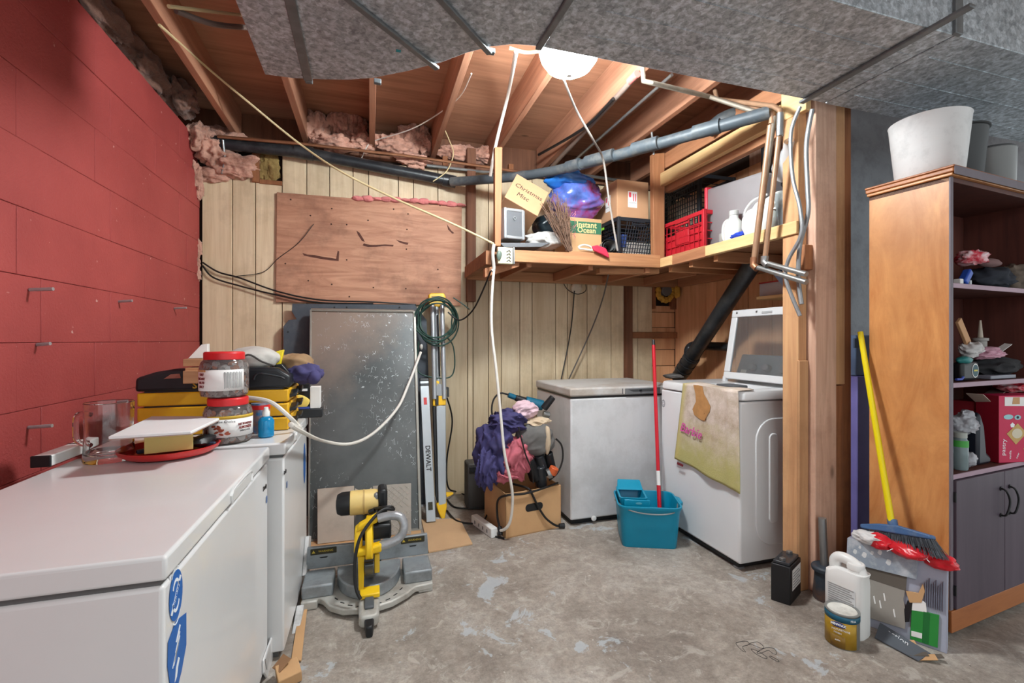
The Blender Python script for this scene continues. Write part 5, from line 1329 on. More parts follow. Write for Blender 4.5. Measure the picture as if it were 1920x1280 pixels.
# motor across the back, gearbox and rear post
mc = S(-.03, .12, .42)
build(MB().lathe([(.02, -.125), (.045, -.12), (.055, -.1), (.056, -.06)], mc, 28, (1, 0, 0)), 'motor_cap', BLACK, t, .003)
build(MB().lathe([(.058, -.06), (.058, .055), (.052, .075)], mc, 28, (1, 0, 0)), 'motor_body', CREAMY, t, .002)
build(MB().lathe([(.06, .0), (.06, .008)], mc, 28, (1, 0, 0)), 'motor_band', pm('tan_band', (190, 158, 100), .5), t)
build(MB().bx(mc.x + .07, mc.x + .115, mc.y - .06, mc.y + .05, .33, .49), 'gear_case', BLACK, t, .016, seg=3)
build(MB().bx(mc.x + .05, mc.x + .075, mc.y - .05, mc.y + .04, .37, .47), 'gear_plate', pm('gear_grey', (130, 132, 134), .4, .5), t, .01)
build(MB().cyl(mc + V((.03, -.065, -.03)), mc + V((.055, -.075, -.02)), .011, n=12), 'brush_cap', BLACK, t)
build(MB().lathe([(.034, 0), (.036, .08), (.03, .13), (.02, .14)], S(-.035, .14, .23), 20, (0, .15, 1)), 'spring_post', pm('dark_post', (92, 94, 96), .5, .3), t)
build(MB().prism([S(-.06, .2, .03), S(.06, .2, .03), S(.05, .2, .42), S(-.05, .2, .36)], (0, .03, 0)), 'rear_arm', CASTD, t, .006)
build(MB().tube([S(.1, .06, .40), S(.11, -.0, .41), S(.06, -.02, .42), S(.0, -.06, .38), S(-.045, -.1, .32), S(-.062, -.12, .22), S(-.055, -.14, .13), S(-.035, -.16, .09)], .0075, 10, 6), 'power_cord', BCABLE, t)
build(MB().tube([S(.02, .06, .40), S(.06, .0, .425), S(.105, -.0, .42), S(.108, .04, .38)], .0075, 10, 5), 'power_cord', BCABLE, t)
# ---------------------------------------------------------------- old chest freezer at the back
fx0, fx1, fy0, fy1 = 1.24, 2.06, 2.765, 3.42
t = T('chest_freezer', 'old scuffed grey white chest freezer against the planks beside the washing machine', 'freezer', (1.65, 3.1, 0))
b = build(MB().bx(fx0 + .008, fx1 - .008, fy0 + .008, fy1, .04, .835), 'body', OLDEN, t, .012, seg=3)
build(MB().bx(fx0 + .03, fx1 - .03, fy0 + .05, fy1 - .03, 0, .04), 'plinth', BLACK, t)
build(MB().bx(fx0 + .014, fx1 - .014, fy0 + .014, fy1, .835, .848), 'gasket', BLACK, t)
l = build(MB().bx(fx0, fx1, fy0, fy1, .848, .905), 'lid', pm('old_lid', (196, 194, 192), .42, var=.04, dirt=(156, 138, 120), dscale=2.5, damt=.7), t, .012, seg=3)
h0, h1 = PY(1172, 735, fy0).x, PY(1232, 735, fy0).x
build(MB().bx(h0, h1 + .02, fy0 - .006, fy0 + .004, .852, .892), 'handle', pm('mid_grey_plastic', (112, 114, 116), .45), l, .003)
build(MB().prism([(h0 + .02, fy0 - .0065, .884), (h1, fy0 - .0065, .886), (h1 - .04, fy0 - .0065, .868), (h0 + .06, fy0 - .0065, .868)], (0, .002, 0)), 'grip_recess', pm('dark_recess', (66, 68, 70), .5), l)
build(MB().cyl(((h0 + h1) / 2 - .01, fy0 - .012, .876), ((h0 + h1) / 2 - .01, fy0, .876), .008, n=14), 'lock', BLACK, l)
build(MB().bx(h0 - .022, h0 - .017, fy0 - .002, fy0 + .002, .856, .892), 'badge', GASK, l)
p = PY(1113, 971, fy0 + .006)
build(MB().lathe([(.012, 0), (.018, .002), (.018, .006), (.01, .01)], p, 18, (0, -1, 0)), 'drain_plug', WHITEP, b)

# ---------------------------------------------------------------- open carton with a heap of clothes and tools
a, c, e = PZ(948, 1010, 0), PZ(1052, 988, 0), PZ(903, 966, 0)
ux = (c - a); uy = (e - a); uy = uy * (.36 / uy.length)
hgt = .275
t = T('open_carton', 'open tan cardboard carton with oval hand hole holding a heap of clothes', 'box', a)
def BXP(s_, r_, z): return a + ux * s_ + uy * r_ + V((0, 0, z))
th = .006
build(MB().prism([BXP(0, 0, .0), BXP(1, 0, 0), BXP(1, 1, 0), BXP(0, 1, 0)], (0, 0, .006)), 'base', CARDK, t)
n1 = uy.normalized() * th; n2 = ux.normalized() * th
fw = build(MB().prism([BXP(0, 0, 0), BXP(1, 0, 0), BXP(1, 0, hgt), BXP(0, 0, hgt)], n1), 'side_panel', CARDK, t, .0015)
build(MB().prism([BXP(0, 1, 0), BXP(1, 1, 0), BXP(1, 1, hgt), BXP(0, 1, hgt)], -n1), 'side_panel', CARDK, t, .0015)
build(MB().prism([BXP(0, 0, 0), BXP(0, 1, 0), BXP(0, 1, hgt), BXP(0, 0, hgt)], n2), 'side_panel', CARDK, t, .0015)
build(MB().prism([BXP(1, 0, 0), BXP(1, 1, 0), BXP(1, 1, hgt), BXP(1, 0, hgt)], -n2), 'side_panel', CARDK, t, .0015)
Mh = fr(BXP(.5, 0, .165) - uy.normalized() * .0008, ux, (0, 0, 1))
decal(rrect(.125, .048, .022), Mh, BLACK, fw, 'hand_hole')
PINK = pm('dusty_pink_cloth', (182, 96, 108), .9, var=.18, vs=10)
PALEP = pm('pale_pink_cloth', (216, 186, 196), .9, var=.15, vs=8)
GREYC = pm('grey_cloth', (104, 102, 100), .9, var=.15, vs=8)
NAVY2 = pm('purple_navy_jacket', (58, 54, 98), .8, var=.25, vs=10)
BEIGE = pm('beige_trim', (196, 176, 150), .85, var=.1)
def cloth(name, lumps, mat, lab, cat, seed, fold=.3, amp=.4):
    mb = MB()
    for i, (p_, r_) in enumerate(lumps): mb.lump(p_, r_, amp, 1.7, seed + i * 3, 5, fold=fold)
    return solo(mb, name, mat, lab, cat, ang=80)
YB = 2.86
cloth('jacket', [(PY(928, 840, YB), (.11, .12, .17)), (PY(912, 878, YB - .1), (.065, .07, .11)), (PY(950, 790, YB + .02), (.11, .1, .07))], NAVY2, 'purple navy jacket spilling over the carton side', 'jacket', 2)
cloth('pink_cloth', [(PY(965, 858, YB - .05), (.105, .09, .12)), (PY(945, 885, YB - .06), (.08, .07, .05))], PINK, 'dusty pink garment bulging from the front of the open carton', 'clothes', 5)
cloth('grey_cushion', [(PY(1003, 822, YB - .02), (.13, .10, .115))], GREYC, 'grey padded bag on top of the carton heap', 'bag', 9, .06, .15)
mb = MB(); mb.lump(PY(1026, 824, YB - .09), (.022, .03, .09), .15, 2, 3, 4)
solo(mb, 'beige_strap', BEIGE, 'beige padded strap along the edge of the grey bag', 'strap', ang=80)
cloth('beige_cloth', [(PY(1005, 790, YB), (.09, .08, .03))], BEIGE, 'beige cloth fold lying over the grey padded bag', 'clothes', 12, .2, .3)
cloth('pale_cloth', [(PY(985, 768, YB + .02), (.08, .08, .055))], PALEP, 'pale pink and white cloth on top of the heap', 'clothes', 15, .2, .3)
t = T('vacuum_hose', 'tangle of black tool hoses in the carton corner by the old freezer', 'hose', BXP(.8, .3, .3))
for i, (u, v, r_) in enumerate(((1005, 880, .045), (1020, 872, .04), (1034, 868, .035), (1015, 893, .04))):
    build(MB().cyl(PY(u, v + 16, YB - .02), PY(u - 14 + 4 * i, v - 20, YB - .06), r_, r_ * .8, n=18), 'hose', pm('glossy_black', (44, 46, 50), .2) if i % 2 else BLACK, t, .006)
build(MB().cyl(PY(1034, 888, YB - .1), PY(1040, 876, YB - .11), .03, n=16), 'orange_ring', pm('orange_plastic', (196, 88, 44), .5), t, .004)
build(MB().cyl(PY(1027, 889, YB - .1), PY(1033, 886, YB - .105), .032, n=16), 'steel_ring', STEEL, t, .003)
TEALT = pm('tool_teal', (16, 92, 118), .4, var=.06)
t = T('angle_grinder', 'teal and black angle grinder lying on top of the clothes heap', 'grinder', PY(1000, 765, 2.95))
build(MB().cyl(PY(985, 752, 2.95), PY(1018, 760, 2.93), .035, n=18), 'body', TEALT, t, .006)
build(MB().cyl(PY(966, 745, 2.96), PY(985, 752, 2.95), .02, .026, n=14), 'handle', BLACK, t, .004)
build(MB().cyl(PY(953, 740, 2.96), PY(966, 745, 2.96), .018, n=14), 'end_cap', TEALT, t, .004)
build(MB().cyl(PY(1019, 766, 2.9), PY(1037, 744, 2.88), .026, .022, n=14), 'side_handle', BLACK, t, .006)
build(MB().cyl(PY(1018, 775, 2.9), PY(1030, 778, 2.9), .02, n=14), 'gear_head', STEEL, t, .004)
build(MB().tube([PY(954, 740, 2.96), PY(938, 737, 2.96), PY(926, 748, 2.96), PY(922, 768, 2.95), PY(926, 795, 2.94)], .006, 8, 6), 'power_cord', BCABLE, t)
t = T('black_case', 'dark grey box standing behind the open carton against the planks', 'box', PZ(893, 958, 0))
p = PZ(896, 960, 0)
build(MB().bx(p.x - .06, p.x + .09, p.y + .06, p.y + .2, 0, .33), 'case', pm('dark_grey_case', (70, 68, 66), .6, var=.15), t, .012)
build(MB().bx(p.x - .05, p.x + .08, p.y + .05, p.y + .06, .27, .31), 'lid_band', BLACK, t, .003)
# cords over the carton
t = T('tool_cable', 'black tool cable with plug hanging down the carton front past the hand hole', 'cord', PZ(1034, 992, 0))
build(MB().tube([BXP(.2, .3, .3), BXP(.38, .0, .29), BXP(.45, -.03, .25), BXP(.55, -.04, .17), BXP(.68, -.05, .09), BXP(.84, -.05, .035), BXP(.93, -.06, .02)], .007, 8, 6), 'lead', BCABLE, t)
build(MB().cyl(BXP(.93, -.06, .022), BXP(1.02, -.08, .02), .014, .017, n=12), 'plug', BLACK, t, .002)
t = T('tool_cable', 'black tool cable looping down the carton side to its plug', 'cord', PZ(940, 990, 0))
build(MB().tube([BXP(.95, .02, .29), BXP(.6, -.04, .275), BXP(.3, -.05, .265), BXP(.03, -.03, .27), BXP(-.05, .2, .22), BXP(-.05, .24, .12), BXP(-.06, .1, .06)], .007, 8, 6), 'lead', BCABLE, t)
build(MB().cyl(BXP(-.06, .11, .066), BXP(-.07, .04, .025), .013, .016, n=12), 'plug', BLACK, t, .002)
cable([PY(1042, 822, 2.82), PY(1053, 835, 2.8), PY(1055, 860, 2.79), PY(1046, 885, 2.78), PY(1030, 900, 2.76)], .006, BCABLE, 'lead', 'black cord curving between the grey bag and the old freezer')
cable([PY(972, 800, 2.72), PY(985, 850, 2.70), PY(997, 880, 2.71), PY(1000, 905, 2.72)], .005, BCABLE, 'lead', 'dark cord lying across the pink garment on the heap')
t = T('power_strip', 'white power strip lying on the floor beside the carton', 'power strip', PZ(908, 985, 0))
s0, s1 = PZ(889, 972, .03), PZ(927, 999, .03)
Mp = fr(s0, s1 - s0, (0, 0, 1)); Lp = (s1 - s0).length
build(MB(Mp).box((Lp / 2, 0, 0), (Lp, .06, .045)), 'body', WHITEP, t, .006, seg=3)
for k in range(4):
    build(MB(Mp).box((Lp * (.2 + .2 * k), -.001, .0232), (.012, .02, .002)), 'socket', pm('socket_grey', (120, 120, 120), .5), t)
cable([PY(926, 505, 2.80), PY(922, 560, 2.78), PY(922, 620, 2.76), PY(930, 690, 2.72), PY(938, 770, 2.68), PY(946, 850, 2.65), PY(957, 900, 2.64), PY(961, 935, 2.65), PY(957, 975, 2.67), PY(946, 992, 2.70), PZ(930, 995, .03)], .009, WCABLE, 'extension_lead', 'white lead hanging from the outlet box down to the power strip')
cable([PZ(885, 980, .006), PZ(905, 992, .006), PZ(925, 1004, .006), PZ(945, 1009, .006)], .006, BCABLE, 'lead', 'black lead lying along the front of the power strip')

# ---------------------------------------------------------------- mop bucket
TEAL = pm('teal_plastic', (6, 138, 172), .38, var=.05)
a, c = PZ(1167, 1025, 0), PZ(1271, 1030, 0)
bx_ = (c - a).normalized(); by_ = V((-bx_.y, bx_.x, 0)); W_ = (c - a).length
O = (a + c) / 2 + by_ * .12
M = fr(O, bx_, by_)
t = T('mop_bucket', 'teal plastic mop bucket with wringer standing on the floor by the washing machine', 'bucket', O)
def rr3(w_, d_, r_, z): return [V((x, y, z)) for x, y in rrect(w_, d_, r_, 5)]
mb = MB(M)
secs = [(W_ * .98, .235, .03, .0), (W_ * 1.0, .245, .035, .012), (W_ * 1.1, .285, .05, .2), (W_ * 1.13, .30, .05, .225), (W_ * 1.17, .32, .055, .24), (W_ * 1.17, .32, .055, .25), (W_ * 1.12, .295, .05, .25), (W_ * 1.07, .275, .045, .2), (W_ * .95, .22, .03, .015)]
prev = None
for s_ in secs:
    q = [mb._v(p_) for p_ in rr3(*s_)]
    if prev: mb.bridge(prev, q)
    else: mb.face(q[::-1])
    prev = q
mb.face(prev)
build(mb, 'tub', TEAL, t, ang=40)
mb = MB(M); mb.prism([(W_ * .585, -.06, .25), (W_ * .66, -.03, .25), (W_ * .66, .05, .25), (W_ * .585, .08, .25)], (0, 0, -.025)); build(mb, 'pour_spout', TEAL, t, .006)
wx = -W_ * .28
Mw = M @ Matrix.Translation((wx, .02, .15)) @ Matrix.Rotation(math.radians(0), 4, 'X')
mb = MB(Mw)
q0 = [mb._v(p_) for p_ in rr3(.13, .16, .015, 0)]; q1 = [mb._v(p_) for p_ in rr3(.165, .22, .02, .13)]; q2 = [mb._v(p_) for p_ in rr3(.145, .2, .018, .13)]; q3 = [mb._v(p_) for p_ in rr3(.12, .15, .015, .06)]
mb.bridge(q0, q1); mb.bridge(q1, q2); mb.bridge(q2, q3); mb.face(q0[::-1]); mb.face(q3)
wr_ = build(mb, 'wringer', TEAL, t, ang=40)
mb = MB(Mw)
mb.prism([(-.08, .05, .13), (.08, .05, .13), (.07, .115, .175), (-.07, .115, .175)], (0, -.012, .0)); build(mb, 'wringer_back', TEAL, t, .004)
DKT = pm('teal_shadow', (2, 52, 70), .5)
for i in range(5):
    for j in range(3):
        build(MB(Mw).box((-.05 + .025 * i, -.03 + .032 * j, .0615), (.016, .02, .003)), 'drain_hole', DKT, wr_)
build(MB(Mw).box((.02, -.106, .075), (.15, .01, .09)), 'wringer_front', TEAL, t, .004)
decal(ell(0, 0, .018, .007), fr(Mw @ V((.03, -.1115, .1)), bx_, (0, 0, 1)), pm('pale_teal', (90, 170, 190), .5), wr_, 'emblem')
hw = W_ * .59
build(MB(M).tube([(-hw, .0, .235), (-hw * .7, -.15, .232), (0, -.165, .215), (hw * .7, -.15, .225), (hw, .0, .24)], .004, 8, 8), 'bail_handle', STEEL, t)
# mop
MOPR = pm('mop_red', (196, 26, 44), .35, var=.04)
m0 = M @ V((.085, .0, .02)); m1 = PY(1225, 637, 2.748)
d = m1 - m0
t = T('mop', 'red mop handle standing in the teal bucket and leaning on the old freezer', 'mop', m0)
def mp_(f): return m0.lerp(m1, f)
build(MB().cyl(mp_(.0), mp_(.24), .0125, n=14), 'socket', MOPR, t)
build(MB().cyl(mp_(.24), mp_(.31), .0118, n=14), 'white_band', WHITEP, t)
build(MB().cyl(mp_(.31), mp_(.97), .0115, n=14), 'handle', MOPR, t)
build(MB().cyl(mp_(.97), mp_(1), .012, .009, n=14), 'end_cap', BLACK, t)

# ---------------------------------------------------------------- washing machine
wx0, wx1, wy0, wy1 = 1.85, 2.56, 1.968, 2.655
WASH = pm('washer_white', (222, 224, 226), .28, var=.012, coat=.3)
t = T('washing_machine', 'white top loading washing machine with its glass lid open beside the stud post', 'washing machine', (2.2, 2.3, 0))
b = build(MB().bx(wx0, wx1, wy0, wy1, .04, .894), 'cabinet', WASH, t, .012, seg=3)
build(MB().bx(wx0 + .02, wx1 - .02, wy0 + .03, wy1 - .03, .012, .04), 'plinth', BLACK, t)
for x, y in ((wx0 + .04, wy0 + .05), (wx0 + .04, wy1 - .05), (wx1 - .05, wy0 + .05), (wx1 - .05, wy1 - .05)):
    build(MB().lathe([(.026, 0), (.028, .008), (.012, .014), (.012, .045)], (x, y, 0), 16), 'foot', pm('foot_grey', (120, 120, 122), .5), t)
# embossed side
def emb(y0, pts, r, name):
    o = build(MB().tube(pts, r, 10, 0, True), name, WASH, b)
def rloop(x0, x1, z0, z1, r, y): return [V(((x0 + x1) / 2 + p_[0], y, (z0 + z1) / 2 + p_[1])) for p_ in rrect(x1 - x0, z1 - z0, r, 6)]
build(MB().prism(rloop(wx0 + .10, wx1 - .1, .12, .80, .12, wy0 - .006), (0, .01, 0)), 'embossed_panel', WASH, b, .008, seg=3)
build(MB().prism(rloop(wx0 + .185, wx0 + .245, .24, .72, .028, wy0 - .012), (0, .01, 0)), 'embossed_rib', WASH, b, .006, seg=3)
# deck with tub opening
oc = V((2.12, 2.31, 0)); OR = .20
mb = MB()
n = 48
outer_ = [V((x + (wx0 + wx1) / 2, y + (wy0 + wy1) / 2, 0)) for x, y in rrect(wx1 - wx0 + .008, wy1 - wy0 + .008, .04, 11)]
def radial(z, r): return [mb._v((oc.x + r * math.cos(math.atan2(p_.y - oc.y, p_.x - oc.x)), oc.y + r * 1.15 * math.sin(math.atan2(p_.y - oc.y, p_.x - oc.x)), z)) for p_ in outer_]
def shrink(k, z): return [mb._v(((wx0 + wx1) / 2 + (p_.x - (wx0 + wx1) / 2) * k, (wy0 + wy1) / 2 + (p_.y - (wy0 + wy1) / 2) * k, z)) for p_ in outer_]
r1 = shrink(.985, .899); r1b = shrink(1, .905); r2 = shrink(1, .935); r3 = shrink(.985, .947); r4 = shrink(.95, .951); r5 = radial(.938, OR); r6 = radial(.90, OR - .006)
for p_, q in ((r1, r1b), (r1b, r2), (r2, r3), (r3, r4), (r4, r5), (r5, r6)): mb.bridge(p_, q)
build(mb, 'deck', WASH, t, ang=40)
mb = MB(); mb.lathe([(OR - .006, .915), (OR - .02, .915), (OR - .03, .6)], (oc.x, oc.y, 0), 40, cap0=False, cap1=True); build(mb, 'drum', pm('drum_dark', (52, 54, 60), .4, .4), t)
build(MB().box((oc.x - OR * .6, oc.y - .12, .952), (.10, .14, .02)), 'lid_lock', pm('mid_grey_plastic2', (84, 86, 90), .5), t, .006)
# console behind the lid
cz = build(MB().prism([(2.44, wy0 + .005, .95), (2.56, wy0 + .005, .95), (2.56, wy0 + .005, 1.11), (2.51, wy0 + .005, 1.12)], (0, wy1 - wy0 - .01, 0)), 'console', pm('console_grey', (168, 172, 176), .4), t, .01, seg=3)
for y in (2.10, 2.24, 2.38, 2.50):
    p = V((2.47, y, 1.03)); build(MB().cyl(p, p + V((-.035, 0, .015)), .034 if y == 2.24 else .024, n=24), 'knob', pm('knob_grey', (176, 178, 180), .35), cz, .004)
build(MB().prism([(2.452, 2.06, .965), (2.452, 2.58, .965), (2.4545, 2.58, .969), (2.4545, 2.06, .969)], (-.002, 0, .0)), 'red_line', pm('red_trim', (176, 60, 60), .5), cz)
build(MB().box((2.462, 2.585, 1.0), (.003, .05, .03), Matrix.Rotation(.38, 3, 'Y')), 'white_label', LABELW, cz)
# lid standing open
b0, b1 = PX(1355, 708, 2.28), PX(1380, 581, 2.36)
y_n = wy0 + .02
lz0, lz1 = b0.z, b1.z
yl = b0.y
d = V((2.36 - 2.28, 0, lz1 - lz0)); Ll = d.length
Ml = fr((2.28, yl, lz0), (0, -1, 0), d)
Wl = yl - y_n
lid = T('x', 'x', 'x', (0, 0, 0)) if 0 else None
fr_ = 0.05
mb = MB(Ml)
for (x0, x1, y0, y1) in ((0, Wl, 0, .045), (0, Wl, Ll - .05, Ll), (0, fr_, .045, Ll - .05), (Wl - fr_, Wl, .045, Ll - .05)):
    mb.bx(x0, x1, y0, y1, -.022, 0)
ld_ = build(mb, 'lid_frame', WASH, t, .006, seg=3)
build(MB(Ml).bx(fr_ - .004, Wl - fr_ + .004, .04, Ll - .045, -.014, -.008), 'lid_glass', pm('lid_glass', (214, 218, 220), .04, var=0, trans=.92, ior=1.2), ld_)
for f in (.08, .36, .75): build(MB(Ml).box((Wl * f, Ll - .022, .001), (.012, .012, .003)), 'lid_screw', STEEL, ld_)
build(MB(Ml).box((Wl * .5, Ll - .03, .002), (.08, .014, .004)), 'lid_latch', pm('latch_grey', (170, 172, 174), .4), ld_, .002)
for f in (.02, .98): build(MB(Ml).box((Wl * f, -.012, -.012), (.025, .05, .03)), 'hinge', WASH, ld_, .005)
p = PX(1244, 756, wx0 - .0005)
M = fr(p, (0, -1, 0), (0, 0, 1)); decal(ell(0, 0, .018, .026), M, pm('badge_grey', (150, 152, 156), .4), b, 'badge')
for k in range(3): decal([(-.009, -.012 + .01 * k), (.009, -.012 + .01 * k), (.009, -.008 + .01 * k), (-.009, -.008 + .01 * k)], M @ Matrix.Translation((0, 0, .0008)), PRINTW, b, 'badge_line')
q = [PY(1470, 752, wy0 - .02), PY(1506, 748, wy0 - .02), PY(1506, 790, wy0 - .03), PY(1480, 770, wy0 - .03)]
build(MB().prism(q, (0, .0015, 0)), 'hang_tag', LABELW, b, smooth=False)
build(MB().prism([PY(1489, 753, wy0 - .0225), PY(1497, 752, wy0 - .0225), PY(1499, 770, wy0 - .0305), PY(1493, 770, wy0 - .0305)], (0, .001, 0)), 'orange_mark', pm('orange_print', (224, 140, 50), .5), b, smooth=False)
# towel
def towel_mat():
    m, nt, p = _base('worn_towel')
    tc = nt.nodes.new('ShaderNodeTexCoord'); sx = nt.nodes.new('ShaderNodeSeparateXYZ'); nt.links.new(tc.outputs['UV'], sx.inputs[0])
    e = mth(nt, 'ADD', mth(nt, 'MULTIPLY', sx.outputs[1], -1.0), mth(nt, 'MULTIPLY', nz(nt, 14, 5, .6), .5))
    base = ramp(nt, nz(nt, 11, 6, .65), [(.35, lin((176, 158, 138))), (.65, lin((212, 198, 188)))])
    yel = ramp(nt, e, [(-.62 + .6, 0.0), (-.1 + .6, 0.0)])
    yl_ = ramp(nt, mth(nt, 'ADD', mth(nt, 'MULTIPLY', sx.outputs[1], .8), mth(nt, 'MULTIPLY', nz(nt, 9, 6, .7, off=(2, 4, 1)), .55)), [(.66, 0.0), (1.05, .95)])
    base = mixc(nt, yl_, base, lin((178, 172, 108)))
    ed = ramp(nt, sx.outputs[0], [(.03, .8), (.11, 0.0)])
    base = mixc(nt, ed, base, lin((190, 178, 112)))
    nt.links.new(base, p.inputs['Base Color']); p.inputs['Roughness'].default_value = .95
    bump(nt, p, nz(nt, 120, 3), .5, .004)
    return m
t = T('towel', 'stained yellow and beige towel hanging over the washing machine front', 'towel', PX(1330, 860, wx0 - .02))
TLp, TRp, BRp, BLp = PX(1281, 728, wx0 - .012), PX(1384, 741, wx0 - .012), PX(1387, 926, wx0 - .02), PX(1267, 859, wx0 - .02)
TLp.z = TRp.z = .956
def tf(u, v, off=0):
    if v < .12:
        k = v / .12
        top = TLp.lerp(TRp, u)
        return V((wx0 + .09 * (1 - k) - .012 * k, top.y, .957 + .004 * math.sin(u * 9) - .003 * k)) + V((-off, 0, off))
    k = (v - .12) / .88
    p_ = TLp.lerp(TRp, u).lerp(BLp.lerp(BRp, u), k)
    p_.x = wx0 - .014 - .010 * k * (1 + math.sin(u * 11 + k * 1.5)) * .8 - .012 * math.exp(-((u - .86) / .05) ** 2) * (1 - k * .5) - off
    return p_
mb = MB(); mb.grid(lambda u, v: tf(u, v), 40, 40)
o = build(mb, 'cloth', towel_mat(), t, ang=80)
me = o.data; uv = me.uv_layers.new(name='UVMap')
idx = {}
for i in range(41):
    for j in range(41): idx[i * 41 + j] = (i / 40, j / 40)
for lp in me.loops: uv.data[lp.index].uv = idx[lp.vertex_index]
s_ = o.modifiers.new('solid', 'SOLIDIFY'); s_.thickness = .004; s_.offset = -1
def towel_uv(pu, pv):   # pixel on the photographed towel to cloth coordinates (rough)
    return ((pu - 1275) / 112.0, .12 + .88 * (pv - 730) / (130 + 68 * (pu - 1275) / 112.0))
def tdecal(pts, mat, name, sub=1):
    mb = MB(); c_ = [sum(p_[i] for p_ in pts) / len(pts) for i in (0, 1)]
    rings = []
    for f in (1.0, .66, .33):
        rings.append([mb._v(tf(*(lambda q: (q[0], max(.121, q[1])))(towel_uv(c_[0] + (p_[0] - c_[0]) * f, c_[1] + (p_[1] - c_[1]) * f)), off=.003)) for p_ in pts])
    mb.bridge(rings[0], rings[1]); mb.bridge(rings[1], rings[2]); mb.face(rings[2])
    return build(mb, name, mat, t)
STAIN = pm('brown_stain', (176, 128, 78), .95, var=.15, vs=20)
tdecal([(1300, 731), (1310, 730), (1320, 731), (1324, 745), (1332, 756), (1338, 766), (1337, 776), (1331, 786), (1328, 794), (1320, 793), (1306, 784), (1302, 774), (1308, 760), (1306, 746)], STAIN, 'stain')
tdecal([(1325, 778), (1328, 784), (1331, 792), (1326, 795), (1321, 793), (1321, 786)], pm('dark_stain', (112, 72, 44), .95), 'stain')
q0, q1 = tf(*towel_uv(1280, 804), off=.006), tf(*towel_uv(1326, 822), off=.006)
text('Barbie', .078, fr((q0 + q1) / 2 + V((-.003, 0, 0)), q1 - q0, (0, 0, 1)), pm('pink_print', (206, 78, 160), .8), t, shear=.3, bold=.0002, ext=.001, sx=.92)
build(MB().prism([PX(1270, 866, wx0 - .028), PX(1281, 871, wx0 - .028), PX(1280, 875, wx0 - .028), PX(1269, 870, wx0 - .028)], (.002, 0, 0)), 'sewn_tag', pm('maroon_tag', (120, 30, 40), .8), t)
# grey cloth on freezer lid behind the washer
solo(MB().lump(PZ(1262, 705, .93), (.06, .09, .02), .3, 2, 6, 3), 'grey_rag', GREYC, 'grey rag lying on the old freezer lid by the slanting black pipe', 'rag')
# ---------------------------------------------------------------- things on the floor by the post
a, c, e = PZ(1445, 1124, 0), PZ(1482, 1136, 0), PZ(1505, 1108, 0)
ux = c - a; uy = (e - c) * .85
t = T('car_battery', 'small black battery with a white label on the floor before the stud post', 'battery', c)
hb = .175
mb = MB(); mb.prism([a, c, c + uy, a + uy], (0, 0, hb)); body = build(mb, 'case', BLACK, t, .004)
mb = MB(); mb.prism([a + ux * .08 + uy * .06 + V((0, 0, hb)), c - ux * .08 + uy * .06 + V((0, 0, hb)), c - ux * .08 + uy * .94 + V((0, 0, hb)), a + ux * .08 + uy * .94 + V((0, 0, hb))], (0, 0, .014)); build(mb, 'top', pm('battery_top', (50, 52, 56), .25), t, .003)
for f in (.18, .82): build(MB().box(a + ux * .5 + uy * f + V((0, 0, hb + .02)), (.022, .018, .014)), 'terminal', STEEL, t, .002)
n_ = V((uy.y, -uy.x, 0)).normalized() * .0006
Mb = fr(c + uy * .55 + V((0, 0, hb * .62)) + n_, uy, (0, 0, 1))
decal([(-.06, -.05), (.06, -.05), (.06, .045), (-.06, .045)], Mb, LABELW, body, 'label')
for k in range(6): decal([(-.05, -.04 + .013 * k), (.05 - .02 * (k % 2), -.04 + .013 * k), (.05 - .02 * (k % 2), -.036 + .013 * k), (-.05, -.036 + .013 * k)], Mb @ Matrix.Translation((0, 0, .0008)), pm('grey_print', (150, 150, 150), .6), body, 'print_line')
p = PZ(1547, 1122, 0)
t = T('pipe_stand', 'steel pipe on a dusty blue and black stand at the foot of the stud post', 'stand', p)
build(MB().lathe([(.048, 0), (.05, .02), (.042, .13), (.055, .135), (.057, .15), (.05, .158), (.02, .16)], p, 28), 'base', pm('blue_black_base', (52, 62, 72), .5, var=.3, vs=12, dirt=(150, 100, 60), dscale=6, damt=.4), t, .002)
zt = (PD(1543, 972, p.dot(V((SA, CA, 0))))).z
build(MB().cyl(p + V((-.004, 0, .15)), V((p.x - .006, p.y + .01, zt)), .017, n=16), 'pipe', STEEL, t)
# white jug
a, b_, c = PZ(1542, 1170, 0), PZ(1614, 1206, 0), PZ(1641, 1196, 0)
ux = (b_ - a); uy = V((-ux.y, ux.x, 0)).normalized() * .10
M = fr(a, ux, uy); Wj = ux.length
wj = (a.dot(V((SA, CA, 0))) + b_.dot(V((SA, CA, 0)))) / 2
ht = 146 / FPX * wj * .98
t = T('plastic_jug', 'large white plastic jug with moulded handle on the floor behind the paint can', 'jug', a + ux * .5 + uy * .5)
JW = pm('jug_white', (226, 226, 224), .38, var=.02)
mb = MB(M); prev = None
for z, k, kd, sh_ in ((0, .96, .92, 0), (.01, 1, 1, 0), (ht * .66, 1, 1, 0), (ht * .76, .97, .95, 0), (ht * .82, .8, .8, .02)):
    q = [mb._v(V((Wj / 2 + sh_ + x, .05 + y, z))) for x, y in rrect(Wj * k, .1 * kd, .028, 5)]
    if prev: mb.bridge(prev, q)
    else: mb.face(q[::-1])
    prev = q
mb.face(prev)
jb = build(mb, 'body', JW, t, ang=40)
build(MB(M).tube([(.03, .05, ht * .7), (.026, .05, ht * .86), (.045, .05, ht * .935), (.085, .05, ht * .93), (.115, .05, ht * .87), (.125, .05, ht * .78)], lambda f: .022, 14, 5), 'handle', JW, t)
build(MB(M).lathe([(.03, ht * .78), (.028, ht * .86)], (Wj - .04, .05, 0), 22), 'neck', JW, t)
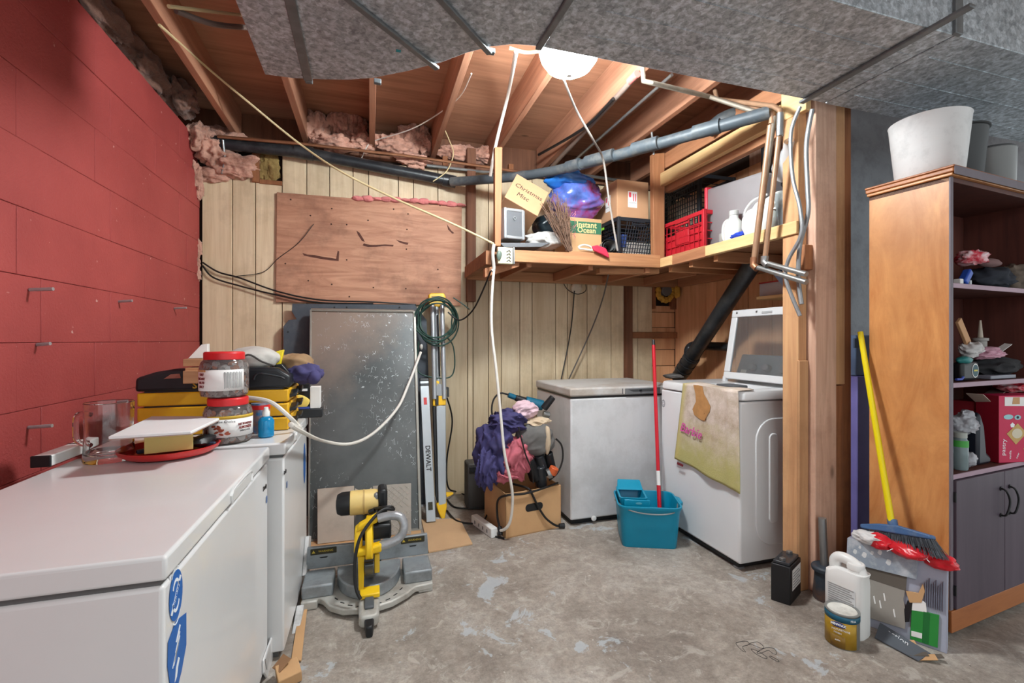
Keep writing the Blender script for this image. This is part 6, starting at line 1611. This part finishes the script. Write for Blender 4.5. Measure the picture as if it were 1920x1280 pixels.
build(MB(M).lathe([(.031, ht * .85), (.032, ht * .92), (.029, ht * .935)], (Wj - .04, .05, 0), 24), 'cap', JW, t, .002)
Ml2 = M @ fr((Wj / 2, -.0006, ht * .4), (1, 0, 0), (0, 0, 1))
decal([(-Wj * .36, -ht * .24), (Wj * .36, -ht * .24), (Wj * .36, ht * .22), (-Wj * .36, ht * .22)], Ml2, pm('jug_label', (206, 210, 212), .5), jb, 'label')
for k in range(16): decal([(-Wj * .33, -ht * .22 + .009 * k), (Wj * (.33 - .1 * ((k * 7) % 3) / 2), -ht * .22 + .009 * k), (Wj * (.33 - .1 * ((k * 7) % 3) / 2), -ht * .22 + .009 * k + .0045), (-Wj * .33, -ht * .22 + .009 * k + .0045)], Ml2 @ Matrix.Translation((0, 0, .0008)), pm('grey_print', (150, 150, 150), .6), jb, 'print_line')
# paint can
p = PZ(1579, 1203, 0)
t = T('paint_can', 'small gold labelled paint can with white lid in front of the jug', 'can', p)
hc, R = .135, .058
build(MB().lathe([(R - .002, 0), (R, .003), (R, hc - .006), (R + .002, hc - .003), (R + .002, hc), (R - .006, hc), (R - .008, hc - .006)], p, 40), 'can', pm('tin_steel', (150, 152, 150), .35, .6), t)
build(MB().lathe([(.001, hc - .004), (.04, hc - .004), (.047, hc - .001), (.053, hc - .004), (.053, hc - .006)], p, 36, cap0=False), 'lid', pm('lid_white_paint', (222, 220, 212), .5, var=.1, vs=20, dirt=(160, 158, 150), dscale=20), t)
vd = V((-p.x, -p.y, 0)).normalized(); ba = math.atan2(vd.y, vd.x)
def cwrap(a0, a1, z0, z1, mat, name, rr):
    def fn(u, v):
        an = ba + math.radians(a0 + (a1 - a0) * u); return p + V((rr * math.cos(an), rr * math.sin(an), z0 + (z1 - z0) * v))
    o = build(MB().grid(fn, 22, 1), name, mat, t); s_ = o.modifiers.new('s', 'SOLIDIFY'); s_.thickness = .0005
def cat_(an, z_, rr=R + .0022):
    an = ba + math.radians(an); n_ = V((math.cos(an), math.sin(an), 0)); return fr(p + n_ * rr + V((0, 0, z_)), (-n_.y, n_.x, 0), (0, 0, 1))
cwrap(-80, 52, .004, hc - .03, pm('gold_label', (168, 132, 34), .4, .2, var=.15, vs=9), 'gold_label', R + .0008)
cwrap(-90, 90, hc - .03, hc - .007, pm('petrol_label', (18, 84, 108), .4, var=.05), 'blue_band', R + .001)
cwrap(-40, 10, .004, .05, pm('bronze_print', (128, 96, 30), .45), 'door_print', R + .0012)
decal(ell(0, 0, .026, .010), cat_(-12, .094, R + .0012), pm('navy_print', (40, 54, 120), .5), t, 'logo_plate')
text('MINWAX', .012, cat_(-12, .094), PRINTW, t, bold=.0006)
text('POLYURETHANE', .010, cat_(-4, .076, R + .0035), PRINTW, t, sx=.8)
text('FINISH', .009, cat_(-14, .062, R + .003), PRINTW, t)
text('satin', .010, cat_(-14, .034, R + .003), PRINTW, t)
text('FRA', .012, cat_(36, hc - .018, R + .003), PRINTW, t)
# carton with torn face
P0, P1 = V((1.988, 1.515, 0)), V((2.137, 1.222, 0))
ux = P1 - P0; nrm = V((-ux.y, ux.x, 0)).normalized()
ln = V((.05, .022, 0))
GB = pm('grey_blue_carton', (142, 152, 164), .7, var=.12, vs=8, dirt=(206, 208, 210), dscale=10, damt=.6)
GB2 = pm('lavender_carton', (160, 164, 180), .7, var=.06, vs=8)
GREYIN = pm('grey_board', (152, 146, 138), .75, var=.08, vs=6)
BRNIN = pm('brown_board', (96, 88, 80), .8, var=.1)
GREENP = pm('green_print2', (38, 132, 54), .6, var=.12)
hB = .335
Mc = fr(P0, ux, V((0, 0, hB)) + ln)
Wc = ux.length; Hc = (V((0, 0, hB)) + ln).length
t = T('torn_carton', 'torn grey and green printed carton leaning on the bookcase side', 'box', (P0 + P1) / 2)
build(MB(Mc).box((Wc / 2, Hc / 2, -.035), (Wc, Hc, .06)), 'carton', GB2, t, .003)
Z = .0002
def cp(pts, mat, name, z=0, th=.003, lab=None): return build(MB(Mc @ Matrix.Translation((0, 0, -.005 + z))).prism([(x * Wc, y * Hc, 0) for x, y in pts], (0, 0, th + .005)), name, mat, t, .0008, label=lab)
cp([(.06, .1), (.62, .12), (.63, .3), (.6, .45), (.62, .6), (.63, .74), (.06, .72)], GREYIN, 'grey_board', .0)
cp([(.06, .58), (.62, .56), (.63, .74), (.06, .74)], BRNIN, 'brown_board', .0012)
cp([(.0, .70), (.72, .73), (.74, 1.0), (.02, 1.01)], GB, 'top_flap', .006, .004)
cp([(.62, .56), (.74, .58), (.78, .7), (.8, .62), (.77, .48), (.66, .44)], CARDK, 'torn_card', .003)
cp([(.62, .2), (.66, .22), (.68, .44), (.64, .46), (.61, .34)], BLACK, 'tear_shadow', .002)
cp([(.67, .03), (.92, .04), (.93, .4), (.68, .38)], GREENP, 'green_print', .001)
cp([(.68, .36), (.82, .39), (.81, .49), (.74, .52), (.69, .5)], LABELW, 'white_print_patch', .0012)
cp([(.68, .07), (.78, .08), (.78, .14), (.68, .13)], LABELW, 'white_strip', .0022)
cp([(.78, .04), (.84, .04), (.85, .39), (.79, .39)], pm('dark_green_print', (22, 104, 44), .6), 'green_band', .0018)
for k in range(9):
    x = .80 + .02 * k
    cp([(x, .45), (x + .006, .45), (x + .006, .72 + .03 * (k % 3)), (x, .72 + .03 * (k % 3))], pm('lilac_print', (128, 132, 150), .6), 'text_line', .001)
for x, y in ((.4, .45), (.36, .35), (.3, .38), (.5, .3), (.2, .5)):
    cp([(x, y), (x + .012, y + .01), (x + .03, y - .08), (x + .015, y - .085)], LABELW, 'scuff', .001)
for i, (x, y, r) in enumerate(((.1, .86, .03), (.2, .85, .035), (.28, .9, .025), (.15, .93, .02), (.45, .84, .035), (.36, .93, .03))):
    cp([(x + r * math.cos(k * .7) * (1 if k % 2 else .7), y + r * 1.1 * math.sin(k * .7)) for k in range(9)], pm('peel_white', (206, 208, 208), .7), 'peeled_patch', .0095, .0006)
F0 = PZ(1642, 1172, .03); F1 = PZ(1738, 1236, .012)
build(MB().prism([PZ(1640, 1196, .004), PZ(1722, 1240, .004), PZ(1745, 1226, .02), PZ(1650, 1168, .055)], V((.0, .0, .004))), 'bottom_flap', pm('dark_slate_flap', (78, 84, 92), .65, var=.15), t, .001)
text('ection', .03, fr(PZ(1683, 1195, .036), PZ(1722, 1222, .03) - PZ(1650, 1176, .05), V((.2, .4, 1))), PRINTW, t)
for i, (u, v) in enumerate(((1722, 1226), (1738, 1232), (1750, 1230), (1700, 1205))):
    build(MB(fr(PZ(u, v, .015), (.7, -.5, .2), (.4, .6, .3 * (i % 2)))).box((0, 0, 0), (.06, .022, .003)), 'torn_strip', CARDK if i % 2 else BRNIN, t)
# red bag stuffed behind the carton top
RBAG = pm('red_plastic_bag', (206, 34, 46), .3, var=.12, vs=8, bp=.3, bs=12)
top = lambda f: P0.lerp(P1, f) + ln + V((0, 0, hB))
t = T('red_bag', 'crumpled red and white plastic bag stuffed on top of the torn carton', 'bag', top(.5) + V((0, 0, 0)))
mb = MB(); mb.lump(top(.62) + V((.0, .0, .018)), (.06, .085, .03), .3, 1.8, 3, 4, fold=.12); mb.lump(top(.9) + V((.01, .0, -.0)), (.04, .06, .03), .25, 2, 6, 4, fold=.1); mb.lump(top(.35) + V((0, 0, .02)), (.04, .05, .03), .3, 2, 9, 4, fold=.1)
build(mb, 'bag', RBAG, t, ang=70)
mb = MB(); mb.lump(top(.22) + V((.0, .0, .025)), (.035, .06, .028), .35, 2.2, 4, 4, fold=.15)
build(mb, 'white_part', pm('white_film', (216, 216, 216), .35, var=.1), t, ang=70)
for i in range(7):
    s_ = top(.5 + .055 * i) + V((-.045, -.02, .02 + .008 * (i % 2)))
    build(MB().tube([s_, s_ + V((-.004, -.03 if i % 2 else .02, -.018))], .0014, 5), 'white_line', PRINTW, t)
# broom
BH = pm('broom_yellow', (226, 206, 10), .4, var=.03)
BB = pm('broom_blue', (62, 96, 140), .5, var=.1, dirt=(120, 130, 140), dscale=14, damt=.5)
h0, h1 = PX(1617, 986, 2.12), PX(1750, 1004, 2.14)
hm = h0.lerp(h1, .46)
tp_ = PX(1613, 622, 2.205)
t = T('broom', 'push broom with yellow handle and blue head leaning on the bookcase side', 'broom', hm - V((0, 0, .08)))
build(MB().cyl(hm + (tp_ - hm).normalized() * .02, tp_, .0125, .0115, n=16), 'handle', BH, t, .001)
dd = (h1 - h0)
Mh2 = fr(h0, dd, V((.25, 0, 1)))
build(MB(Mh2).prism([(0, -.01, -.018), (0, .008, -.018), (dd.length * .3, .02, -.018), (dd.length * .55, .022, -.018), (dd.length, .0, -.018), (dd.length, -.016, -.018)], (0, 0, .036)), 'head', BB, t, .006, seg=3)
build(MB(Mh2).cyl((dd.length * .47, .015, 0), (dd.length * .46, .045, 0), .018, n=14), 'socket', BB, t, .003)
mb = MB(Mh2)
random.seed(5)
for i in range(420):
    x = random.random(); z_ = random.uniform(-.014, .014)
    s_ = V((x * dd.length, -.012, z_))
    sp_ = (x - .5) * .07
    e_ = s_ + V((sp_ + random.uniform(-.008, .008), -.05 - .012 * x + random.uniform(-.012, .004), z_ * 1.6 + random.uniform(-.006, .006)))
    mb.tube([s_, e_], .0011, 3)
build(mb, 'bristles', pm('grey_bristle', (72, 76, 82), .7, var=.4, vs=60), t, smooth=False, kind='stuff')
mb = MB(Mh2); mb.prism([(.004, -.012, -.012), (dd.length - .004, -.014, -.012), (dd.length + .02, -.05, -.012), (-.02, -.042, -.012)], (0, 0, .024)); build(mb, 'bristle_core', pm('dark_bristle', (50, 54, 60), .9, var=.3, vs=50), t)
# purple foam sheet behind the post
t = T('foam_sheet', 'purple blue wrapped sheet standing in the gap between post and bookcase', 'sheet', PY(1618, 1000, 1.9))
xa, xb = PY(1592, 800, 1.9).x, PY(1660, 800, 1.9).x
build(MB().bx(xa + .035, xb, 1.88, 1.93, 0, PY(1610, 705, 1.88).z), 'purple_wrap', pm('purple_wrap', (128, 120, 186), .6, var=.12, vs=5, bp=.3, bs=10), t, .006)
build(MB().bx(xa + .03, xb, 1.885, 1.925, PY(1610, 705, 1.88).z + .001, PY(1610, 628, 1.88).z), 'blue_wrap', pm('blue_grey_wrap', (104, 126, 160), .6, var=.1), t, .006)
build(MB().bx(xa - .0 + .008, xa + .05, 1.875, 1.884, PY(1610, 652, 1.88).z, PY(1610, 634, 1.88).z), 'tape', pm('slate_tape', (76, 90, 112), .6), t, .002)

# ---------------------------------------------------------------- bookcase
CO = V((2.252, 1.277, 0)); AN = math.radians(5.5)
MC = Matrix.Translation(CO) @ Matrix.Rotation(AN, 4, 'Z')
CW, CD, CH = .80, .30, 1.885
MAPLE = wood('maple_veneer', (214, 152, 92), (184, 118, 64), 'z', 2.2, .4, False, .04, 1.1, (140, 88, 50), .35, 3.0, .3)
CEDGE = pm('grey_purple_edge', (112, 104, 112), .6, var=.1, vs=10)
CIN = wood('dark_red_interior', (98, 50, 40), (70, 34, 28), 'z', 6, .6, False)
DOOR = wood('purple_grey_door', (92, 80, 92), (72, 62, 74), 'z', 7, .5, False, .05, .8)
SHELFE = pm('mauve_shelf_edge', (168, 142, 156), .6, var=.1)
t = T('bookcase', 'tall maple bookcase with open shelves over two dark doors', 'bookcase', CO)
def cb(x0, x1, y0, y1, z0, z1, mat, name, par=None, bev=.002): return build(MB(MC).bx(x0, x1, y0, y1, z0, z1), name, mat, par or t, bev)
cb(0, .018, 0, CD, .03, CH, MAPLE, 'side_panel')
cb(CW - .018, CW, 0, CD, .03, CH, MAPLE, 'side_panel')
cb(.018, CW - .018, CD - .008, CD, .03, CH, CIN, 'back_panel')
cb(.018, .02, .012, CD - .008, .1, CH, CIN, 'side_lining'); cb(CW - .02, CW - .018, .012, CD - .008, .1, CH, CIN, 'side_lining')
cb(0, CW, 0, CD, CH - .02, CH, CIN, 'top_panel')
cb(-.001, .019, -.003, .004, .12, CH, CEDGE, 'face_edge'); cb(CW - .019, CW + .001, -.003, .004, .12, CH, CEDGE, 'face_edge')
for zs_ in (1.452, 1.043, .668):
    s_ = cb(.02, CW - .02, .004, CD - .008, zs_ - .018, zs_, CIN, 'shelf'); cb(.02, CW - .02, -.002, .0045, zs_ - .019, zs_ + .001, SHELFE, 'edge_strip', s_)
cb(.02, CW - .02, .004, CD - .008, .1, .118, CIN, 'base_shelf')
cb(0, CW, -.006, .014, .03, .118, wood('maple_rail', (184, 116, 66), (150, 86, 46), 'x', 5, .45, False), 'plinth_rail')
for x in (.12, CW - .16):
    cb(x, x + .05, .03, .2, 0, .03, STUDG, 'foot_block', None)
mw = MATS['maple_rail']
mb = MB(MC)
mb.bx(-.012, CW + .012, -.014, CD + .004, CH, CH + .012); build(mb, 'moulding', MAPLE, t, .003)
cb(-.018, CW + .018, -.02, CD + .006, CH + .0125, CH + .03, mw, 'moulding', None, .004)
cb(-.02, CW + .02, -.022, CD + .008, CH + .0305, CH + .04, mw, 'top_board', None, .003)
cb(-.016, CW + .016, -.0235, -.0205, CH + .002, CH + .036, CEDGE, 'front_moulding', None, .001)
dm = CW / 2
for i, (x0, x1) in enumerate(((.022, dm - .002), (dm + .002, CW - .022))):
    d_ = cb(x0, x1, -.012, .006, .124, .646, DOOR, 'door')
    hx = x1 - .035 if i == 0 else x0 + .035
    mbh = MB(MC); mbh.tube([(hx - .0, -.012, .575), (hx, -.03, .57), (hx + .015, -.036, .535), (hx + .012, -.036, .50), (hx, -.03, .465), (hx, -.012, .46)], .004, 8, 5); build(mbh, 'handle', BLACK, d_)
    for z in (.575, .46): build(MB(MC).cyl((hx, -.016, z), (hx, -.011, z), .009, n=10), 'handle_rose', BLACK, d_)
    hz = x0 - .003 if i == 0 else x1 + .003
    for z in (.2, .58): build(MB(MC).box((hz, -.006, z), (.006, .012, .04)), 'hinge', BLACK, d_)
# contents ------------------------------------------------------------
MCI = MC.inverted()
def L(x, y, z): return MC @ V((x, y, z))
def LU(u, y, z):   # point on a shelf, y behind the front edge, standing where the photo shows it
    d = MCI.to_3x3() @ ray(u, 637); o = MCI @ V((0, 0, 0)); k = (y - o.y) / d.y
    return MC @ V((o.x + k * d.x, y, z))
def LM(u, y, z): return Matrix.Translation(LU(u, y, z)) @ Matrix.Rotation(AN, 4, 'Z')
z1, z2, z3 = 1.453, 1.044, .669
DARKC = pm('dark_clothes', (40, 44, 54), .9, var=.25, vs=9)
CAMO = pm('brown_camo', (104, 92, 82), .9, var=.45, vs=14)
RW = pm('red_white_film', (196, 40, 62), .3, var=.2, vs=8, bp=.4, bs=12, dirt=(226, 222, 226), dscale=11, damt=.95)
def sl(name, c, r, mat, lab, cat, seed, amp=.3, fold=.25):
    mb = MB(); mb.lump(c, r, amp, 1.9, seed, 4, fold=fold); return solo(mb, name, mat, lab, cat, ang=70)
sl('dark_garment', LU(1852, .10, z1 + .05), (.13, .07, .055), DARKC, 'dark navy garment heaped on the top open shelf', 'clothes', 3)
sl('camo_garment', LU(1902, .09, z1 + .065), (.10, .06, .065), CAMO, 'brown mottled garment heaped beside the navy garment on the top shelf', 'clothes', 8)
sl('carrier_bag', LU(1822, .07, z1 + .135), (.07, .045, .035), RW, 'red and white plastic bag on top of the dark shelf clothes', 'bag', 4)
sl('brown_sleeve', LU(1855, .06, z1 + .118), (.07, .025, .02), pm('mauve_brown_cloth', (120, 92, 92), .9, var=.15), 'rolled brown cloth end beside the red and white bag', 'clothes', 6, .12, 0)
sl('blue_garment', LU(1912, .12, z1 + .14), (.09, .05, .02), pm('denim_cloth', (72, 82, 102), .9, var=.2), 'folded denim cloth topping the mottled garment on the top shelf', 'clothes', 9)
t = T('blue_gadget', 'small blue plastic gadget at the front of the top open shelf', 'gadget', LU(1808, .025, z1))
Mg = LM(1810, .025, z1)
build(MB(Mg @ Matrix.Translation((0, 0, .034)) @ Matrix.Rotation(.7, 4, 'Y')).box((0, 0, 0), (.03, .03, .07)), 'body', pm('gadget_blue', (44, 84, 180), .4), t, .006)
build(MB(Mg).bx(-.06, -.035, -.01, .015, .001, .024), 'white_block', LABELW, t, .003)
build(MB(Mg).bx(.015, .03, -.01, .005, .001, .022), 'clear_tip', pm('tip_grey', (170, 176, 184), .3), t, .003)
# middle shelf
p = LU(1838, .14, z2)
t = T('caulk_tube', 'grey caulking tube with pointed nozzle standing on the middle shelf', 'tube', p)
build(MB().lathe([(.024, 0), (.024, .17), (.03, .172), (.03, .185), (.012, .187)], p, 22), 'cartridge', pm('cartridge_grey', (158, 154, 150), .5, var=.15, vs=14), t)
build(MB().lathe([(.011, .187), (.004, .27)], p, 14), 'nozzle', pm('nozzle_cream', (186, 174, 158), .5), t)
solo(MB(LM(1806, .06, z2 + .21) @ Matrix.Rotation(-.65, 4, 'Y')).box((0, 0, 0), (.035, .012, .13)), 'paint_stick', pm('pale_stick', (190, 146, 106), .7, var=.08), 'flat wooden stick leaning among papers on the middle shelf', 'stick', .002)
sl('crumpled_paper', LU(1820, .06, z2 + .135), (.055, .035, .03), pm('crumpled_white', (196, 194, 194), .7, var=.2, vs=10), 'crumpled white wrapper on the middle shelf', 'paper', 3, .4, .3)
sl('pink_paper', LU(1850, .06, z2 + .115), (.08, .035, .025), pm('pink_sheet', (192, 144, 162), .7, var=.25, vs=10), 'crumpled pink and white flyer on the middle shelf', 'paper', 6, .4, .3)
sl('dark_glove', LU(1865, .08, z2 + .05), (.16, .06, .042), pm('black_fabric', (30, 30, 34), .85, var=.3, vs=9), 'black fabric heap under the papers on the middle shelf', 'clothes', 12)
Ms = LM(1880, .05, z2 + .1)
solo(MB(Ms).prism([(-.06, .0, .0), (.06, -.01, .055), (.07, .02, .058), (-.05, .04, .003)], (0, 0, .002)), 'white_sheet', PAPER, 'bent white paper sheet sticking up on the middle shelf', 'paper')
sl('teal_packet', LU(1808, .03, z2 + .09), (.045, .02, .016), pm('teal_packet', (30, 116, 116), .4), 'teal packet corner under the crumpled wrapper', 'packet', 5, .15, 0)
Mq = LM(1826, .02, z2)
t = T('tape_measure', 'black tape measure with round teal label on the middle shelf', 'tape measure', LU(1826, .03, z2))
build(MB(Mq).bx(-.085, .045, 0, .04, .001, .082), 'case', BLACK, t, .014, seg=3)
Mt2 = Mq @ fr((.01, -.0006, .044), (1, 0, 0), (0, 0, 1))
decal(ell(0, 0, .026, .03), Mt2, LABELW, t, 'label_ring'); decal(ell(0, 0, .022, .026), Mt2 @ Matrix.Translation((0, 0, .0008)), pm('dark_teal_print', (24, 74, 84), .5), t, 'round_label')
decal([(-.014, -.003), (.014, -.003), (.014, .004), (-.014, .004)], Mt2 @ Matrix.Translation((0, 0, .0016)), pm('warning_yellow2', (206, 190, 70), .5), t, 'label_line')
solo(MB(LM(1880, .02, z2)).bx(-.1, .12, 0, .05, .001, .018), 'grey_blade_case', pm('ruler_grey', (120, 122, 134), .4), 'flat grey blade case lying on the middle shelf edge', 'tool', .003)
solo(MB().tube([LU(1793, .012, z2 + .012), LU(1803, .01, z2 + .012), LU(1806, .012, z2 + .02)], .005, 8), 'blue_clip', pm('clip_blue', (60, 80, 170), .5), 'small blue clip on the middle shelf edge', 'clip')
p = LU(1916, .12, z2)
t = T('glass_jar', 'dark lidded glass jar at the back of the middle shelf', 'jar', p)
build(MB().lathe([(.035, 0), (.04, .01), (.04, .13), (.03, .15), (.03, .16)], p, 24), 'jar', pm('smoky_glass', (110, 116, 116), .15, trans=.4, var=0), t)
build(MB().lathe([(.033, .158), (.033, .185)], p, 24), 'lid', BLACK, t)
# lower open shelf
MP = LM(1873, .02, z3 + .001) @ Matrix.Rotation(math.radians(-14), 4, 'Z')
t = T('food_box', 'bright pink printed food box with photo squares on the lower shelf', 'box', LU(1895, .05, z3))
PK = pm('hot_pink_card', (196, 26, 76), .5, var=.06, vs=4)
build(MB(MP).bx(0, .24, 0, .09, 0, .3), 'carton', PK, t, .002)
build(MB(MP).bx(-.001, .0, .0, .09, 0, .3), 'spine', pm('dark_red_card', (140, 18, 40), .5), t)
Mf = MP @ fr((0, -.0004, 0), (1, 0, 0), (0, 0, 1))
def fp(pts, mat, name, z=0): return decal(pts, Mf @ Matrix.Translation((0, 0, z)), mat, t, name)
fp([(.03, .255), (.24, .25), (.24, .29), (.03, .295)], LABELW, 'white_panel'); fp([(.07, .262), (.11, .262), (.11, .292), (.075, .292)], CARDK, 'brown_patch', .0008)
fp(ell(.05, .205, .026, .011), pm('pale_teal2', (150, 196, 204), .5), 'badge'); fp(ell(.1, .202, .018, .011), pm('pale_teal2', (150, 196, 204), .5), 'badge')
fp(ell(.1, .202, .006, .006), INK, 'badge_dot', .0008)
fp([(.06, .17), (.072, .18), (.084, .17), (.08, .158), (.064, .158)], PRINTW, 'flower_print')
GOLD = pm('photo_gold', (196, 160, 94), .5, var=.15, vs=20)
fp([(.04, .13), (.1, .175), (.15, .13), (.09, .08)], GOLD, 'photo_square'); fp(ell(.096, .13, .028, .022), pm('cream_food', (214, 204, 180), .5), 'food_print', .0008)
fp([(.13, .06), (.19, .1), (.235, .06), (.17, .012)], GOLD, 'photo_square'); fp(ell(.18, .06, .026, .02), pm('cream_food', (214, 204, 180), .5), 'food_print', .0008)
text('pastry', .03, Mf @ Matrix.Translation((.025, .07, 0)) @ Matrix.Rotation(1.5, 4, 'Z'), PRINTW, t)
text('vanilla', .016, Mf @ Matrix.Translation((.06, .035, 0)) @ Matrix.Rotation(1.5, 4, 'Z'), PRINTW, t)
text('new', .016, Mf @ Matrix.Translation((.1, .03, 0)) @ Matrix.Rotation(1.1, 4, 'Z'), PRINTW, t)
MR = LM(1852, .10, z3 + .001)
t = T('red_carton', 'dark red carton with faded block lettering behind the pink box', 'box', LU(1855, .16, z3))
build(MB(MR).bx(-.07, .1, 0, .1, 0, .26), 'carton', pm('dark_red_carton', (140, 28, 40), .6, var=.1), t, .003)
text('PLUS', .075, MR @ fr((.0, -.0006, .18), (0, 0, 1), (-1, 0, 0)), pm('faded_tan_print', (150, 120, 100), .6), t, bold=.001)
for i in range(4):
    solo(MB(LM(1840 + 9 * i, .08 + .02 * i, z3 + .275 + .006 * i) @ Matrix.Rotation(.5 - .25 * i, 4, 'Y')).box((0, 0, 0), (.13, .06, .003)), 'envelope', pm('old_envelope', (190, 174, 162), .7, var=.12),
         ('cream envelope sticking out over the dark red carton', 'second cream envelope tilted behind the front envelope on the red carton', 'third cream envelope in the stack on the red carton', 'rearmost cream envelope under the red bag on the lower shelf')[i], 'envelope')
sl('red_wrapper', LU(1902, .09, z3 + .325), (.09, .05, .028), RW, 'red and white wrapper squeezed under the middle shelf', 'bag', 12)
Mb = LM(1846, .03, z3 + .001)
solo(MB(Mb).prism([(-.05, 0, 0), (.06, 0, 0), (.06, 0, .03), (.025, 0, .05), (.005, 0, .17), (-.03, 0, .235), (-.045, 0, .2)], (0, .05, 0)), 'plastic_scoop', pm('dark_blue_rubber', (28, 34, 46), .35, var=.1), 'dark blue curved plastic scoop standing on the lower shelf', 'scoop', .012)
p = LU(1800, .035, z3)
t = T('spice_jar', 'small glass jar with a green band at the lower shelf front', 'jar', p)
build(MB().lathe([(.024, 0), (.027, .006), (.027, .12), (.021, .135), (.021, .14)], p, 22), 'jar', pm('greenish_glass', (160, 182, 186), .12, trans=.5, var=.1), t)
build(MB().lathe([(.023, .136), (.023, .158)], p, 22), 'lid', pm('pale_lid', (160, 166, 160), .4), t)
build(MB().lathe([(.0275, .098), (.0275, .125)], p, 22, cap0=False, cap1=False), 'green_band', pm('band_green', (70, 160, 70), .5), t)
sl('clear_bag', LU(1806, .06, z3 + .185), (.055, .035, .05), pm('grey_film', (180, 182, 190), .25, var=.2, vs=10, trans=.3), 'crumpled clear plastic bag behind the small jar', 'bag', 6, .4, .3)
sl('clear_wrap', LU(1818, .03, z3 + .035), (.03, .02, .03), pm('grey_film', (170, 172, 180), .25), 'small clear plastic wrap beside the small jar', 'bag', 16, .4, .2)
# buckets on top
zt = CH + .041
def pail(c, r0, r1, h_, mat, lab, name='pail', tilt=0):
    t = T(name, lab, 'bucket', c)
    build(MB().lathe([(r0 - .008, 0), (r0, .008), (r1, h_ - .004), (r1 + .002, h_), (r1 - .003, h_), (r0 - .006, .012), (.001, .012)], c, 48, cap1=True), 'pail', mat, t, ang=50)
    return t, c
cW = L(.155, .145, zt)
t, c = pail(cW, .118, .142, .27, pm('white_pail', (220, 220, 220), .4, var=.02, dirt=(170, 170, 170), dscale=9, damt=.4, stretch=(1, 1, 4)), 'white plastic bucket standing on the bookcase corner')
cB = L(.40, .15, zt)
t, c = pail(cB, .085, .105, .27, pm('charcoal_pail', (66, 68, 70), .5, var=.05), 'charcoal grey bucket standing behind the white bucket')
build(MB().lathe([(.106, .262), (.111, .264), (.111, .272), (.106, .274)], cB, 40, cap0=False, cap1=False), 'rim', pm('charcoal_rim', (40, 42, 44), .5), t)
cG = L(.60, .12, zt)
t, c = pail(cG, .09, .095, .19, pm('smoky_tub', (150, 152, 152), .3, var=.05, trans=.3), 'smoky grey plastic tub on the bookcase top beyond the charcoal bucket', 'tub')
build(MB().lathe([(.097, .188), (.09, .2), (.03, .206)], cG, 36), 'lid', pm('smoky_lid', (84, 86, 88), .4), t)

# black scuffs on the concrete
fl = bpy.data.objects['floor']
random.seed(3)
for pts in ([(1382, 1204), (1400, 1202), (1404, 1208), (1392, 1212), (1398, 1222), (1390, 1218), (1381, 1208)], [(1404, 1207), (1420, 1203), (1432, 1212), (1428, 1215), (1412, 1209)], [(1420, 1222), (1436, 1214), (1452, 1216), (1456, 1226), (1448, 1224), (1440, 1219), (1424, 1225)], [(1446, 1230), (1460, 1238), (1458, 1240), (1444, 1232)], [(1408, 1216), (1424, 1222), (1438, 1232), (1434, 1234), (1418, 1226)]):
    q = [PZ(u, v, .0004) for u, v in pts]
    build(MB().tube(q, .0011, 4, 3, True), 'scuff_mark', pm('black_scuff', (40, 40, 42), .8), fl)
